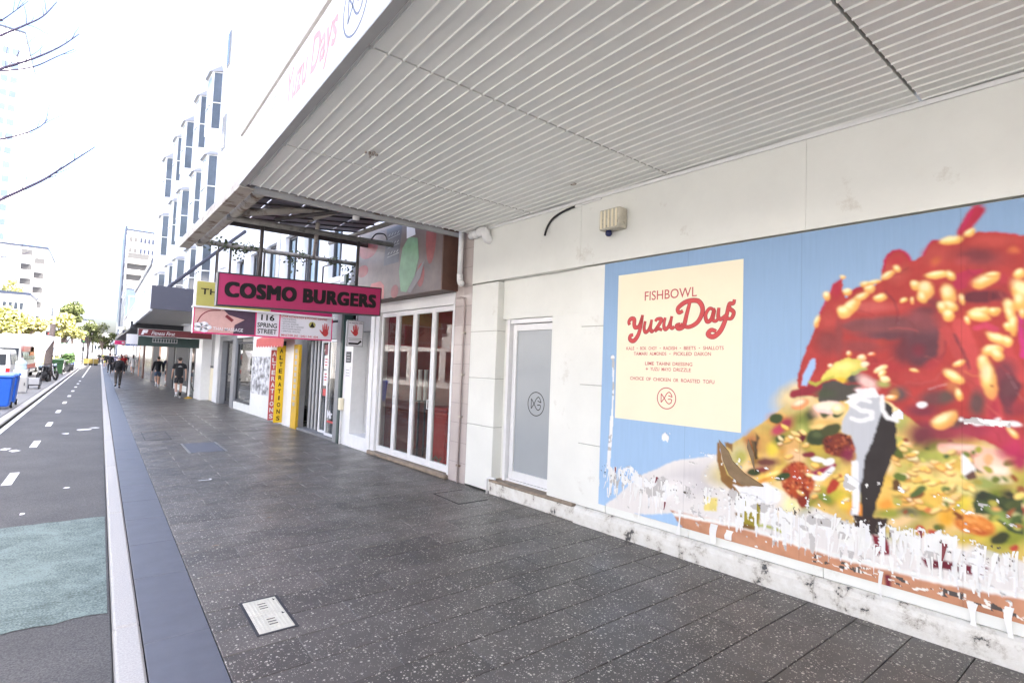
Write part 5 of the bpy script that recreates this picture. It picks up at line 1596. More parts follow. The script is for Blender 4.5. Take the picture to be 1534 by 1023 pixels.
# masses above and behind
part('upper_wall', M['wall_up'], A, (-13, 11.3, -9, 0, 3.98, 17.5), wall=True)
part('rear_mass', M['wall_up'], A, (-13, 6.7, -9, -1.3, -.1, 3.9), (10.2, 11.3, -9, -1.7, -.1, 3.9), (6.7, 10.2, -9, -5.1, -.1, 3.9), wall=True)
part('parapet_cap', M['lip'], A, (-13.1, 11.35, -9.1, .05, 17.5, 17.65), wall=True)

# ================================================================== STREET CANOPY over the footpath
CN = thing('street_canopy', (3, 1, 3.9), 'deep white canopy with ribbed ceiling over the footpath along the poster wall', 'canopy')
jy = [-7.25, -5.15, -3.05, -.95, 1.15, 3.29, 5.37, 6.93]
X0, X1 = 1.268, 4.86
for a, c in zip(jy, jy[1:]):
    V = []; F = []; prof = [(X0, 0)]; x = X0+.03
    while x < X1:
        prof += [(x, 0), (x+.004, -.012), (x+.014, -.012), (x+.018, 0)]; x += .112
    prof.append((min(X1, x), 0)); nn = len(prof)
    V = [(px, a+.010, 3.9+pz) for px, pz in prof] + [(px, c-.010, 3.9+pz) for px, pz in prof] + [(px, a+.010, 3.93) for px, pz in prof] + [(px, c-.010, 3.93) for px, pz in prof]
    F = [(i, i+1, nn+i+1, nn+i) for i in range(nn-1)] + [(i, 2*nn+i, 2*nn+i+1, i+1) for i in range(nn-1)] + [(nn+i, nn+i+1, 3*nn+i+1, 3*nn+i) for i in range(nn-1)] + [(2*nn+i, 3*nn+i, 3*nn+i+1, 2*nn+i+1) for i in range(nn-1)]
    obj_from('ceiling_panel', V, F, M['ceil'], CN, fix=True)
part('ceiling_frame', M['joint'], CN, (1.24, 4.6, -7.2, 6.93, 3.932, 3.96)); part('roof_deck', M['lip'], CN, (1.24, 4.4, -7.2, 6.93, 4.3, 4.34))
part('fascia', M['wall_up'], CN, (1.195, 1.238, -7.25, 6.95, 3.885, 4.47))
part('lip', M['lip'], CN, (1.19, 1.262, -7.25, 6.95, 3.868, 3.884)); part('inner_lip', M['lip'], CN, (1.2385, 1.256, -7.25, 6.95, 3.8845, 3.93)); 
part('coping', mat('beige_coping', (.55, .50, .45), .6), CN, (1.17, 1.3, -7.25, 6.96, 4.471, 4.57))
part('end_fascia', M['wall_up'], CN, (1.239, 4.4, 6.932, 6.955, 3.932, 4.47))
gl_ = mat('grey_lettering', (.30, .30, .34), .5)
ff = lambda a, b_: (1.1925, 6.9-a, 3.93+b_)
hb = MB()
hb = MB()
for j, s_ in enumerate(('KALE · BOK CHOY · RADISH · BEETS · SHALLOTS', 'TAMARI ALMONDS · PICKLED DAIKON', 'LIME TAHINI DRESSING', '+ YUZU MAYO DRIZZLE', 'CHOICE OF CHICKEN OR ROASTED TOFU')):
    hb = MB(); hw = .015*len(s_); add_text(hb, s_, 1.05-hw, 1.05+hw, .40-j*.085, .45-j*.085, ff); hb.build('small_line', gl_, CN)
hb = MB(); add_text(hb, 'Yuzu Days', 1.93, 3.23, .06, .46, ff, .02, .25); hb.build('script_lettering', mat('coral_lettering', (.62, .32, .32), .5), CN)
hb = MB(); fish_emblem(hb, 3.56, .26, .22, ff, .018); hb.build('emblem', mat('slate_lettering', (.17, .19, .26), .5), CN)
hb = MB(); add_text(hb, 'FISHBOWL', 3.86, 6.0, .10, .40, ff, .01); hb.build('name_lettering', mat('slate_lettering2', (.17, .19, .26), .5), CN)
# peeling paint flakes under the ceiling
for (x, y, s, lab) in ((2.0, 4.95, .055, 'larger patch of peeled rusty paint hanging from canopy ceiling'), (4.05, 4.15, .03, 'small rust spot on the canopy ceiling near the wall')):
    hb = MB()
    for k in range(9):
        a = rnd.uniform(0, 6.28); r = rnd.uniform(0, s); cx, cy = x+r*math.cos(a), y+1.4*r*math.sin(a); t = rnd.uniform(0, 6.28); q = s*.35
        hb.prism([(cx+q*math.cos(t+i*1.6)*rnd.uniform(.5, 1), cy+q*math.sin(t+i*1.6)) for i in range(4)], 3.878+rnd.uniform(-.02, .0), 3.884, lambda a_, b__, d: (a_, b__, d))
    tag(hb.build('paint_flake', M['rust'], None), lab, 'peeling paint')

# ================================================================== THE FOOD POSTER (flat print pasted on the wall, torn along its lower third)
PO = thing('food_poster', W(2.4, 0, .3), 'huge torn blue poster of a red noodle salad bowl with cream menu panel', 'poster')
def vnoise(u, v, seed):
    """smooth value noise"""
    rs = np.random.RandomState(seed); T = rs.rand(257, 257)
    ui = np.floor(u).astype(int); vi = np.floor(v).astype(int); fu = u-ui; fv = v-vi
    fu = fu*fu*(3-2*fu); fv = fv*fv*(3-2*fv); ui %= 256; vi %= 256
    return (T[ui, vi]*(1-fu)+T[ui+1, vi]*fu)*(1-fv)+(T[ui, vi+1]*(1-fu)+T[ui+1, vi+1]*fu)*fv
def fbm(u, v, seed, o=4): return sum(vnoise(u*2**k, v*2**k, seed+k)*.5**k for k in range(o))/sum(.5**k for k in range(o))
STEP = .0065
UL, UR, ZB, ZT = 4.13, -.95, .285, 3.05
nu = int((UL-UR)/STEP); nz_ = int((ZT-ZB)/STEP)
uu = np.linspace(UR, UL, nu); zz = np.linspace(ZB, ZT, nz_)
UU, ZZ = np.meshgrid(uu, zz, indexing='ij')
um = np.where(UU < .57, 1.14-UU, UU)                 # the bowl is symmetrical: the far half mirrors the near one
wob = .007
PU = um + (fbm(um*9+50, ZZ*9+50, 3, 3)-.5)*2*wob + (fbm(um*30+10, ZZ*30+10, 5, 2)-.5)*.012
PZ = ZZ + (fbm(um*9+90, ZZ*9+20, 13, 3)-.5)*2*wob + (fbm(um*30+70, ZZ*30+40, 15, 2)-.5)*.012
C3 = np.zeros(UU.shape+(3,))
tz = ((ZZ-ZB)/(ZT-ZB))[..., None]
C3[:] = np.array(s2l((166, 193, 220)))*(1-tz) + np.array(s2l((143, 170, 200)))*tz
for it in ART:                      # painted in order: outlines, soft tonal blobs, strands, grains
    k = it[0]; q = [v/1000 for v in it[1]]; cl = np.array(s2l(it[2]))
    if k == 'P':
        p = [(q[i], q[i+1]) for i in range(0, len(q), 2)]; ins = np.zeros(UU.shape, bool)
        for i in range(len(p)):
            x1, y1 = p[i]; x2, y2 = p[i-1]
            if y1 == y2: continue
            ins ^= ((y1 > PZ) != (y2 > PZ)) & (PU < (x2-x1)*(PZ-y1)/(y2-y1)+x1)
        C3[ins] = cl; continue
    if k in 'EG':
        cu_, cz, ax, az, bx, bz = q; gw = 1.35 if k == 'G' else 1.1; ext = gw*(abs(ax)+abs(bx))+.03; exz = gw*(abs(az)+abs(bz))+.03
    else:
        xs, ys_ = q[0::2], q[1::2]; w_ = it[3]/1000
        cu_, cz = (min(xs)+max(xs))/2, (min(ys_)+max(ys_))/2; ext = (max(xs)-min(xs))/2+w_+.04; exz = (max(ys_)-min(ys_))/2+w_+.04
    for c0, side in ((cu_, 0), (1.14-cu_, 1)):
        i0 = int((c0-ext-UR)/STEP); i1 = int((c0+ext-UR)/STEP)+1; j0 = int((cz-exz-ZB)/STEP); j1 = int((cz+exz-ZB)/STEP)+1
        lim = int((.57-UR)/STEP)
        if side == 0: i0 = max(i0, lim)
        else: i1 = min(i1, lim)
        i0, j0 = max(i0, 0), max(j0, 0); i1, j1 = min(i1, nu), min(j1, nz_)
        if i1 <= i0 or j1 <= j0: continue
        sl = (slice(i0, i1), slice(j0, j1)); pu, pz = PU[sl], PZ[sl]
        if k in 'EG':
            det = ax*bz-az*bx
            if abs(det) < 1e-7: continue
            du, dz = pu-cu_, pz-cz; d = np.hypot((du*bz-dz*bx)/det, (ax*dz-az*du)/det)
            al = np.clip((1.08-d)/.2, 0, 1) if k == 'E' else np.clip((1.28-d)/.85, 0, 1)**1.1*.95
        else:
            d = np.full(pu.shape, 9.)
            for x1, y1, x2, y2 in zip(xs, ys_, xs[1:], ys_[1:]):
                L2 = (x2-x1)**2+(y2-y1)**2 or 1e-9; t = np.clip(((pu-x1)*(x2-x1)+(pz-y1)*(y2-y1))/L2, 0, 1)
                d = np.minimum(d, np.hypot(pu-x1-t*(x2-x1), pz-y1-t*(y2-y1)))
            al = np.clip((w_*1.05-d)/(.006+w_*.25), 0, 1)
        C3[sl] = C3[sl]*(1-al[..., None]) + cl*al[..., None]
# soft tonal mottling of the printed food
red_w = (C3[..., 0] > C3[..., 2]*1.15)
mot = (fbm(UU*11+5, ZZ*11+9, 31, 4)-.5)*.35
C3 *= np.where(red_w, 1+mot, 1)[..., None]
# the print is out of focus: soften it
for _ in range(1):
    for ax in (0, 1):
        C3 = sum(np.roll(C3, s_, ax) for s_ in (-1, 0, 1))/3
C3[:, :2] = C3[:, 2:3]; C3[:, -2:] = C3[:, -3:-2]; C3[:2] = C3[2:3]; C3[-2:] = C3[-3:-2]
# torn strip
streak = fbm(UU*46+3, ZZ*3.2+7, 41, 4); blotch = fbm(UU*16+11, ZZ*13+2, 51, 4); ed = fbm(UU*4+30, ZZ*.0+1, 61, 3); drip = fbm(UU*46+9, ZZ*2.2+5, 71, 2)
dens = np.interp(UU, [-1, .55, .9, 1.5, 1.9, 2.2, 2.5, 2.62, 2.85, 3.2, 3.4, 3.9, 4.13], [.53, .53, .51, .50, .53, .60, .62, .47, .30, .42, .60, .58, .42])
top = .74 + (ed-.5)*.16 + (streak-.5)*.12; bot = .47 + (drip-.5)*.44 + (ed-.5)*.08
inb = np.clip((top-ZZ)/.03, 0, 1)*np.clip((ZZ-bot)/.03, 0, 1)
torn = (inb > .5) & (.55*streak+.45*blotch < dens)
sp = fbm(UU*24+77, ZZ*30+8, 81, 4)                                   # small scattered scuffs just above the strip
torn |= (sp > .735) & (ZZ < 1.05) & (ZZ > .35) & (UU < 3.0)
torn |= (sp > .79) & (ZZ < .45)
torn |= (np.abs(UU-(3.985+.02*np.sin(ZZ*3))-.01*(streak-.5)) < .012+.012*(ZZ < 1.3)) & (ZZ > .7) & (ZZ < 1.95)
torn |= (np.hypot(UU-3.985, ZZ-1.96) < .028)
torn |= (np.abs(ZZ-1.555-.03*(blotch-.5)-.02*(streak-.5)) < .02*(fbm(UU*10, ZZ*0+3, 91, 2) > .42)) & (UU < .92) & (UU > .3)
torn |= (np.hypot((UU-1.62)/.9, ZZ-.98) < .075*blotch*1.6) | (np.hypot((UU-1.3)/1.0, ZZ-1.56) < .03*blotch*2) | (np.hypot((UU-3.25), (ZZ-1.15)*.8) < .05*(blotch-.25)*2.4)
under = np.array(s2l((232, 229, 224)))[None, None]*(.93+.14*blotch[..., None])
older = np.array(s2l((190, 187, 184)))[None, None]*np.ones_like(C3)
under = np.where((fbm(UU*9, ZZ*14, 101, 3) > .60)[..., None], older, under)
C3 = np.where(torn[..., None], under, C3)
grime = (fbm(UU*60, ZZ*30, 111, 3) > .75) & (np.abs(ZZ-.68+.05*(ed-.5)) < .06)          # dark scratches along the tear
C3 = np.where(grime[..., None], np.array(s2l((96, 86, 78))), C3)
scr = (np.abs(ZZ-.345-.03*(blotch-.5)) < .03) & (fbm(UU*20, ZZ*60, 121, 3) > .60) & (UU < 1.9)
C3 = np.where(scr[..., None], np.where((streak > .5)[..., None], np.array(s2l((225, 222, 215))), np.array(s2l((90, 84, 82)))), C3)
for su in (3.05, 1.98, .93, -.1): C3[int((su-UR)/STEP)] *= .86          # seams between the printed sheets
C3 = np.clip(1.04*C3**1.13, .006, .76)
# pasted paper stands a few millimetres proud; torn places fall back to the wall; slight ripples
OFF = .0085 + .0016*fbm(UU*3, ZZ*1.1, 131, 3); OFF = np.where(torn, .0028, OFF)
Xp = 4.78-.045*UU-OFF
V = np.stack([Xp, UU, ZZ], -1).reshape(-1, 3) - np.array(PO.location)
idx = np.arange(nu*nz_).reshape(nu, nz_)
Q = np.stack([idx[:-1, :-1], idx[1:, :-1], idx[1:, 1:], idx[:-1, 1:]], -1).reshape(-1, 4)
me = bpy.data.meshes.new('print'); me.vertices.add(len(V)); me.vertices.foreach_set('co', V.ravel())
me.loops.add(Q.size); me.loops.foreach_set('vertex_index', Q.ravel().astype(np.int32))
me.polygons.add(len(Q)); me.polygons.foreach_set('loop_start', np.arange(0, Q.size, 4, dtype=np.int32)); me.polygons.foreach_set('loop_total', np.full(len(Q), 4, np.int32))
me.update(); me.validate()
ca = me.color_attributes.new('print', 'FLOAT_COLOR', 'POINT'); ca.data.foreach_set('color', np.concatenate([C3.reshape(-1, 3), np.ones((len(V), 1))], 1).ravel())
me.materials.append(vcol_mat('poster_print', .5)); pr = bpy.data.objects.new('print', me); col.objects.link(pr); pr.parent = PO
# cream menu panel and its lettering
part('cream_panel', M['cream'], PO, (2.485, 3.925, .0112, .0125, 1.283, 2.893), wall=True)
ff = wallface(3.925, 1.283, .0135); ff2 = wallface(3.925, 1.283, .0142)
hb = MB(); add_text(hb, 'FISHBOWL', .36, .975, 1.295, 1.395, ff, .006); hb.build('heading', M['redflat'], PO)
def yd(mb, grow, fn):
    """the two script words drawn as brush strokes"""
    def st(p, w):
        q = spline([(.125+a*.0186, .905+b*.0195+a*.0021) for a, b in p], 5); n_ = len(q)
        ribbon(mb, q, [(w*(.55+.45*math.sin(math.pi*(i+.5)/n_)))+grow for i in range(n_)], fn)
    W1, W2 = .036, .027
    st([(2.5, 6.6), (1.8, 8.4), (3.2, 10), (5.6, 9.4), (5.7, 6.6), (6.6, 4.6), (9.2, 5.2), (11, 9.6)], W1)              # Y
    st([(11.4, 11), (10.4, 5), (8.6, 0), (5.6, -2.8), (2.9, -1.6), (3.2, .4), (5.2, .6)], W1)
    st([(13.4, 7.2), (12.7, 3.4), (13.7, 1), (15.8, 2), (17.2, 5)], W2); st([(17.8, 7.4), (17.0, 2.8), (18, .8), (19.3, 1.6)], W2)   # u
    st([(20.2, 6), (21.3, 7.1), (24.3, 6.6), (22.6, 3.8), (20.1, .9), (22.2, 1.7), (24.8, .7)], W2)                         # z
    st([(26.6, 7.2), (25.8, 3.2), (26.8, .8), (28.8, 2), (30, 5)], W2); st([(30.8, 7.3), (29.9, 2.8), (31, .8), (32.6, 1.5)], W2)
    st([(41.6, 12.6), (39.8, 6.4), (38.2, 1), (35.2, .1), (33.9, 1.8), (36.3, 2.2)], W1)                                    # D
    st([(36.3, 2.2), (41, .0), (46.6, 2.0), (49.2, 7.6), (46.4, 12.6), (39.6, 13.4), (34.6, 11), (35.2, 8.4), (37.6, 9)], W1)
    st([(55.4, 6.6), (53, 7.6), (50.9, 4.8), (51.8, 1.2), (54.2, 2.2), (55.7, 6.6), (55.0, 2), (56.6, .8), (58, 2)], W2)      # a
    st([(58.2, 7.2), (57.9, 2.9), (59.4, 1.3), (62, 3)], W2); st([(63.4, 7.6), (61.9, 1), (59.2, -4.4), (55.4, -6.8), (52.4, -5.2), (54.2, -3.3), (57, -4.4)], W1)   # y
    st([(66.4, 9.8), (65.8, 7.9), (63.9, 8.2), (63.9, 5.9), (66.1, 3.6), (64.8, .8), (61.9, 1.6)], W2)                        # s
hb = MB(); yd(hb, .016, ff); hb.build('script_outline', M['reddark'], PO)
hb = MB(); yd(hb, .006, ff2); hb.build('script', M['redink'], PO)
def k(s, a, b, z, h):
    n_ = len(s); x = a                               # one word at a time along the line
    for w in s.split(' '):
        L = (b-a)*len(w)/n_; mid = w == '·'; hb = MB(); add_text(hb, w, x+(.2*L if mid else 0), x+L*(.8 if mid else 1), z+(h*.4 if mid else 0), z+h*(.6 if mid else 1), ff, .012); hb.build('menu_word', M['redflat'], PO); x += (b-a)*(len(w)+1)/n_
k('KALE · BOK CHOY · RADISH · BEETS · SHALLOTS', .135, 1.262, .762, .036); k('TAMARI ALMONDS · PICKLED DAIKON', .235, 1.135, .704, .036)
k('LIME TAHINI DRESSING', .385, .94, .60, .036); k('+ YUZU MAYO DRIZZLE', .395, .925, .542, .036); k('CHOICE OF CHICKEN OR ROASTED TOFU', .195, 1.175, .435, .036)
hb = MB(); fish_emblem(hb, .655, .262, .108, ff, .010); hb.build('emblem', M['redflat'], PO)
# curling torn strips that hang off the tear
hb = MB(); hd = MB()
for i in range(95):
    u = rnd.choice((rnd.uniform(.3, 2.3), rnd.uniform(3.25, 4.08), rnd.uniform(.3, 1.6))); z = rnd.uniform(.48, .74); L = rnd.uniform(.04, .15)*(2 if rnd.random() < .1 else 1); w_ = rnd.uniform(.005, .018); lift = rnd.uniform(.004, .022); dx = rnd.uniform(-.02, .02)
    V = []
    for j in range(5):
        t = j/4; ww = w_*(1-.75*t); V += [W(u+dx*t+ww, .009+lift*t*t, z-L*t), W(u+dx*t-ww, .010+lift*t*t*.8, z-L*t)]
    (hb if rnd.random() < .93 else hd).add(V, [(2*j, 2*j+1, 2*j+3, 2*j+2) for j in range(4)])
for (u, z, L, w_) in ((2.73, .40, .17, .04), (2.58, .38, .08, .04), (1.40, .38, .26, .012), (.88, .33, .17, .025), (3.09, .45, .24, .02), (.70, .37, .2, .022)):
    V = []
    for j in range(7):
        t = j/6; V += [W(u+w_*(1-.3*t)+.01*math.sin(5*t+u*9), .010+.03*t*t, z-L*t), W(u-w_*(1-.3*t)+.01*math.sin(4*t), .010+.03*t*t, z-L*t)]
    hb.add(V, [(2*j, 2*j+1, 2*j+3, 2*j+2) for j in range(6)])
hb.build('torn_strips', M['paper'], PO, kind='stuff'); hd.build('torn_strips', M['reddark'], PO, kind='stuff')
hb = MB()
for q in ([(2.70, 1.20), (2.66, 1.02), (2.60, .9), (2.48, .83), (2.28, .85), (2.45, .93), (2.56, 1.02), (2.6, 1.1)], [(2.42, 1.24), (2.37, 1.12), (2.36, .96), (2.40, 1.08), (2.43, 1.16)]):
    V = [W(u, .0095, z) for u, z in q]; V += [W(u-.012, .024, z-.012) for u, z in q]; n_ = len(q)
    hb.add(V, [(i, (i+1) % n_, n_+(i+1) % n_, n_+i) for i in range(n_)] + [tuple(n_+i for i in range(n_))])
hb.build('curled_tear', mat('brown_backing_paper', (.22, .145, .075), .7, var=.3), PO)

# ================================================================== BARE CANOPY FRAME beyond the near canopy
SK = thing('canopy_frame', (2.8, 9, 3.9), 'rusty bare steel canopy frame with stripped roof above the magenta sign', 'canopy frame')
def pipe(name, pts, r, m, n=10, parent=SK): 
    hb = MB(); hb.tube(pts, r, n); return hb.build(name, M[m], parent, smooth=True)
hb = MB()                                        # gutter-like edge beam with a folded profile
prof = [(0, 0), (.17, 0), (.17, .02), (.05, .025), (.05, .17), (.02, .17), (0, .10)]
a0, a1 = (1.20, 6.98), (1.06, 11.75)
hb.prism(prof, 0, 1, lambda a, b_, d: (a0[0]+(a1[0]-a0[0])*d+a, a0[1]+(a1[1]-a0[1])*d, 3.86+b_)); hb.build('edge_beam', M['rust'], SK)
pipe('inner_beam', [(1.50, 7.2, 3.95), (1.36, 11.5, 3.95)], .075, 'rust')
pipe('inner_beam', [(1.42, 9.0, 4.06), (1.34, 11.3, 4.06)], .05, 'pipe')
hb = MB(); hb.prism([(0, 0), (.05, 0), (.05, .015), (.012, .015), (.012, .06), (0, .06)], 1.36, 4.42, lambda a, b_, d: (d, 7.02+a, 3.84+b_)); hb.build('end_beam', M['lip'], SK)
pipe('end_pipe', [(1.42, 7.20, 3.93), (4.40, 7.20, 3.95)], .045, 'rust')
pipe('cross_pipe', [(1.36, 8.72, 3.88), (4.03, 8.72, 3.93)], .045, 'pipe')
pipe('cross_pipe', [(1.28, 11.05, 3.90), (4.27, 11.05, 3.93)], .045, 'pipe')
pipe('cross_pipe', [(1.35, 9.9, 4.08), (4.3, 9.9, 4.12)], .05, 'dpipe')
pipe('rafter', [(1.45, 8.70, 3.95), (3.0, 8.3, 4.30), (4.35, 8.2, 4.62)], .055, 'rust')
pipe('rafter', [(2.75, 7.1, 4.02), (2.75, 9.9, 4.32)], .045, 'rust')
pipe('rafter', [(3.6, 7.1, 4.05), (3.62, 10.9, 4.25)], .04, 'pipe')
pipe('brace', [(2.7, 8.75, 4.05), (3.35, 11.0, 3.95)], .035, 'rust')
pipe('stub_post', [(2.86, 7.5, 3.90), (2.86, 7.5, 4.25)], .05, 'white')
pipe('diagonal_brace', [(2.05, 8.76, 4.0), (2.65, 7.3, 3.95)], .03, 'dpipe')
hb = MB(); hb.tube(spline([(3.6, 8.70, 3.93), (3.66, 8.62, 4.04), (3.8, 8.6, 4.06), (3.86, 8.6, 3.97)], 4), .012); hb.build('loose_wire', M['black'], SK)
for k in range(5):                               # remaining roof sheets with battens
    x0, x1 = 1.34+k*.5, 1.34+(k+1)*.5-.02
    V = [(x, y, 4.05+(x-1.3)*.11+(y-7)*.01+dz) for x in (x0, x1) for y in (7.05, 9.95) for dz in (0, .012)]
    hb = MB().add(V, [(0, 2, 6, 4), (1, 5, 7, 3), (0, 1, 3, 2), (4, 6, 7, 5), (0, 4, 5, 1), (2, 3, 7, 6)]); hb.build('roof_sheet', M['sheet'], SK)
for k in range(8):
    y = 7.2+k*.38; pipe('batten', [(1.36, y, 4.03+k*.0038), (3.82, y, 4.03+.277+k*.0038)], .016, 'dpipe', 6)
for k, (x, y, zb) in enumerate(((1.62, 11.05, 2.80), (1.83, 11.06, 3.25), (2.30, 11.05, 2.80), (2.42, 11.05, 3.2), (3.22, 11.05, 3.0), (3.30, 11.04, 3.0))):
    pipe('hanger_rod', [(x, y, 3.9), (x, y+.0, zb)], .022 if k % 2 else .014, 'dpipe', 6)
# ivy left on the far pipe
vn = MB()
for k in range(420):
    cl = rnd.choice((1.45, 1.75, 1.95, 2.05, 2.2, 2.95, 3.05, 3.75, 4.15)); x = cl+rnd.gauss(0, .13); y = 11.05+rnd.gauss(0, .06); z = 3.92+rnd.gauss(0, .05) - (abs(rnd.gauss(0, .16)) if cl in (1.95, 2.95, 4.15) else 0)
    n_ = Vector((rnd.gauss(0, 1), rnd.gauss(0, 1), rnd.gauss(0, 1))).normalized(); t = n_.orthogonal().normalized(); b__ = n_.cross(t); s = rnd.uniform(.025, .05)
    c = Vector((x, y, z)); vn.add([c-t*s, c+b__*s*.6, c+t*s, c-b__*s*.6], [(0, 1, 2, 3)])
iv = vn.build('ivy', M['vine'], None, kind='stuff')

# ------------------------------------------------------------------ hanging signs
def board(name, label, cat, x0, x1, y, z0, z1, face, frame, t=.09, group=None, tilt=0):
    """a box sign across the footpath: face, thin frame, tilted by `tilt` metres over its width"""
    o = thing(name, ((x0+x1)/2, y, z0), label, cat, group)
    w_ = x1-x0; sk = lambda x, z: z+tilt*(x-x0)/w_
    tf = lambda x, y_, z: (x, y_, sk(x, z))
    b_ = MB(); b_.box(x0+.018, x1-.018, y, y+t, z0+.018, z1-.018, tf); b_.build('face', M[face], o)
    b_ = MB()
    for q in ((x0, x1, y-.006, y+t+.006, z0, z0+.0175), (x0, x1, y-.006, y+t+.006, z1-.0175, z1), (x0, x0+.0175, y-.006, y+t+.006, z0+.0176, z1-.0176), (x1-.0175, x1, y-.006, y+t+.006, z0+.0176, z1-.0176)): b_.box(*q, tf)
    b_.build('frame', M[frame], o)
    fn = lambda a, b__: (x0+a, y-.003, sk(x0+a, z0+b__))
    return o, fn
o, fn = board('hanging_sign', 'magenta hanging sign reading COSMO BURGERS in black capitals', 'sign', 1.285, 3.83, 8.66, 2.55, 3.045, 'magenta', 'dgrey', .16, tilt=.07)
hb = MB(); heavy(hb, 'COSMO', .095, 1.12, .125, .375, fn); heavy(hb, 'BURGERS', 1.215, 2.455, .125, .375, fn); hb.build('lettering', M['ink'], o)
for x in (1.86, 3.40): pipe('hanger', [(x, 8.74, 3.06), (x, 8.74, 3.88)], .028, 'dpipe', 8, o)
# upper olive + lower photo / address / psychic boards, all in the one hanging frame at Y = 12
SG = thing('hanging_sign', (2.8, 12, 2.24), 'wide two tier hanging sign with massage photo and red palm print', 'sign')
fx = crossface(1.40, 11.995, 2.255)
part('cabinet', M['signwhite'], SG, (1.40, 4.15, 12.0, 12.16, 2.26, 3.30))
part('massage_photo', mat('skin_photo', s2l((206, 164, 156)), .4, var=.12, scale=4), SG, (1.42, 2.52, 11.99, 11.999, 2.285, 2.765))
f1 = crossface(1.42, 11.987, 2.285); f2 = crossface(1.42, 11.984, 2.285); f3 = crossface(1.42, 11.981, 2.285)
hb = MB(); hb.add([f1(*q) for q in ((.5, .48), (1.1, .48), (1.1, 0), (.7, 0), (.72, .18), (.9, .3), (.6, .38))], [tuple(range(7))]); hb.build('dark_print', mat('plum_print', s2l((74, 56, 74)), .4, var=.2, scale=9), SG)
hb = MB(); ribbon(hb, spline([(.05, .18), (.12, .33), (.25, .43), (.45, .46)]), [.02]*19, f1); ribbon(hb, [(.55, .36), (.68, .26)], .06, f2); hb.build('dark_stroke', M['reddark'], SG)
hb = MB()
for k in range(5): disc(hb, .15+.09*math.cos(k*1.26), .1+.06*math.sin(k*1.26), .07, .05, f2)
hb.build('flower_print', M['signwhite'], SG)
hb = MB(); add_text(hb, 'THAI MASSAGE', .33, .88, .045, .115, f3, .01); hb.build('photo_lettering', M['signwhite'], SG)
hb = MB(); add_text(hb, '116', 1.235, 1.50, .355, .485, fx, .03); add_text(hb, 'SPRING', 1.17, 1.56, .205, .305, fx, .02); add_text(hb, 'STREET', 1.18, 1.56, .075, .175, fx, .02); hb.build('address_lettering', M['ink'], SG)
hb = MB(); add_text(hb, 'UTAR ASTROLOGY & PSYCHIC CENTRE', 1.64, 2.62, .455, .50, fx, .01); add_text(hb, 'MASTER JAI - 0421 541 604', 1.66, 2.44, .035, .095, fx, .015)
hand_print(hb, 2.60, .21, .25, fx); hb.build('red_lettering', M['redink'], SG)
li_ = mat('grey_ink', (.12, .13, .14), .5)
for j, s_ in enumerate(('• PALM READING', '• LOVE READING', '• PSYCHIC READING', '• DATE OF BIRTH READING', '• PHOTOGRAPH READING', '• SPIRITUAL HEALING')): hb = MB(); add_text(hb, s_, 1.66, 1.69+.0185*len(s_), .405-j*.053, .44-j*.053, fx); hb.build('list_line', li_, SG)
hb = MB(); disc(hb, 2.30, .335, .075, .07, fx); hb.build('gold_emblem', M['olive'], SG)
hb = MB(); hb.add([crossface(1.4, 11.992, 2.255)(*q) for q in ((2.24, .28), (2.27, .33), (2.30, .40), (2.33, .33), (2.36, .28))], [(0, 1, 2, 3, 4)]); hb.build('emblem_figure', M['ink'], SG)
part('pink_border', M['pink'], SG, (1.402, 4.15, 11.985, 11.9995, 2.255, 2.283), (1.402, 1.419, 11.985, 11.9995, 2.284, 2.765), (2.521, 2.545, 11.985, 11.9995, 2.284, 2.765), (3.00, 3.02, 11.985, 11.9995, 2.284, 2.765), (4.132, 4.15, 11.985, 11.9995, 2.284, 2.765))
part('shelf_rail', M['alu'], SG, (1.38, 4.17, 11.95, 12.17, 2.767, 2.80))
part('olive_panel', M['olive'], SG, (1.43, 2.80, 11.985, 11.999, 2.805, 3.29)); part('pink_panel', M['magenta'], SG, (2.81, 4.13, 11.985, 11.999, 2.805, 3.29))
hb = MB(); add_text(hb, 'THAI', .10, .62, .78, .90, crossface(1.40, 11.98, 2.255), .012); hb.build('olive_lettering', M['ink'], SG)
for x in (1.75, 3.9): pipe('hanger', [(x, 12.08, 3.3), (x, 12.08, 3.95), (x+.01, 11.1, 3.93)], .02, 'dpipe', 6, SG)
pipe('hanger', [(4.16, 12.05, 2.7), (4.22, 12.0, 2.72), (4.26, 11.9, 2.72)], .03, 'black', 6, SG)
# white palm notice board by the entry
o, fn = board('hanging_sign', 'small white hanging sign with a red palm above the entry', 'sign', 3.98, 4.33, 10.6, 2.12, 2.66, 'signwhite', 'lip', .04, tilt=.0)
hb = MB(); hand_print(hb, .18, .31, .2, fn); hb.build('palm_print', M['redink'], o)
hb = MB(); add_text(hb, 'TRY READING OPEN', .03, .32, .475, .50, fn, .02); ribbon(hb, [(.04, .06), (.24, .06), (.31, .12)], .04, fn); hb.build('dark_lettering', M['ink'], o)
hb = MB()
for j in range(2): ribbon(hb, [(.03+.02*j, .165-j*.035), (.32-.02*j, .165-j*.035)], .014, fn)
hb.build('small_print', M['lip'], o)
pipe('bracket', [(4.2, 10.62, 2.67), (4.2, 10.62, 2.78), (4.36, 10.62, 2.80)], .012, 'dpipe', 6, o)

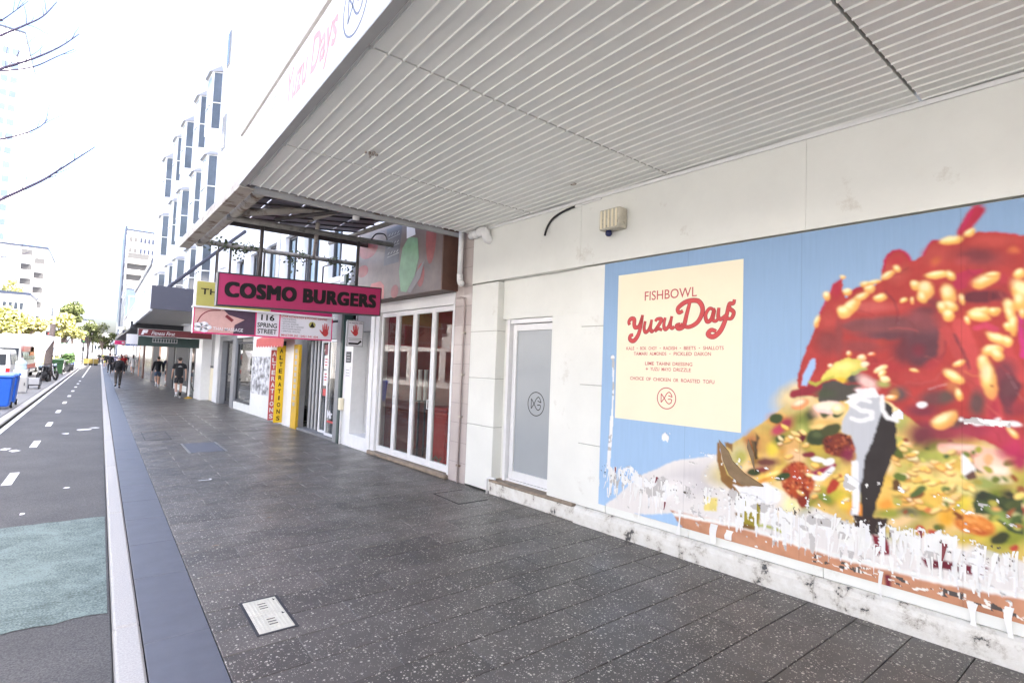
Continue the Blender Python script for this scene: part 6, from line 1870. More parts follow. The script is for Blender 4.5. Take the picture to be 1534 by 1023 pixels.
# ================================================================== SHOP ROW BEYOND (grey shopfront, alterations shop, white wall with photo)
B = thing('shop_row_building', W(17, 0, 0), 'white shop row building with alterations shop and small upper windows', 'building')
part('steel_column', M['grey'], B, (11.55, 11.78, -.2, .05, 0, 3.6), wall=True, bevel=.006); part('column_edge', M['greensign'], B, (11.43, 11.548, -.15, .06, 0, 3.75), wall=True, bevel=.004)
ib = thing('intercom_box', W(11.36, 0, .7), 'small cream box on a thin pole by the white entry pier', 'box')
part('box', M['cream'], ib, (11.30, 11.42, .015, .10, .74, 1.0), wall=True, bevel=.01); hb = MB(); hb.tube([W(11.36, .05, 0), W(11.36, .05, .74)], .014); hb.build('pole', M['white'], ib)
# grey shopfront: glass leaf, glazed door, folded shutter
part('shop_head', M['grey'], B, (11.78, 14.2, -.5, -.05, 2.32, 3.2), wall=True)
part('shop_sill', M['concrete'], B, (11.78, 14.2, -1.0, .02, 0, .05), wall=True)
def glazed(parent, u0, u1, z0, z1, o, fr, name='glazed_panel', fw=.06, mid=None, gl='glass'):
    qs = [(u0, u0+fw, o-.05, o, z0, z1), (u1-fw, u1, o-.05, o, z0, z1), (u0+fw+.001, u1-fw-.001, o-.05, o, z1-fw, z1), (u0+fw+.001, u1-fw-.001, o-.05, o, z0, z0+fw)]
    if mid: qs.append((u0+fw+.001, u1-fw-.001, o-.05, o, mid, mid+.06))
    p = part(name, M[fr], parent, *qs, wall=True, bevel=.003); part('glass', M[gl], p, (u0+fw-.01, u1-fw+.01, o-.03, o-.022, z0+fw-.01, z1-fw+.01), wall=True); return p
gp = glazed(B, 11.80, 12.55, .05, 2.31, -.06, 'alu', 'glazed_panel'); 
hb = MB(); add_text(hb, 'Mr', .1, .42, .42, .60, wallface(12.5, .05, -.055), .03); hb.build('lettering', M['signwhite'], gp)
hb = MB(); ribbon(hb, [(.1, .34), (.5, .34)], .05, wallface(12.5, .05, -.055)); hb.build('red_line', M['redink'], gp)
dr = glazed(B, 12.56, 13.22, .05, 2.31, -.16, 'alu', 'shop_door')
for k, (z0, z1, m_) in enumerate(((1.95, 2.2, 'reddark'), (1.6, 1.93, 'signwhite'), (1.2, 1.57, 'signwhite'), (.95, 1.12, 'redink'))):
    q = part('poster', M[m_], dr, (12.66, 12.98, -.155, -.15, z0, z1), wall=True)
hb = MB()
for (z, s_) in ((1.68, 'OPEN'), (1.32, 'SALE')):
    for j in range(3): ribbon(hb, [(.05, z+.02+j*.07), (.27, z+.02+j*.07)], .03, wallface(12.98, 0, -.148))
hb.build('poster_print', M['redink'], dr)
part('red_panel', mat('deep_red_panel', (.25, .02, .03), .4), B, (12.6, 13.1, -.9, -.85, .1, 1.0), wall=True)
for k in range(7):
    u = 13.24+k*.118; o_ = -.20-(.14 if k % 2 else 0); part('shutter_slat', M['grey' if k % 2 else 'lip'], B, (u+.003, u+.114, o_-.03, o_, .05, 2.31), wall=True, bevel=.004)
part('back_wall', M['darkint'], B, (11.6, 14.2, -3.05, -3, 0, 3.1), (11.45, 11.5, -3, -.25, 0, 3.1), (14.2, 14.25, -3, -.25, 0, 3.1), wall=True)
part('shop_floor', M['intfloor'], B, (11.5, 14.2, -3, -1.0, 0, .04), wall=True)
part('gold_strip', M['gold'], B, (14.22, 14.62, -.02, .05, .0, 2.2), wall=True)
hb = MB()
for j in range(10): rect(hb, .1, .26, 1.98-j*.155, 2.08-j*.155, wallface(14.6, 0, .053))
hb.build('strip_mark', M['lip'], B, kind='stuff')
part('white_pier', M['white'], B, (14.63, 15.3, -.3, .04, 0, 3.1), wall=True, bevel=.005)
# two upright ALTERATIONS boards standing out from the wall, and the scalloped red blind above
al = thing('upright_sign', W(15.35, .1, 0), 'yellow upright sign board with black stacked letters ALTERATIONS', 'sign')
p0 = W(15.33, .04, 0)[0]
part('board', M['yellow'], al, (p0-.22, p0+.0, 15.32, 15.37, .06, 2.18)); part('cap', M['greensign'], al, (p0-.221, p0+.001, 15.318, 15.372, 2.181, 2.3))
for j, ch in enumerate('ALTERATIONS'):
    hb = MB(); ww = .035 if ch == 'I' else .09; add_text(hb, ch, .095-ww/2, .095+ww/2, 1.95-j*.185, 2.07-j*.185, crossface(p0-.205, 15.316, .02), .03); hb.build('letter', M['ink'], al)
al2 = thing('upright_sign', W(16.1, .1, 0), 'pink upright sign board with white stacked letters behind the yellow one', 'sign')
p0 = W(16.1, .06, 0)[0]
part('board', M['redflat'], al2, (p0-.13, p0+.03, 16.08, 16.12, .05, 2.05))
for j, ch in enumerate('ALTERATIONS'):
    hb = MB(); ww = .03 if ch == 'I' else .10; add_text(hb, ch, .115-ww/2, .115+ww/2, 1.86-j*.178, 1.99-j*.178, crossface(p0-.165, 16.076, .02), .03); hb.build('letter', M['signwhite'], al2)
bl = thing('fabric_blind', W(15.6, .2, 2.3), 'red scalloped fabric blind under the hanging sign', 'blind')
hb = MB(); nseg = 60; V = []
for i in range(nseg+1):
    u = 14.3+i*2.5/nseg; zb_ = 2.16-.05*abs(math.sin(i*math.pi/6)); V += [W(u, .08, 2.52), W(u, .42, 2.36), W(u, .425, zb_)]
hb.add(V, [(3*i+j, 3*i+j+1, 3*i+j+4, 3*i+j+3) for i in range(nseg) for j in range(2)]); hb.build('fabric', mat('faded_red_fabric', (.52, .10, .085), .8, var=.1), bl); part('rail', M['white'], bl, (14.3, 16.8, .06, .1, 2.5, 2.54), wall=True)
# white wall with black and white photo, display window, glazed door
part('wall_panel', M['wall'], B, (15.302, 18.78, -.3, 0, 0, 2.5), wall=True); part('wall_panel', M['wall'], B, (14.2, 21.0, -.35, -.001, 2.502, 3.15), (18.782, 21.0, -.3, .001, 0, .24), wall=True)
ph = thing('wall_photo', W(17.7, 0, .7), 'large black and white street photograph mounted on white wall', 'picture')
phm, nt, n, l, b = newmat('grey_photo_print')
tc = n.new('ShaderNodeTexCoord'); mp = n.new('ShaderNodeMapping'); mp.inputs['Scale'].default_value = (1, 2.2, 3.5); mp.inputs['Rotation'].default_value = (.5, 0, 0)
n1 = n.new('ShaderNodeTexNoise'); n1.inputs['Scale'].default_value = 1.6; n1.inputs['Detail'].default_value = 8; l.new(tc.outputs['Object'], mp.inputs['Vector']); l.new(mp.outputs['Vector'], n1.inputs['Vector'])
r1 = n.new('ShaderNodeValToRGB'); r1.color_ramp.elements[0].position = .38; r1.color_ramp.elements[1].position = .6; r1.color_ramp.elements[0].color = (.10, .10, .105, 1); r1.color_ramp.elements[1].color = (.66, .66, .67, 1)
l.new(n1.outputs['Fac'], r1.inputs['Fac']); l.new(r1.outputs[0], b.inputs['Base Color'])
part('print', phm, ph, (16.85, 18.7, .004, .012, .68, 1.86), wall=True)
wn_ = glazed(B, 18.80, 20.88, .25, 2.36, -.04, 'dgrey', 'display_window', .07)
part('display_floor', M['wall'], B, (18.8, 20.9, -1.2, -.31, .2, .28), wall=True); part('display_back', mat('dim_green_backdrop', (.12, .16, .12), .8, var=.4, scale=3), B, (18.75, 20.9, -1.3, -1.25, .2, 2.5), wall=True)
for k, (u, m1, m2, lab) in enumerate(((19.25, 'hiviz', 'hiviz', 'shop mannequin in lime yellow clothes behind display window'), (19.8, 'khaki', 'lip', 'shop mannequin in grey green clothes behind display window'))):
    p = W(u, -.5, .28); mq = thing('mannequin', p, lab, 'mannequin'); hb = MB()
    hb.lathe([(.10, .85), (.17, 1.0), (.15, 1.2), (.20, 1.42), (.17, 1.5), (.05, 1.56)], p[0], p[1], 12); hb.tube([(p[0]-.2, p[1], 1.65), (p[0]-.26, p[1], 1.3), (p[0]-.24, p[1], 1.0)], [.055, .05, .04]); hb.tube([(p[0]+.2, p[1], 1.65), (p[0]+.26, p[1], 1.3), (p[0]+.24, p[1], 1.0)], [.055, .05, .04])
    ob = hb.build('jacket', M[m1], mq, smooth=True); ob.location.z += .22
    hb = MB(); hb.tube([(p[0]-.09, p[1], 1.15), (p[0]-.1, p[1], .7), (p[0]-.1, p[1], .30)], [.10, .075, .05]); hb.tube([(p[0]+.09, p[1], 1.15), (p[0]+.1, p[1], .7), (p[0]+.1, p[1], .30)], [.10, .075, .05]); hb.build('trousers', M[m2], mq, smooth=True)
    hb = MB(); hb.ball((p[0], p[1], 1.90), .1, sz=1.25); hb.tube([(p[0], p[1], 1.72), (p[0], p[1], 1.85)], .05); hb.build('head', M['signwhite'], mq, smooth=True)
    part('stand', M['steel'], mq, (p[0]-.16, p[0]+.16, p[1]-.12, p[1]+.12, .281, .30))
part('door_frame', M['grey'], B, (20.9, 21.35, -.2, .03, 0, 2.6), (22.95, 23.4, -.2, .03, 0, 2.6), (21.351, 22.949, -.2, .03, 2.42, 2.6), wall=True, bevel=.005)
gd = glazed(B, 21.36, 22.94, .02, 2.41, -.15, 'dgrey', 'glazed_door', .09, 1.12)
part('door_back', M['lip'], B, (20.9, 23.4, -1.6, -1.5, 0, 2.6), wall=True)
hb = MB(); p = W(21.6, -.10, 1.15); hb.ball(p, .06); hb.build('door_knob', M['black'], gd)
part('white_pier', M['white'], B, (23.402, 24.1, -.3, .06, 0, 2.8), (24.9, 26.2, -.3, .35, 0, 2.8), wall=True, bevel=.005)
part('grey_panel', M['lip'], B, (24.102, 24.898, -.3, .01, 1.43, 2.8), wall=True); part('cream_panel', M['cream'], B, (24.102, 24.898, -.3, .012, 0, 1.33), wall=True); part('dark_band', M['dgrey'], B, (24.102, 24.898, -.3, .02, 1.335, 1.425), wall=True)
# upper floors of the row: windows over the shops, then blank render
part('band_course', M['white'], B, (11.31, 23.0, -.3, .03, 3.152, 3.55), wall=True)
wz0, wz1 = 3.75, 5.35
wins = [(11.9, 12.7), (13.3, 14.5), (15.0, 16.1), (16.8, 17.9), (18.7, 19.8), (20.6, 21.7)]
edges = [11.31] + [e for w_ in wins for e in w_] + [24.3]
for i in range(0, len(edges), 2): part('window_pier', M['wall_up'], B, (edges[i], edges[i+1], -.4, 0, 3.552, wz1), wall=True)
for (a, c) in wins:
    fr = part('window', M['dgrey'], B, (a+.002, a+.09, -.22, -.12, wz0, wz1), (c-.09, c-.002, -.22, -.12, wz0, wz1), ((a+c)/2-.03, (a+c)/2+.03, -.22, -.12, wz0+.09, wz1-.09), (a+.091, c-.091, -.22, -.12, wz1-.08, wz1), (a+.091, c-.091, -.22, -.12, wz0, wz0+.08), wall=True)
    part('pane', M['palegl'], fr, (a+.05, c-.05, -.2, -.18, wz0+.05, wz1-.05), wall=True); part('sill', M['white'], fr, (a-.05, c+.05, -.21, .06, wz0-.11, wz0-.002), wall=True)
    part('spandrel', M['wall_up'], B, (a+.002, c-.002, -.4, 0, 3.552, wz0-.112), wall=True)
part('upper_wall', M['wall_up'], B, (11.302, 24.3, -9, 0, wz1+.002, 17.2), wall=True); part('rear_mass', M['wall_up'], B, (11.302, 23.4, -9, -3.1, -.1, wz1), wall=True)
part('wall_pilaster', M['wall_up'], B, (23.3, 24.2, .001, .10, 5.36, 17.2), wall=True)
pipe('downpipe', [W(16.5, .06, 3.2), W(16.5, .06, 9)], .05, 'white', 8, B)

# ================================================================== BAY WINDOW BUILDING
CB = thing('bay_window_building', W(32, 0, 0), 'tall white building with stacked projecting bay windows and lead caps', 'building')
part('facade', M['wall_up'], CB, (24.31, 47, -10, 0, 2.95, 16.4), wall=True); part('side_parapet', M['wall_up'], CB, (24.31, 47, -.5, .08, 16.402, 16.7), wall=True)
cap_m = mat('grey_lead_cap', (.33, .33, .34), .6, var=.1)
def bay(u, zt, h=2.6, w_=1.45, dpt=.36):
    pl = [(0, 0), (.2, dpt), (w_-.2, dpt), (w_, 0)]
    fr = MB()
    def prism(b_, pl_, z0, z1): b_.prism(pl_, z0, z1, lambda a, o_, z: W(u+a, o_, z))
    prism(fr, pl, zt-h-.08, zt-h); prism(fr, pl, zt-.05, zt)
    for (a, o_) in pl[0:4]:
        a2 = min(max(a, .03), w_-.03); fr.box(u+a2-.035, u+a2+.035, max(o_-.07, .001), o_+.004, zt-h+.001, zt-.051, W)
    bw = fr.build('bay_window', M['white'], CB)
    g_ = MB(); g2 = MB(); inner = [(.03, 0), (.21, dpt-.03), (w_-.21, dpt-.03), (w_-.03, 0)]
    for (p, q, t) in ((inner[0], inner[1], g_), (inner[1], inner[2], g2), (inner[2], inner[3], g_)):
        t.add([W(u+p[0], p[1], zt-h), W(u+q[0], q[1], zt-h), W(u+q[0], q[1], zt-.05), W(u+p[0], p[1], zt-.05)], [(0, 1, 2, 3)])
    g_.build('side_pane', M['bluegl'], bw); g2.build('front_pane', M['palegl'], bw)  # sky reflection put into the pane colours: pale front, darker sides
    tr_ = MB()
    for zz_ in (zt-h*.55,):
        for (p, q) in ((pl[0], pl[1]), (pl[1], pl[2])): tr_.tube([W(u+p[0], p[1], zz_), W(u+q[0], q[1], zz_)], .028, 6)
    tr_.build('transom', M['white'], bw)
    c_ = MB(); e_ = .12; V = [W(u-e_, 0, zt), W(u+.22, dpt+e_, zt-.02), W(u+w_-.22, dpt+e_, zt-.02), W(u+w_+e_, 0, zt), W(u+.25, 0, zt+.42), W(u+w_-.25, 0, zt+.42)]
    c_.add(V, [(0, 1, 4), (1, 2, 5, 4), (2, 3, 5), (0, 3, 2, 1), (0, 4, 5, 3)]); c_.build('lead_cap', cap_m, bw)
    b_ = MB(); prism(b_, [(.02, 0), (.30, dpt-.02), (w_-.3, dpt-.02), (w_-.02, 0)], zt-h-1.1, zt-h-.082); b_.build('bay_base', M['wall_up'], bw)
for u in (26.4, 29.3, 33.1, 35.9, 40.2):
    for zt in (14.6, 10.8, 7.0): bay(u, zt)
for zt in (16.0, 12.3, 8.6): 
    fr = part('window', M['lip'], CB, (25.0, 25.5, .001, .05, zt-1.6, zt-.1), wall=True); part('pane', M['bluegl'], fr, (25.05, 25.45, .0505, .06, zt-1.55, zt-.15), wall=True)
part('shop_wall', M['wall'], CB, (28.0, 34, -.5, .0, 0, 2.948), wall=True); part('shop_glass', M['darkint'], CB, (28.3, 33.7, .001, .03, .3, 2.4), wall=True)
# glazed porch with white canopy, its post and a rope
pc = thing('porch', (4.0, 28, 0), 'white porch canopy with glazed side screen', 'porch')
part('canopy_slab', M['white'], pc, (3.05, 3.95, 26.3, 28.6, 2.42, 2.60)); part('glass_screen', M['glass'], pc, (3.30, 3.32, 26.5, 28.4, .1, 2.41)); part('screen_frame', M['dgrey'], pc, (3.25, 3.37, 26.35, 26.47, 0, 2.419), (3.25, 3.37, 28.42, 28.55, 0, 2.419))
bs = thing('barrier_post', (3.35, 27.6, 0), 'slim white post on brass foot with black rope beside porch', 'post')
hb = MB(); hb.tube([(3.05, 26.0, .03), (3.05, 26.0, 2.41)], .04); hb.build('post', M['white'], bs); hb = MB(); hb.lathe([(.16, 0), (.16, .02), (.05, .05), (.04, .08)], 3.05, 26.0); hb.build('foot', M['gold'], bs)
hb = MB(); hb.tube(spline([(3.06, 26.0, .95), (3.15, 26.05, .5), (3.32, 26.15, .25), (3.5, 26.2, .2)], 5), .02); hb.build('rope', M['black'], bs)

# ================================================================== DARK BOX AWNING and the hanging signs under it
DA = thing('box_awning', (2.6, 26, 3.3), 'deep box awning with dark slate end panel and white street fascia', 'awning')
part('end_panel', M['navy'], DA, (1.22, 4.0, 21.0, 21.08, 3.32, 4.10)); part('front_fascia', M['wall_up'], DA, (1.20, 1.28, 21.085, 40, 3.25, 4.12)); part('soffit', M['lip'], DA, (1.285, 3.9, 21.085, 32, 3.325, 3.37)); part('roof', M['navy'], DA, (1.285, 3.7, 21.085, 40, 4.05, 4.09))
part('drop_panel', M['dgrey'], DA, (1.1, 3.8, 32, 32.1, 3.03, 3.42)); part('low_soffit', M['dgrey'], DA, (1.1, 3.6, 32.105, 44, 3.03, 3.1))
hb = MB(); hb.tube([(1.7, 21.3, 4.12), (3.85, 20.6, 6.35)], .06, 8); hb.build('tie_rod', M['navy'], DA)
o, fn = board('hanging_sign', 'dark red hanging sign reading Fitness First in white italics', 'sign', 1.06, 3.5, 24.0, 2.48, 2.76, 'darkredsign', 'lip', .12)
hb = MB(); add_text(hb, 'Fitness First', .42, 1.18, .06, .20, fn, .01, .3); add_text(hb, 'F', .10, .32, .05, .23, fn, .06, .2); hb.build('lettering', M['signwhite'], o)
o, fn = board('hanging_sign', 'dark green hanging sign with grey name strip under the red one', 'sign', 1.13, 3.2, 25.0, 2.12, 2.49, 'greensign', 'greensign', .12)
hb = MB(); rect(hb, .46, 1.30, .15, .33, fn); hb.build('name_strip', M['lip'], o)
hb = MB()
for j in range(9): rect(hb, .49+j*.09, .545+j*.09, .18, .30, lambda a, b__: (1.13+a, 24.994, 2.12+b__))
hb.build('lettering', M['greensign'], o, kind='stuff')
o, fn = board('hanging_sign', 'blank white hanging sign left of the green sign', 'sign', .93, 1.5, 31, 2.25, 2.75, 'signwhite', 'lip', .1)
o, fn = board('hanging_sign', 'long blue hanging sign with white lettering further along footpath', 'sign', 1.75, 4.4, 58, 2.52, 2.72, 'blue', 'blue', .15)
hb = MB(); 
for j in range(12): rect(hb, .3+j*.17, .42+j*.17, .06, .14, fn)
hb.build('lettering', M['signwhite'], o, kind='stuff')
o, fn = board('hanging_sign', 'hot pink hanging sign above the distant crowd', 'sign', .98, 1.75, 60, 2.58, 2.98, 'pink', 'signwhite', .15)
hb = MB(); disc(hb, .62, .2, .1, .1, fn); hb.build('emblem', M['signwhite'], o)

# ================================================================== FAR RIGHT SIDE
M['farband'] = mat('blue_grey_glazing_and_shade', (.022, .030, .055), .35, var=.15, scale=.4); M['farblue'] = mat('pale_blue_cladding', (.075, .105, .16), .4, var=.15, scale=.3); M['farrecess'] = mat('shaded_glazing', (.055, .056, .06), .6)
def block(name, label, x0, x1, y0, y1, z1, m, wins=(), cat='building', roof=True):
    """a plain building mass with a parapet and recess-framed windows; wins: rows of (face, a0, a1, n, z0, z1, material)"""
    o = thing(name, ((x0+x1)/2, (y0+y1)/2, 0), label, cat)
    part('wall', M[m], o, (x0, x1, y0, y1, -.3, z1))
    if roof: part('parapet', M['farband' if m == 'farwhite' else 'farwhite'], o, (x0-.15, x1+.15, y0-.15, y1+.15, z1+.002, z1+.4))
    for (face, a0, a1, n_, z0, zt, wm) in wins:
        d = (a1-a0)/n_
        for k in range(n_):
            a, c = a0+k*d+.08*d, a0+(k+1)*d-.08*d
            if face == 'S': w_ = part('window', M['farwhite'], o, (a, c, y0-.10, y0-.002, z0, zt)); part('pane', M[wm], w_, (a+.06, c-.06, y0-.13, y0-.101, z0+.06, zt-.06))
            elif face == 'E': w_ = part('window', M['farwhite'], o, (x1+.002, x1+.1, a, c, z0, zt)); part('pane', M[wm], w_, (x1+.101, x1+.13, a+.06, c-.06, z0+.06, zt-.06))
            else: w_ = part('window', M['farwhite'], o, (x0-.1, x0-.002, a, c, z0, zt)); part('pane', M[wm], w_, (x0-.13, x0-.101, a+.06, c-.06, z0+.06, zt-.06))
    return o
def balcony(o, x0, x1, y, z, dpt=1.6, h=2.7):
    b_ = part('balcony', M['farwhite'], o, (x0, x1, y-dpt, y-.002, z, z+.22)); part('balustrade', M['farwhite'], b_, (x0, x1, y-dpt, y-dpt+.08, z+.22, z+.95)); part('recess', M['farrecess'], b_, (x0+.1, x1-.1, y-.06, y-.003, z+.23, z+h))  # recess is a flat dark panel, its shade put into the colour
# street frontage continuing beyond the bay windows
D1 = block('shop_terrace', 'low white shop terrace beyond the bay window building', 2.75, 12, 47.5, 72, 8.6, 'farwhite', [('W', 48, 71, 8, 4.6, 7.2, 'fardark')])
fd_ = [('darkint', 34.0, 36), ('brown', 36.05, 36.6), ('fardark', 36.65, 39), ('intorange', 39.05, 39.8), ('darkint', 39.85, 42.5), ('brown', 42.55, 43.1), ('fardark', 43.2, 46.9)]
for (m_, a, c) in fd_: part('shop_front', M[m_], CB, (a, c, .001, .06, .0, 2.9), wall=True)
for (m_, a, c) in (('brown', 47.6, 48.4), ('fardark', 48.5, 52), ('intorange', 52.1, 53), ('fardark', 53.1, 57), ('concrete', 57.1, 58), ('fardark', 58.1, 63), ('brown', 63.1, 64), ('fardark', 64.1, 71)): part('shop_front', M[m_], D1, (2.55, 2.748, a, c, 0, 3.1))
part('awning', M['navy'], D1, (1.2, 2.54, 47.6, 71.5, 3.2, 3.5))
D2 = block('shop_terrace', 'pale two storey terrace at the far right end of the street', 2.9, 12, 72.5, 108, 7.2, 'farwhite', [('W', 74, 107, 9, 3.9, 6.2, 'fardark')]); part('awning', M['fargrey'], D2, (1.3, 2.89, 73, 107, 3.1, 3.35)); part('shop_front', M['fardark'], D2, (2.7, 2.898, 73, 107, 0, 2.9))
D3 = block('glass_office', 'pale blue glazed office block below the white tower', 3.3, 14, 126, 150, 14.5, 'farblue', [('S', 3.6, 9, 3, 2.5, 6.5, 'farband'), ('S', 3.6, 9, 3, 8, 13, 'farblue'), ('W', 127, 149, 5, 3, 13, 'farband')])
D4 = block('office_tower', 'white office tower with window bands and corner balconies', 3.75, 16, 172, 196, 34.5, 'farwhite', [('S', 6.5, 12.6, 7, 31.5, 33, 'farband'), ('S', 4.2, 6.2, 2, 31.5, 33, 'farrecess'), ('S', 4.2, 6.2, 2, 28.6, 30, 'farrecess'), ('S', 6.5, 12.6, 7, 28.6, 30, 'farband'), ('S', 9.2, 14, 2, 18, 27, 'farblue')])
part('side_shade', M['farband'], D4, (3.3, 3.74, 171.5, 196, 0, 35.5))  # tower's shaded west side painted as a dark strip
for z in (11.4, 14.2, 17.2, 20.1, 23.0, 25.9): balcony(D4, 4.1, 9.0, 172, z)
for k, (x, y, z) in enumerate(((5.0, 171.99, 35), (13, 180, 35))): pipe('mast', [(x, y+2, z-.2), (x, y+2, z+1.6)], .12, 'fargrey', 6, D4)
D5 = block('brick_shops', 'small grey shop building across the junction on the right', 2.6, 12, 124.5, 125.9, 6.4, 'fargrey', [('S', 3, 11, 6, 3.2, 5.2, 'fardark')])
D6 = block('far_block', 'grey block closing the far right end of the street', 4.6, 16, 215, 240, 19, 'fargrey', [('S', 5, 12, 5, 4+3*k, 5.8+3*k, 'fardark') for k in range(5)])

# ================================================================== FAR LEFT SIDE
L1 = block('residential_tower', 'very tall pale tower with square windows at the left picture edge', -46, -19.9, 180, 205, 82, 'farwhite', [('S', -25.6, -20.3, 3, 18+3.6*k, 19.8+3.6*k, 'farblue') for k in range(17)])
L2 = block('apartment_block', 'white apartment block with stacked corner balconies behind the trees', -24, -10.2, 150, 172, 23.5, 'farwhite', [('S', -17.5, -14.6, 1, 10+3.2*k, 11.4+3.2*k, 'palegl') for k in range(4)])
for k in range(5):
    balcony(L2, -14.3, -12.4, 150, 8.2+3.1*k, 1.4, 2.4); balcony(L2, -12.2, -10.4, 150, 6.6+3.1*k, 1.4, 2.4)
L3 = block('white_house', 'low white building with small dark windows above the yellow trees', -19, -9.3, 112, 124, 10.4, 'farwhite', [('S', -13, -9.8, 5, 8.0, 9.2, 'fardark'), ('S', -13, -9.8, 4, 3.0, 5.2, 'fardark')])
hb = MB()
for j in range(3): rect(hb, .3+j*.6, .75+j*.6, 0, .65, lambda a, b__: (-12.9+a, 111.86, 6.1+b__))
hb.build('sign_lettering', M['redink'], L3, kind='stuff')
L4 = block('blue_glass_block', 'distant pale blue glass block right of the apartment block', -12.5, -7.4, 205, 225, 17, 'palegl', [('S', -12.2, -7.7, 5, 3+3*k, 5.4+3*k, 'bluegl') for k in range(4)])
L5 = block('far_block', 'distant cream block left of the street end', -7.2, -2.6, 230, 250, 12.5, 'farwhite', [('S', -7, -2.8, 5, 3+3*k, 4.8+3*k, 'fargrey') for k in range(3)])
L6 = block('far_block', 'distant low grey buildings closing the end of the street', -2.2, 4.2, 262, 280, 9, 'fargrey', [('S', -2, 4, 6, 3+2.8*k, 4.6+2.8*k, 'fardark') for k in range(2)])
# opposite street frontage (left of the picture; its sunlit fronts light the canopy)
for k, (y0, y1, h) in enumerate(((-46, -22, 10), (-21.5, 4, 12), (4.5, 30, 9), (30.5, 58, 11), (58.5, 84, 8.5))):
    o = block('opposite_shops', ['cream shop terrace across the road, behind the camera', 'tall pale shop building directly across the road', 'pale shop building across the road beside the tall one', 'pale shop building across the road beyond the bins', 'low pale shop building across the road near the junction'][k], -30, -16.5, y0, y1, h, 'farwhite', [('E', y0+1, y1-1, 6, 4.4, 6.4, 'fardark'), ('E', y0+1, y1-1, 5, .5, 3.0, 'fardark')])

# ================================================================== TREES
def crown_mesh(name, parent, m, blobs, n, s0, s1, seed):
    r_ = random.Random(seed); V = []; F = []
    for i in range(n):
        c, rad = r_.choice(blobs); d = Vector((r_.gauss(0, 1), r_.gauss(0, 1), r_.gauss(0, 1))).normalized()*rad*r_.uniform(.35, 1.05)
        p = Vector(c)+Vector((d.x, d.y, d.z*.75)); nr = Vector((r_.gauss(0, 1), r_.gauss(0, 1), r_.gauss(0, 1)+.6)).normalized(); t = nr.orthogonal().normalized(); t.rotate(Matrix.Rotation(r_.uniform(0, 6.28), 3, nr)); b__ = nr.cross(t); s = r_.uniform(s0, s1)
        k = len(V); V += [p-t*s, p+b__*s*.55, p+t*s, p-b__*s*.55]; F.append((k, k+1, k+2, k+3))
    return obj_from(name, V, F, M[m], parent, fix=False)
def leafy(label, x, y, h, zc, rx, m, n=2600, seed=1, group='leafy trees along the left footpath', leaf=(.14, .30)):
    t = thing('street_tree', (x, y, 0), label, 'tree', group); r_ = random.Random(seed)
    hb = MB(); hb.tube([(x, y, -.1), (x+.05, y, h*.3), (x-.05, y+.05, h*.55), (x, y, h*.8)], [.19, .15, .1, .04]); blobs = []
    for k in range(9):
        a = r_.uniform(0, 6.28); rr = r_.uniform(.3, .8)*rx; z = zc+r_.uniform(-.45, .5)*(h-zc)*1.2
        c = (x+rr*math.cos(a), y+rr*math.sin(a), z); blobs.append((c, rx*r_.uniform(.32, .5)))
        hb.tube([(x, y, h*r_.uniform(.25, .4)), ((x+c[0])/2, (y+c[1])/2, (h*.4+z)/2+.2), c], [.09, .06, .02], 6)
    blobs.append(((x, y, h-rx*.35), rx*.45)); hb.build('trunk', M['bark'], t, smooth=True)
    crown_mesh('crown', t, m, blobs, n, leaf[0], leaf[1], seed); return t
leafy('wide sunlit yellow green street tree at the left picture edge', -9.3, 74, 6.3, 4.6, 2.9, 'leaf_y', 4200, 3)
leafy('round yellow green street tree left of the light pole', -6.9, 80, 5.8, 4.0, 2.0, 'leaf_y', 3000, 4)
leafy('yellow green street tree right of the tall light pole', -3.6, 84, 6.5, 4.4, 1.7, 'leaf_y', 3000, 5)
leafy('dark olive tree rising behind the yellow street tree', -3.9, 118, 10.5, 7.4, 2.3, 'leaf_g', 2600, 6)
leafy('dark olive tree at the end of the street on the left', -2.2, 150, 9.0, 5.4, 3.0, 'leaf_g', 2600, 7)
leafy('dark green tree behind the traffic signals', .4, 178, 9.8, 6.2, 3.4, 'leaf_g', 2600, 8)
leafy('small olive tree beside the far right shops', 2.4, 200, 8.0, 5.0, 2.6, 'leaf_g', 1800, 9)
leafy('sunlit tree on the terrace of the low white building', -12.3, 121, 13.6, 12.2, 1.7, 'leaf_y', 900, 10)
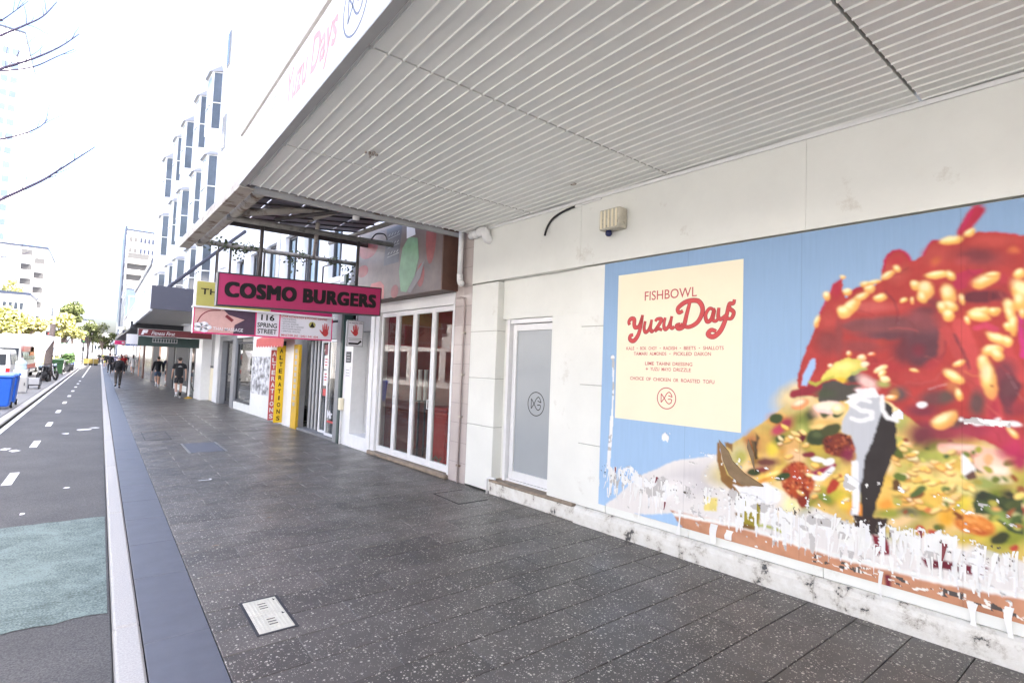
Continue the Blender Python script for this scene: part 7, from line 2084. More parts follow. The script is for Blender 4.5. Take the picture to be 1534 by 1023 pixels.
# bare tree whose trunk stands just left of the picture
BT = thing('bare_tree', (-2.55, 9.4, 0), 'bare winter tree whose thin dark twigs reach in at top left', 'tree')
hb = MB(); hb.tube([(-2.55, 9.4, -.05), (-2.5, 9.35, 1.6), (-2.42, 9.3, 3.2), (-2.3, 9.2, 5.0), (-2.25, 9.15, 7.2)], [.13, .11, .09, .06, .025], 10)
hb.build('trunk', M['bark'], BT, smooth=True)
brs = [([(-2.28, 9.2, 5.1), (-1.43, 9, 5.42), (-1.22, 9, 5.68), (-.99, 9, 5.93), (-.84, 9, 6.11), (-.72, 9, 6.36)], .016), ([(-2.3, 9.2, 4.5), (-1.41, 9, 5.07), (-1.19, 9, 5.27), (-.9, 9, 5.52), (-.66, 9.05, 5.8), (-.48, 9.1, 6.08)], .018),
       ([(-1.6, 9.06, 4.98), (-1.36, 8.9, 5.14), (-1.19, 8.9, 5.2), (-.89, 8.9, 5.37), (-.68, 8.95, 5.61), (-.51, 9, 5.81)], .012), ([(-2.35, 9.2, 3.9), (-1.31, 9, 4.3), (-1.14, 9, 4.39), (-.93, 9, 4.53), (-.78, 9, 4.67), (-.71, 9, 4.8)], .013),
       ([(-2.42, 9.3, 2.9), (-1.31, 9, 3.42), (-1.09, 9, 3.64), (-.74, 9, 3.96), (-.59, 9, 4.13), (-.37, 9, 4.39), (-.22, 9, 4.57)], .019), ([(-2.42, 9.3, 2.5), (-1.22, 9, 2.85), (-1.04, 9, 2.93), (-.9, 9, 2.97), (-.78, 9, 3.04)], .011),
       ([(-2.3, 9.2, 5.4), (-1.29, 9, 5.86), (-1.23, 9, 5.87), (-1.12, 9, 6.03), (-.99, 9, 6.24)], .010)]
def twig(p, d, L, r, dep):
    q = [p]; v = Vector(d).normalized()
    for i in range(4): v = (v+Vector((rnd.gauss(0, .16), rnd.gauss(0, .16), rnd.gauss(.05, .14)))).normalized(); q.append(q[-1]+v*L/4)
    tb.tube(q, [r*(1-.2*i) for i in range(5)], 5)
for pts, r in brs:
    tb = MB(); q = spline([Vector(p) for p in pts], 4); n_ = len(q); tb.tube(q, [r*(1.25-1.05*i/n_) for i in range(n_)], 7)
    for k in range(7 if r > .012 else 3):
        i = rnd.randint(n_//3, n_-3); d = Vector(q[i+1])-Vector(q[i]); sd_ = Vector((rnd.uniform(-.6, .6), rnd.uniform(-.8, .8), rnd.uniform(-.35, .9))); twig(Vector(q[i]), d.normalized()*.8+sd_, rnd.uniform(.15, .6), r*.28, 0)
    tb.build('branch', M['twig'], BT, smooth=True)

# ================================================================== STREET FURNITURE ON THE LEFT
def wheel(name, parent, c, r, w_, hubm='alu'):
    hb = MB(); V = []
    hb.tube([(c[0]-w_/2, c[1], c[2]), (c[0]-w_/2+.02, c[1], c[2]), (c[0]+w_/2-.02, c[1], c[2]), (c[0]+w_/2, c[1], c[2])], [r*.9, r, r, r*.9], 18)
    t = hb.build(name, M['rubber'], parent); hb = MB(); hb.tube([(c[0]-w_/2-.006, c[1], c[2]), (c[0]+w_/2+.006, c[1], c[2])], r*.58, 12); hb.build('rim', M[hubm], t); return t
def wheelie(label, x, y, m, rz=0., s=1., group=None):
    o = thing('wheelie_bin', (x, y, 0), label, 'bin', group); 
    hb = MB(); a, b_, c, d = .24*s, .26*s, .30*s, .36*s; z0, z1 = .08*s, .95*s
    V = [(x-a, y-b_, z0), (x+a, y-b_, z0), (x+a, y+b_, z0), (x-a, y+b_, z0), (x-c, y-d, z1), (x+c, y-d, z1), (x+c, y+d, z1), (x-c, y+d, z1)]
    hb.add(V, [(0, 3, 2, 1), (4, 5, 6, 7), (0, 1, 5, 4), (1, 2, 6, 5), (2, 3, 7, 6), (3, 0, 4, 7)]); hb.build('body', M[m], o, bevel=.03*s)
    hb = MB(); V = [(x-c-.03, y-d-.05, z1+.005), (x+c+.03, y-d-.05, z1+.005), (x+c+.03, y+d+.03, z1+.005), (x-c-.03, y+d+.03, z1+.005), (x-c, y-d, z1+.07*s), (x+c, y-d, z1+.07*s), (x+c, y+d, z1+.10*s), (x-c, y+d, z1+.10*s)]
    hb.add(V, [(0, 3, 2, 1), (4, 5, 6, 7), (0, 1, 5, 4), (1, 2, 6, 5), (2, 3, 7, 6), (3, 0, 4, 7)]); hb.build('lid', M[m], o, bevel=.02*s)
    for sx in (-1, 1): wheel('wheel', o, (x+sx*.25*s, y+.27*s, .10*s), .10*s, .06)
    hb = MB(); hb.tube([(x-.22*s, y+d+.03, z1), (x-.22*s, y+d+.09, z1-.02), (x+.22*s, y+d+.09, z1-.02), (x+.22*s, y+d+.03, z1)], .018); hb.build('handle', M[m], o); return o
wheelie('bright blue wheelie bin nearest to the camera at left edge', -2.30, 21.9, 'blue', s=1.0, group='blue bins on the left path')
wheelie('second bright blue wheelie bin just behind the nearest one', -2.30, 23.1, 'blue', s=1.0, group='blue bins on the left path')
wheelie('green wheelie bin by the motorcycles', -2.45, 52, 'gbin', s=1.15)
cb = thing('street_cabinet', (-2.55, 30, 0), 'grey metal cabinet on the path behind the blue bins', 'cabinet'); part('body', M['fargrey'], cb, (-2.8, -2.32, 29.8, 30.3, .02, .66), bevel=.01); part('door', M['lip'], cb, (-2.77, -2.35, 29.785, 29.799, .06, .62)); part('handle', M['dgrey'], cb, (-2.42, -2.39, 29.76, 29.784, .3, .42))
wb = part('white_carton', M['white'], None, (-2.78, -2.36, 29.82, 30.25, .662, .96), bevel=.008); tag(wb, 'white carton stacked on the grey street cabinet', 'carton')
jg = thing('water_jug', (-2.57, 30, .962), 'pale grey water jug standing on the white carton', 'jug'); hb = MB(); hb.lathe([(.17, .965), (.19, 1.0), (.19, 1.1), (.175, 1.13), (.19, 1.16), (.19, 1.28), (.08, 1.36), (.05, 1.42)], -2.57, 30.03); hb.build('bottle', M['palegl'], jg, smooth=True); hb = MB(); hb.lathe([(.055, 1.421), (.055, 1.46)], -2.57, 30.03, 10); hb.build('cap', M['fargrey'], jg)
tl_ = thing('hand_trolley', (-2.35, 33, 0), 'small flat hand trolley with a grey crate beside the cabinet', 'trolley'); part('deck', M['dgrey'], tl_, (-2.6, -2.1, 32.7, 33.5, .16, .2)); part('crate', M['fargrey'], tl_, (-2.55, -2.15, 32.8, 33.4, .201, .5), bevel=.01)
for sx in (-2.55, -2.15):
    for yy in (32.8, 33.4): wheel('wheel', tl_, (sx, yy, .08), .08, .04)
hb = MB(); hb.tube([(-2.58, 33.48, .18), (-2.58, 33.5, .95), (-2.12, 33.5, .95), (-2.12, 33.48, .18)], .018); hb.build('handle', M['dgrey'], tl_)
def motorbike(label, x, y, rz, m):
    o = thing('motorcycle', (x, y, 0), label, 'motorcycle', 'motorcycles parked on the left path'); o.rotation_euler = (0, 0, rz); L = lambda *p: (x+p[0], y+p[1], p[2])
    for yy in (-.68, .68):
        hb = MB(); V = [L(0, yy+.25*math.cos(t), .3+.25*math.sin(t)) for t in [i*math.pi/10 for i in range(21)]]; hb.tube(V, .06, 8, cap=False); w_ = hb.build('wheel', M['rubber'], o, smooth=True)
        hb = MB(); hb.tube([L(-.04, yy, .3), L(.04, yy, .3)], .10, 10)
        for k in range(5): hb.tube([L(0, yy, .3), L(0, yy+.23*math.cos(k*1.257), .3+.23*math.sin(k*1.257))], .014, 5)
        hb.build('rim', M['steel'], w_)
    hb = MB(); hb.tube([L(0, .55, .88), L(0, .2, .80), L(0, -.1, .72)], [.10, .17, .12], 10); hb.build('tank', M[m], o, smooth=True)
    hb = MB(); hb.tube([L(0, -.05, .76), L(0, -.4, .78), L(0, -.85, .92)], [.11, .14, .06], 10); hb.build('seat', M['black'], o, smooth=True)
    hb = MB(); hb.ball(L(0, .05, .42), .22, sx=.8, sy=1.2); hb.build('engine', M['dgrey'], o, smooth=True)
    hb = MB()
    for sx in (-.09, .09): hb.tube([L(sx, .68, .3), L(sx, .5, .75), L(sx, .42, 1.02)], .026, 6)
    hb.build('fork', M['steel'], o); hb = MB(); hb.tube([L(-.38, .3, 1.05), L(-.1, .42, 1.03), L(.1, .42, 1.03), L(.38, .3, 1.05)], .02, 6); hb.build('handlebar', M['black'], o)
    hb = MB(); hb.ball(L(0, .56, .92), .09); hb.build('headlamp', M['palegl'], o, smooth=True); hb = MB(); hb.tube([L(.16, .2, .3), L(.18, -.7, .36)], .05, 8); hb.build('exhaust', M['steel'], o)
    hb = MB(); hb.tube([L(0, -.55, .62), L(0, -.98, .72), L(0, -1.02, .60)], .05, 6); hb.build('tail', M[m], o); return o
motorbike('black motorcycle nearest the trolley, front wheel turned to camera', -2.45, 39.8, R(168), 'black'); motorbike('dark motorcycle parked behind the black one', -2.35, 43.2, R(205), 'dgrey'); motorbike('dark motorcycle just past the green wheelie bin', -2.35, 57.5, R(175), 'dgrey')
st = thing('tree_stump_pole', (-2.42, 41.5, 0), 'stout grey tree trunk with a tilted white board fixed to it', 'trunk'); hb = MB(); hb.tube([(-2.42, 41.5, -.02), (-2.4, 41.5, 1.0), (-2.36, 41.5, 2.1), (-2.3, 41.5, 3.4)], [.24, .2, .18, .12], 10); hb.build('trunk', M['bark'], st, smooth=True)
V = [(-2.72, 41.2, 1.75), (-2.50, 41.2, 1.8), (-2.12, 41.2, 2.62), (-2.62, 41.2, 2.72)]; hb = MB(); hb.prism([(a, c) for a, _, c in V], 41.2, 41.24, lambda a, b__, d: (a, d, b__)); hb.build('board', M['signwhite'], st)
hb = MB(); hb.tube([(-2.75, 41.0, .0), (-2.55, 41.15, 1.9)], .025); hb.build('prop', M['white'], st)
for k, (x, y, lab) in enumerate(((-2.3, 60, 'clipped green shrub in a tub past the green bin'), (-2.3, 66, 'second green shrub in a tub further along the path'))):
    pt = thing('potted_shrub', (x, y, 0), lab, 'shrub', 'tub shrubs on the left path'); hb = MB(); hb.lathe([(.34, 0), (.42, .5), (.45, .55)], x, y); hb.build('tub', M['dgrey'], pt); crown_mesh('foliage', pt, 'greenplant', [((x, y, 1.0), .5), ((x+.1, y, 1.35), .35)], 700, .07, .14, 40+k)
hd_ = thing('hedge', (-3.6, 70, 0), 'low lime green hedge beside the traffic lane', 'hedge'); crown_mesh('foliage', hd_, 'leaf_y', [((-3.6+.0*k, 66+k*1.2, .7), .65) for k in range(8)], 1500, .08, .16, 50); hb = MB(); hb.tube([(-3.6, 65.5, .02), (-3.6, 75, .02)], .03); hb.build('stems', M['bark'], hd_)
lp = thing('light_pole', (-4.4, 80, 0), 'very tall slim grey street light pole left of centre', 'light pole'); hb = MB(); hb.tube([(-4.4, 80, -.1), (-4.4, 80, 4), (-4.4, 80, 13.6)], [.16, .13, .07], 10); hb.build('pole', M['lip'], lp, smooth=True); hb = MB(); hb.tube([(-4.4, 80, 13.4), (-4.0, 80, 13.8), (-3.2, 80, 13.9)], .05); hb.build('arm', M['lip'], lp); part('lantern', M['lip'], lp, (-3.4, -2.7, 79.85, 80.15, 13.82, 13.95), bevel=.03)
for (x, y, lab) in ((-1.9, 95, 'traffic signal with black head left of the cycleway'), (-5.2, 88, 'traffic signal with black head beside the yellow trees')):
    t_ = thing('traffic_signal', (x, y, 0), lab, 'traffic light', 'traffic signals at the junction'); hb = MB(); hb.tube([(x, y, -.1), (x, y, 4.15)], .07); hb.build('pole', M['dgrey'], t_); part('head', M['black'], t_, (x-.2, x+.2, y-.28, y-.08, 3.15, 4.15), bevel=.04); part('backing', M['black'], t_, (x-.32, x+.32, y-.075, y-.05, 3.0, 4.3))
    for j, m_ in enumerate(('gbin', 'orange', 'lampred')): hb = MB(); hb.tube([(x, y-.30, 3.32+j*.31), (x, y-.281, 3.32+j*.31)], .11, 12); hb.build('lens', M[m_], t_)
    part('push_box', M['black'], t_, (x-.14, x+.14, y-.2, y-.075, 1.9, 2.5), bevel=.02)
sg = thing('street_sign', (-3.2, 62, 0), 'red and white parking sign on a pole before the yellow trees', 'sign'); hb = MB(); hb.tube([(-3.2, 62, 0), (-3.2, 62, 3.1)], .04); hb.build('pole', M['lip'], sg); part('plate', M['signwhite'], sg, (-3.55, -2.85, 61.93, 61.95, 2.1, 3.05)); hb = MB(); ribbon(hb, [(-3.2+.2*math.cos(k*.33), 2.68+.2*math.sin(k*.33)) for k in range(19)], .07, lambda a, b__: (a, 61.92, b__), True); hb.build('ring', M['redink'], sg)
gs = thing('street_sign', (-3.0, 72, 0), 'pale green street banner board past the green bin', 'sign'); hb = MB(); hb.tube([(-3.0, 72, 0), (-3.0, 72, 2.7)], .05); hb.build('pole', M['lip'], gs); part('board', mat('mint_board', (.20, .42, .30), .5), gs, (-3.6, -2.3, 71.9, 71.94, 1.5, 2.6))
yb = thing('barrier', (-1, 96, 0), 'low yellow ochre barrier across the end of the cycleway', 'barrier')
ochre = mat('dull_ochre_plastic', (.17, .125, .025), .6, var=.15)
for k in range(3): part('panel', ochre, yb, (-1.78+k*.56, -1.24+k*.56, 95.9, 96.1, .15, .85), bevel=.03); part('foot', M['black'], yb, (-1.75+k*.56, -1.3+k*.56, 95.7, 96.3, -.09, .149))

# ================================================================== VEHICLES
def vehicle(name, label, cat, x0, x1, y0, y1, prof, m, win, rear=None, stripes=(), wr=.33, wy=None, group=None):
    """prof: side outline (y fraction, z); win: list of side-window quads in the same units; the tail faces the camera at y0"""
    o = thing(name, ((x0+x1)/2, (y0+y1)/2, 0), label, cat, group); L = y1-y0; g0 = -.11
    hb = MB(); pf = [(y0+a*L, z+g0) for a, z in prof]; n_ = len(pf); tz_ = max(z for _, z in prof)
    inset = lambda z: .14*max(0, (z-g0-tz_*.5)/(tz_*.5))**1.5
    V = [(x0+inset(z), y, z) for y, z in pf]+[(x1-inset(z), y, z) for y, z in pf]
    hb.add(V, [tuple(range(n_)), tuple(range(2*n_-1, n_-1, -1))]+[(i, n_+i, n_+(i+1) % n_, (i+1) % n_) for i in range(n_)]); hb.build('body', M[m], o, bevel=.05, segs=2)
    for q in win:
        for sx, xx in ((1, x1), (-1, x0)):
            b_ = MB(); V = [(xx-sx*inset(z+g0)+sx*.006, y0+a*L, z+g0) for a, z in q]; V2 = [(p[0]-sx*.02, p[1], p[2]) for p in V]; n2 = len(V)
            b_.add(V+V2, [tuple(range(n2)), tuple(range(2*n2-1, n2-1, -1))]+[(i, n2+i, n2+(i+1) % n2, (i+1) % n2) for i in range(n2)]); b_.build('side_window', M['fardark'], o)
    if rear:
        a0, a1, z0, z1 = rear; part('rear_window', M['fardark'], o, (x0+.2, x1-.2, y0+a0*L-.012, y0+a0*L+.03, z0+g0, z1+g0))
    for (a0, a1, z0, z1, sm) in stripes: part('stripe', M[sm], o, (x1-.002, x1+.008, y0+a0*L, y0+a1*L, z0+g0, z1+g0))
    for sx in (x0+.12, x1-.12):
        for a in (wy or (.2, .8)): wheel('wheel', o, (sx, y0+a*L, wr+g0), wr, .2)
    for sx in (x0+.03, x1-.19): part('tail_lamp', M['lampred'], o, (sx, sx+.16, y0-.012, y0+.02, .62+g0, .95+g0), bevel=.01)
    part('bumper', M['dgrey'], o, (x0+.02, x1-.02, y0-.07, y0-.002, .32+g0, .52+g0), bevel=.02); part('number_plate', M['signwhite'], o, ((x0+x1)/2-.2, (x0+x1)/2+.2, y0-.085, y0-.071, .40+g0, .5+g0)); return o
vanp = [(0, .3), (0, 1.0), (.03, 1.7), (.08, 1.85), (.62, 1.88), (.74, 1.25), (.97, 1.0), (1, .8), (1, .3)]
vehicle('parked_van', 'white van parked by the blue bins, tail to camera', 'van', -5.25, -3.5, 36.5, 41.2, vanp, 'vanwhite', [[(.08, 1.15), (.3, 1.15), (.3, 1.65), (.10, 1.65)], [(.34, 1.15), (.55, 1.15), (.55, 1.68), (.34, 1.66)], [(.58, 1.15), (.71, 1.2), (.62, 1.7), (.58, 1.68)]], (0.0, 0, 1.1, 1.65))
busp = [(0, .3), (0, 2.2), (.03, 2.3), (.95, 2.3), (1, 1.6), (1, .3)]
vehicle('minibus', 'white minibus with red and orange side stripe behind the white van', 'minibus', -6.0, -3.9, 46, 55, busp, 'vanwhite', [[(.05+.15*k, 1.25), (.18+.15*k, 1.25), (.18+.15*k, 1.75), (.05+.15*k, 1.75)] for k in range(6)], (0, 0, 1.3, 2.0), [(.0, .75, 1.78, 2.15, 'busred'), (.5, .8, 1.5, 2.15, 'orange'), (.0, 1, .6, .9, 'busred')], .4)
lorry = [(0, .6), (0, 3.2), (.74, 3.2), (.74, 2.5), (.93, 2.4), (1, 1.5), (1, .45), (.1, .45)]
vehicle('box_truck', 'white box truck standing beyond the minibus', 'truck', -6.6, -4.2, 60, 67.5, lorry, 'vanwhite', [[(.8, 1.6), (.96, 1.6), (.92, 2.25), (.8, 2.3)]], None, [(.1, .7, 2.0, 2.1, 'fargrey')], .45)
carp = [(0, .35), (0, .85), (.05, 1.0), (.18, 1.42), (.55, 1.45), (.70, 1.0), (.97, .85), (1, .6), (1, .3), (.05, .3)]
cw = [[(.12, 1.02), (.2, 1.36), (.36, 1.38), (.36, 1.02)], [(.39, 1.02), (.39, 1.38), (.54, 1.39), (.65, 1.02)]]
for k, (x, y, m_, lab) in enumerate(((-4.9, 72, 'busred', 'red car in the traffic lane past the box truck'), (-4.9, 90, 'vanwhite', 'white car waiting at the junction lane'), (-4.0, 101, 'dgrey', 'dark car beside the junction signals'), (.6, 116, 'dgrey', 'dark car crossing at the far junction, left one'), (2.4, 119, 'vanwhite', 'white car crossing at the far junction'))):
    vehicle('parked_car', lab, 'car', x-.9, x+.9, y, y+4.4, carp, m_, cw, (.04, 0, 1.0, 1.36), (), .32, group='cars near the junction')

# ================================================================== PEOPLE
def skin_mesh(name, pts, edges, m, parent, root=0, sub=2, extra=None):
    """grow one continuous surface over a skeleton of joints; pts: (co, radius)"""
    me = bpy.data.meshes.new('skeleton'); me.from_pydata([p[0] for p in pts], edges, []); o = bpy.data.objects.new('skeleton', me); col.objects.link(o)
    sk = o.modifiers.new('skin', 'SKIN'); 
    for i, p in enumerate(pts):
        d = me.skin_vertices[0].data[i]; r = p[1]; d.radius = r if isinstance(r, tuple) else (r, r); d.use_root = (i == root)
    sb = o.modifiers.new('sub', 'SUBSURF'); sb.levels = sub
    dg = bpy.context.evaluated_depsgraph_get(); ev = o.evaluated_get(dg); e = ev.to_mesh()
    V = [tuple(v.co) for v in e.vertices]; F = [tuple(p.vertices) for p in e.polygons]; ev.to_mesh_clear()
    bpy.data.objects.remove(o); bpy.data.meshes.remove(me)
    if extra: k = len(V); V += extra.v; F += [tuple(i+k for i in f) for f in extra.f]
    m2 = bpy.data.meshes.new(name); m2.from_pydata(V, [], F); m2.polygons.foreach_set('use_smooth', [True]*len(F)); m2.materials.append(m)
    ob = bpy.data.objects.new(name, m2); col.objects.link(ob); ob.parent = parent; return ob
def cloth(rgb, name='cloth'): return mat(name, rgb, .9, var=.18, scale=7, bump=.15, bscale=25)
def person(label, x, y, face, H=1.72, stride=.38, top=(.02, .02, .022), legs=(.02, .02, .025), sleeve='short', leglen='shorts', hair='hair', hairlen=0, pack=None, shoes=(.5, .5, .5), group=None, cap=None, arms=(-1, 1), z0=0, emblem=False, boot=False, skirt=False, fat=1.0, armout=None, detail=True):
    P = thing('person', (x, y, z0), label, 'person', group); P.rotation_euler = (0, 0, face); s = H/1.75
    S = lambda a, b_, c: (a*s*1.0, b_*s, c*s)
    def leg(side, ph):
        hx = .092*side; hip = (hx, 0, .91); kn = (hx*1.05, .42*math.sin(ph*.9)+(.05 if ph < 0 else .0), .91-.43*math.cos(ph)); b_ = ph-(.55 if ph < 0 else .08)
        an = (hx, kn[1]+.41*math.sin(b_), kn[2]-.41*math.cos(b_)); to = (hx*1.25, an[1]+.16*math.cos(min(0, b_*.6)), an[2]-.06+.1*math.sin(min(0, b_*.5))); return hip, kn, an, to
    LG = {1: leg(1, stride), -1: leg(-1, -stride)}
    zoff = min(LG[k][3][2] for k in LG)-.035; 
    def arm(side, ph):
        if armout and side == armout[0]: sh = (.185*side, 0, 1.43); return sh, (.26*side, .05, 1.17), armout[1]
        sh = (.185*side, 0, 1.43); el = (.235*side, .26*math.sin(ph)*.9-.02, 1.43-.285*math.cos(ph)); wr = (.245*side, el[1]+.25*math.sin(ph+.35), el[2]-.25*math.cos(ph+.35)); return sh, el, wr
    AR = {1: arm(1, -stride*arms[1]*.9), -1: arm(-1, -stride*arms[0]*.9)}
    Z = lambda p: S(p[0], p[1], p[2]-zoff)
    pts = [(Z((0, 0, .95)), (.125*s, .095*s)), (Z((0, -.01, 1.12)), (.11*s*fat, .085*s*fat)), (Z((0, .0, 1.33)), (.135*s*fat, .1*s*fat)), (Z((0, -.005, 1.46)), (.08*s, .065*s)), (Z((0, .01, 1.54)), .052*s), (Z((0, .025, 1.60)), (.068*s, .078*s)), (Z((0, .022, 1.675)), (.078*s, .096*s)), (Z((0, .005, 1.735)), (.055*s, .07*s))]
    ed = [(0, 1), (1, 2), (2, 3), (3, 4), (4, 5), (5, 6), (6, 7)]
    ex = MB()
    for sd_ in (1, -1):
        h_, k_, a_, t_ = LG[sd_]; i = len(pts); pts += [(Z(h_), .082*s), (Z(k_), .052*s), (Z((k_[0], k_[1]*.6+a_[1]*.4-.015, k_[2]*.6+a_[2]*.4)), .055*s), (Z(a_), .036*s), (Z(t_), .03*s)]; ed += [(0, i), (i, i+1), (i+1, i+2), (i+2, i+3), (i+3, i+4)]
        sh, el, wr = AR[sd_]; i = len(pts); v = (Vector(wr)-Vector(el)).normalized(); hd = Vector(wr)+v*.075
        pts += [(Z(sh), .052*s), (Z(el), .038*s), (Z(wr), .026*s), (Z(hd), (.036*s, .022*s))]; ed += [(3, i), (i, i+1), (i+1, i+2), (i+2, i+3)]
        if detail:
            fw = Vector((0, 1, 0)); fw = (fw-v*fw.dot(v)).normalized()
            for j, L in enumerate((.072, .082, .078, .062)):
                b0 = hd+fw*(.03-.019*j); ex.tube([Z(b0-v*.01), Z(b0+v*L*.5-Vector((sd_*.004, 0, 0))), Z(b0+v*L*.95-Vector((sd_*.022, 0, 0)))], [.0095*s, .0088*s, .006*s], 5)
            ex.tube([Z(Vector(wr)+fw*.02+v*.02), Z(Vector(wr)+fw*.052+v*.06), Z(Vector(wr)+fw*.058+v*.095)], [.012*s, .010*s, .007*s], 5)
    # nose and ears on the head itself
    ex.tube([Z((0, .105, 1.66)), Z((0, .128, 1.625)), Z((0, .10, 1.615))], [.008*s, .015*s, .012*s], 6)
    for sd_ in (1, -1): ex.ball(Z((sd_*.083, .015, 1.645)), .028*s, 8, 6, sx=.4, sz=1.2)
    skin_mesh('body', pts, ed, M['skin'], P, sub=1, extra=ex)
    if detail:
        hb = MB()
        for sd_ in (1, -1): hb.ball(Z((sd_*.032, .104, 1.662)), .011*s, 6, 5)
        hb.v and obj_from('eyes', hb.v, hb.f, M['signwhite'], None).__setattr__('parent', P)
        hb = MB(); hb.tube([Z((-.026, .098, 1.577)), Z((0, .108, 1.575)), Z((.026, .098, 1.577))], .006*s, 5); obj_from('mouth', hb.v, hb.f, M['redflat'], None).__setattr__('parent', P)
    # top
    g_ = .022
    tp = [(Z((0, 0, .90 if not skirt else .62)), ((.148 if not skirt else .21)*s*fat, (.115 if not skirt else .17)*s*fat)), (Z((0, -.01, 1.12)), ((.12+g_)*s*fat, (.098+g_)*s*fat)), (Z((0, 0, 1.33)), ((.142+g_)*s*fat, (.108+g_)*s*fat)), (Z((0, -.005, 1.465)), ((.085+g_)*s, (.06+g_)*s)), (Z((0, .005, 1.505)), .062*s)]
    te = [(0, 1), (1, 2), (2, 3), (3, 4)]
    for sd_ in (1, -1):
        sh, el, wr = AR[sd_]; i = len(tp)
        if sleeve == 'short': mid = tuple(a*.35+b_*.65 for a, b_ in zip(sh, el)); tp += [(Z(sh), (.055+g_)*s), (Z(mid), (.052+g_)*s)]; te += [(3, i), (i, i+1)]
        elif sleeve == 'long': tp += [(Z(sh), (.055+g_)*s), (Z(el), (.042+g_)*s), (Z(wr), (.03+g_*.7)*s)]; te += [(3, i), (i, i+1), (i+1, i+2)]
    skin_mesh('shirt' if sleeve == 'short' else 'jacket', tp, te, cloth(top, 'top_cloth'), P, root=1, sub=2)
    # bottoms
    bp_ = [(Z((0, 0, 1.0)), (.135*s*fat, .108*s*fat)), (Z((0, 0, .92)), (.14*s*fat, .112*s*fat))]; be = [(0, 1)]
    for sd_ in (1, -1):
        h_, k_, a_, t_ = LG[sd_]; i = len(bp_)
        if leglen == 'shorts': mid = tuple(a*.3+b_*.7 for a, b_ in zip(h_, k_)); bp_ += [(Z(h_), .10*s), (Z(mid), .088*s)]; be += [(1, i), (i, i+1)]
        else: bp_ += [(Z(h_), .10*s), (Z(k_), .072*s), (Z((a_[0], a_[1], a_[2]+.02)), .058*s)]; be += [(1, i), (i, i+1), (i+1, i+2)]
    if not skirt: skin_mesh('shorts' if leglen == 'shorts' else 'trousers', bp_, be, cloth(legs, 'leg_cloth'), P, root=1, sub=2)
    sm_ = cloth(shoes, 'shoe')
    for sd_ in (1, -1):
        h_, k_, a_, t_ = LG[sd_]; skin_mesh('shoe', [(Z((a_[0], a_[1]-.05, a_[2]-.035)), .047*s), (Z((a_[0], a_[1]+.03, a_[2]-.04)), .05*s), (Z(t_), .042*s), (Z((t_[0], t_[1]+.04, t_[2]-.005)), .032*s)], [(0, 1), (1, 2), (2, 3)], sm_, P, sub=1)
        if leglen == 'shorts':
            bt = boot and sd_ == 1; up = .33 if bt else .12; q = tuple(a_[j]+(k_[j]-a_[j])*up*2.0*.45/.45 if False else a_[j]+(k_[j]-a_[j])*(.62 if bt else .3) for j in range(3))
            skin_mesh('boot' if bt else 'sock', [(Z(a_), .05*s), (Z(q), (.07 if bt else .048)*s)], [(0, 1)], M['black'] if bt else M['signwhite'] if shoes[0] > .2 else M['black'], P, sub=1)
    # hair or cap
    if hair:
        hp = [(Z((0, -.055, 1.60)), (.06*s, .05*s)), (Z((0, -.03, 1.69)), (.088*s, .09*s)), (Z((0, .0, 1.755)), (.07*s, .085*s))]; he = [(0, 1), (1, 2)]
        if hairlen: hp += [(Z((0, -.085, 1.60-hairlen)), (.065*s, .035*s))]; he += [(0, 3)]
        skin_mesh('hair', hp, he, M[hair], P, sub=2)
    if cap:
        skin_mesh('cap', [(Z((0, -.0, 1.70)), (.098*s, .112*s)), (Z((0, .0, 1.775)), (.07*s, .085*s)), (Z((0, .14, 1.70)), (.06*s, .02*s))], [(0, 1), (0, 2)], cloth(cap, 'cap_cloth'), P, sub=2)
    if pack:
        skin_mesh('backpack', [(Z((-.03, -.19, 1.05)), (.14*s, .09*s)), (Z((-.03, -.2, 1.25)), (.15*s, .10*s)), (Z((-.03, -.17, 1.42)), (.10*s, .06*s))], [(0, 1), (1, 2)], cloth(pack, 'pack_cloth'), P, sub=2)
    if emblem:
        hb = MB(); hb.add([Z(q) for q in ((-.09, -.135, 1.36), (0, -.142, 1.415), (.09, -.135, 1.36), (.05, -.142, 1.345), (-.05, -.142, 1.345))], [(0, 1, 2, 3, 4)]); o_ = obj_from('emblem', hb.v, hb.f, M['lip'], None); o_.parent = P
    return P
PI = math.pi
person('man in black t shirt with pale back print, black shorts and one black boot', 2.66, 25.9, .0, 1.70, .22, emblem=True, boot=True, fat=1.08, shoes=(.45, .45, .45))
person('person in black hooded top and denim shorts walking away', 2.55, 34.6, .05, 1.70, .34, top=(.012, .012, .014), legs=(.06, .09, .14), sleeve='long', hairlen=.0, shoes=(.6, .6, .6), arms=(-.6, .6))
person('person in dark navy top wearing a blue cap', 3.20, 36.5, -.08, 1.74, .25, top=(.014, .018, .04), legs=(.012, .012, .02), sleeve='long', hair=None, cap=(.02, .06, .35), shoes=(.5, .5, .5))
person('grey haired person in dark jacket with black backpack on the footpath edge', .80, 33.8, .02, 1.66, .3, top=(.022, .02, .022), legs=(.055, .05, .045), sleeve='long', leglen='long', hair='hairgrey', pack=(.012, .012, .014), shoes=(.03, .03, .03), fat=1.15)
person('person in black coat and trousers ahead of the grey haired walker', .72, 57, .0, 1.76, .35, sleeve='long', leglen='long', shoes=(.02, .02, .02), fat=1.1)
person('person in bright red top among the walkers', 1.65, 56, PI, 1.65, .3, top=(.35, .02, .02), legs=(.02, .02, .03), leglen='long', shoes=(.1, .1, .1))
person('woman with long fair hair in a white loose dress walking away', 2.25, 55, .1, 1.70, .3, top=(.65, .62, .58), skirt=True, sleeve='long', hairlen=.25, hair='hair', shoes=(.4, .3, .2))
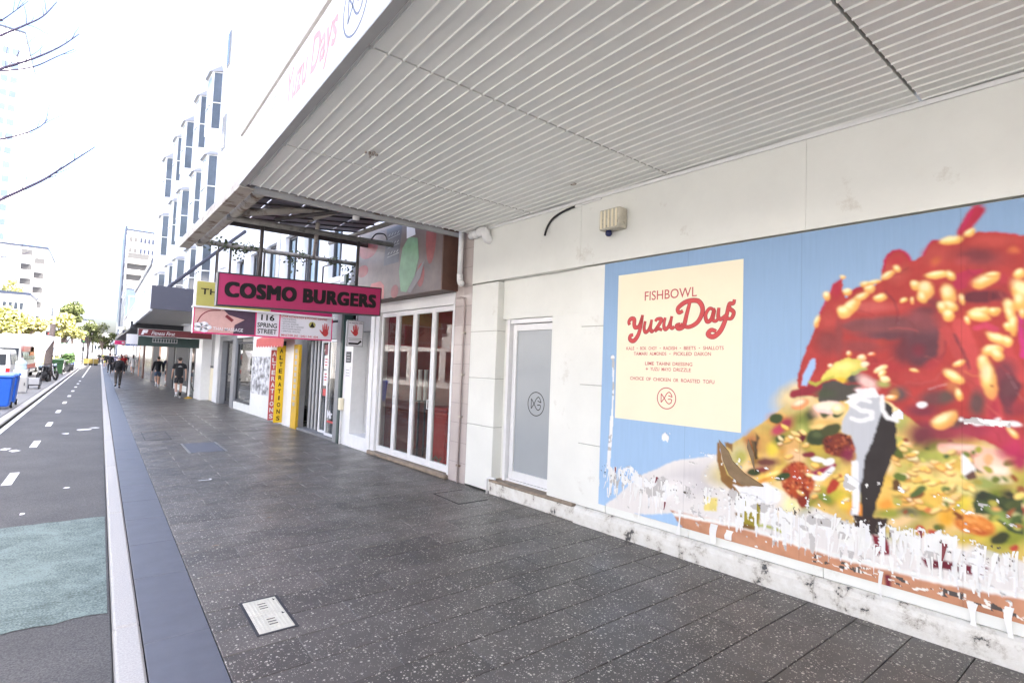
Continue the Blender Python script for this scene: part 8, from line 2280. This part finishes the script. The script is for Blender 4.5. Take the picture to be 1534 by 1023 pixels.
person('person in black clothes beside the white dress', 2.85, 57, PI+.1, 1.68, .42, top=(.015, .015, .018), sleeve='long', leglen='long', shoes=(.5, .5, .5), hairlen=.15)
person('person in pale blue shirt and tan shorts walking away', 3.15, 53, -.1, 1.72, .36, top=(.36, .44, .60), legs=(.32, .22, .13), shoes=(.5, .4, .35))
person('person in dark top further ahead near the shopfronts', 3.45, 60, .0, 1.72, .25, top=(.03, .03, .04), legs=(.2, .16, .12), leglen='long', shoes=(.1, .1, .1))
person('person in black top and shorts behind the pale blue shirt', 2.75, 62, .1, 1.74, .35, top=(.015, .015, .017), legs=(.02, .02, .025), shoes=(.3, .3, .3))
person('person in charcoal coat ahead of the white dress', 2.05, 64, PI, 1.70, .3, top=(.04, .04, .045), legs=(.03, .03, .035), sleeve='long', leglen='long', shoes=(.05, .05, .05))
person('person in pale lilac top near the kerb ahead of the black coat', 1.15, 63, .0, 1.66, .3, top=(.42, .38, .50), legs=(.03, .03, .05), sleeve='long', leglen='long', hairlen=.2)
person('navy sleeved person standing by the blue bins at left edge', -2.07, 15.6, -1.2, 1.72, .08, top=(.012, .015, .03), legs=(.015, .02, .04), sleeve='long', leglen='long', armout=(1, (.26, .24, .98)), shoes=(.05, .05, .05), z0=.0)
cols = [(.02, .02, .025), (.5, .5, .52), (.05, .08, .22), (.35, .03, .03), (.45, .42, .1), (.03, .03, .03), (.3, .32, .36), (.6, .58, .55), (.02, .03, .05)]
names = ['black', 'white', 'blue', 'red', 'yellow', 'charcoal', 'grey', 'cream', 'navy']
pos = [(.55, 76), (1.2, 79), (1.9, 84), (2.35, 90), (.45, 98), (-.1, 104), (1.1, 101), (-2.4, 78), (1.75, 70)]
for k, (x, y) in enumerate(pos):
    person('distant walker in %s top near the far junction, %s' % (names[k], ['at the kerb', 'one step in from the kerb', 'mid footpath', 'near the shops', 'by the crossing kerb', 'stepping onto the road', 'under the pink sign', 'on the left path', 'beside the pink sign'][k]), x, y, 0 if k % 2 else PI, 1.68+.02*(k % 4), .25+.03*(k % 4), top=cols[k], legs=cols[(k+4) % 9], leglen='long' if k % 3 else 'shorts', sleeve='long' if k % 2 else 'short', group='distant walkers', detail=False)
# small litter on the pavers
for (x, y, a, lab) in ((1.33, 8.8, .3, 'small torn piece of white tape lying on the pavers'),):
    hb = MB(); hb.box(x-.10, x+.06, y-.012, y+.012, .0015, .004); hb.box(x+.04, x+.07, y-.012, y+.07, .0042, .006); tag(hb.build('litter', M['signwhite'], None), lab, 'litter')
for (x, y, lab) in ((1.62, 6.4, 'dry brown leaf lying mid pavement'), (.98, 5.7, 'brown leaf lying nearer the bluestone band')):
    hb = MB(); hb.add([(x-.045, y, .003), (x, y+.016, .010), (x+.05, y+.004, .004), (x+.005, y-.016, .009)], [(0, 1, 2, 3)]); tag(hb.build('leaf', M['tan'], None), lab, 'leaf')
# service covers in the footpath
pc_ = thing('pit_cover', (1.04, 4.0, 0), 'pale cream ribbed metal pit cover in two halves near the kerb', 'pit cover')
cm = mat('worn_cream_metal', (.58, .55, .47), .5, var=.12, scale=9, dirt=((.10, .10, .09), .64, 22))
part('frame', M['dgrey'], pc_, (.908, .925, 3.715, 4.285, 0.0, .005), (1.155, 1.172, 3.715, 4.285, 0.0, .005), (.9255, 1.1545, 3.715, 3.732, 0, .005), (.9255, 1.1545, 4.268, 4.285, 0, .005))
for (a, c) in ((3.735, 4.012), (4.018, 4.265)):
    pl = part('plate', cm, pc_, (.928, 1.152, a, c, 0.0, .006), bevel=.002); hb = MB(); yy = a+.022
    while yy < c-.01:
        for k in range(9):
            if not (3 <= k <= 5 and abs(yy-(a+c)/2) < .085): hb.lathe([(.008, .006), (.0055, .0095)], .942+k*.0245, yy, 6)
        yy += .027
    for k in range(4): hb.box(1.018-.01+.0*k, 1.062+.004, (a+c)/2-.07+k*.04, (a+c)/2-.052+k*.04, .006, .0095)
    hb.build('studs', cm, pl, kind='stuff')
    hb = MB()
    for k in range(3): rect(hb, 1.012, 1.066, (a+c)/2-.05+k*.04, (a+c)/2-.034+k*.04, lambda p, q: (p, q, .0066))
    hb.build('dark_slots', M['joint'], pl, kind='stuff')
    part('lifting_hole', M['joint'], pl, (1.125, 1.142, c-.06, c-.03, .0055, .0068))
c2 = thing('access_cover', (1.72, 12, 0), 'blue grey access cover plate set in the footpath', 'access cover'); part('plate', M['stone'], c2, (1.44, 2.0, 11.36, 12.58, .0, .005), bevel=.002); part('frame', M['steel'], c2, (1.40, 1.435, 11.32, 12.62, 0, .006), (2.005, 2.04, 11.32, 12.62, 0, .006))
c3 = thing('access_cover', (1.08, 14.1, 0), 'paver filled access cover further up the footpath', 'access cover'); part('frame', M['dgrey'], c3, (.84, .86, 13.35, 14.85, 0, .005), (1.30, 1.32, 13.35, 14.85, 0, .005), (.861, 1.299, 13.35, 13.37, 0, .005), (.861, 1.299, 14.83, 14.85, 0, .005)); part('plate', M['paver'], c3, (.862, 1.298, 13.372, 14.828, 0, .003)); part('lifting_hole', M['black'], c3, (1.05, 1.12, 14.0, 14.1, .0031, .005))
c4 = thing('access_cover', (4.05, 6.15, 0), 'paver filled access cover with dark frame at the door step', 'access cover'); part('frame', M['joint'], c4, (3.78, 3.80, 5.82, 6.48, 0, .004), (3.801, 4.25, 5.82, 5.84, 0, .004), (3.801, 4.25, 6.46, 6.48, 0, .004)); part('plate', M['paver'], c4, (3.802, 4.27, 5.842, 6.458, 0, .0025))
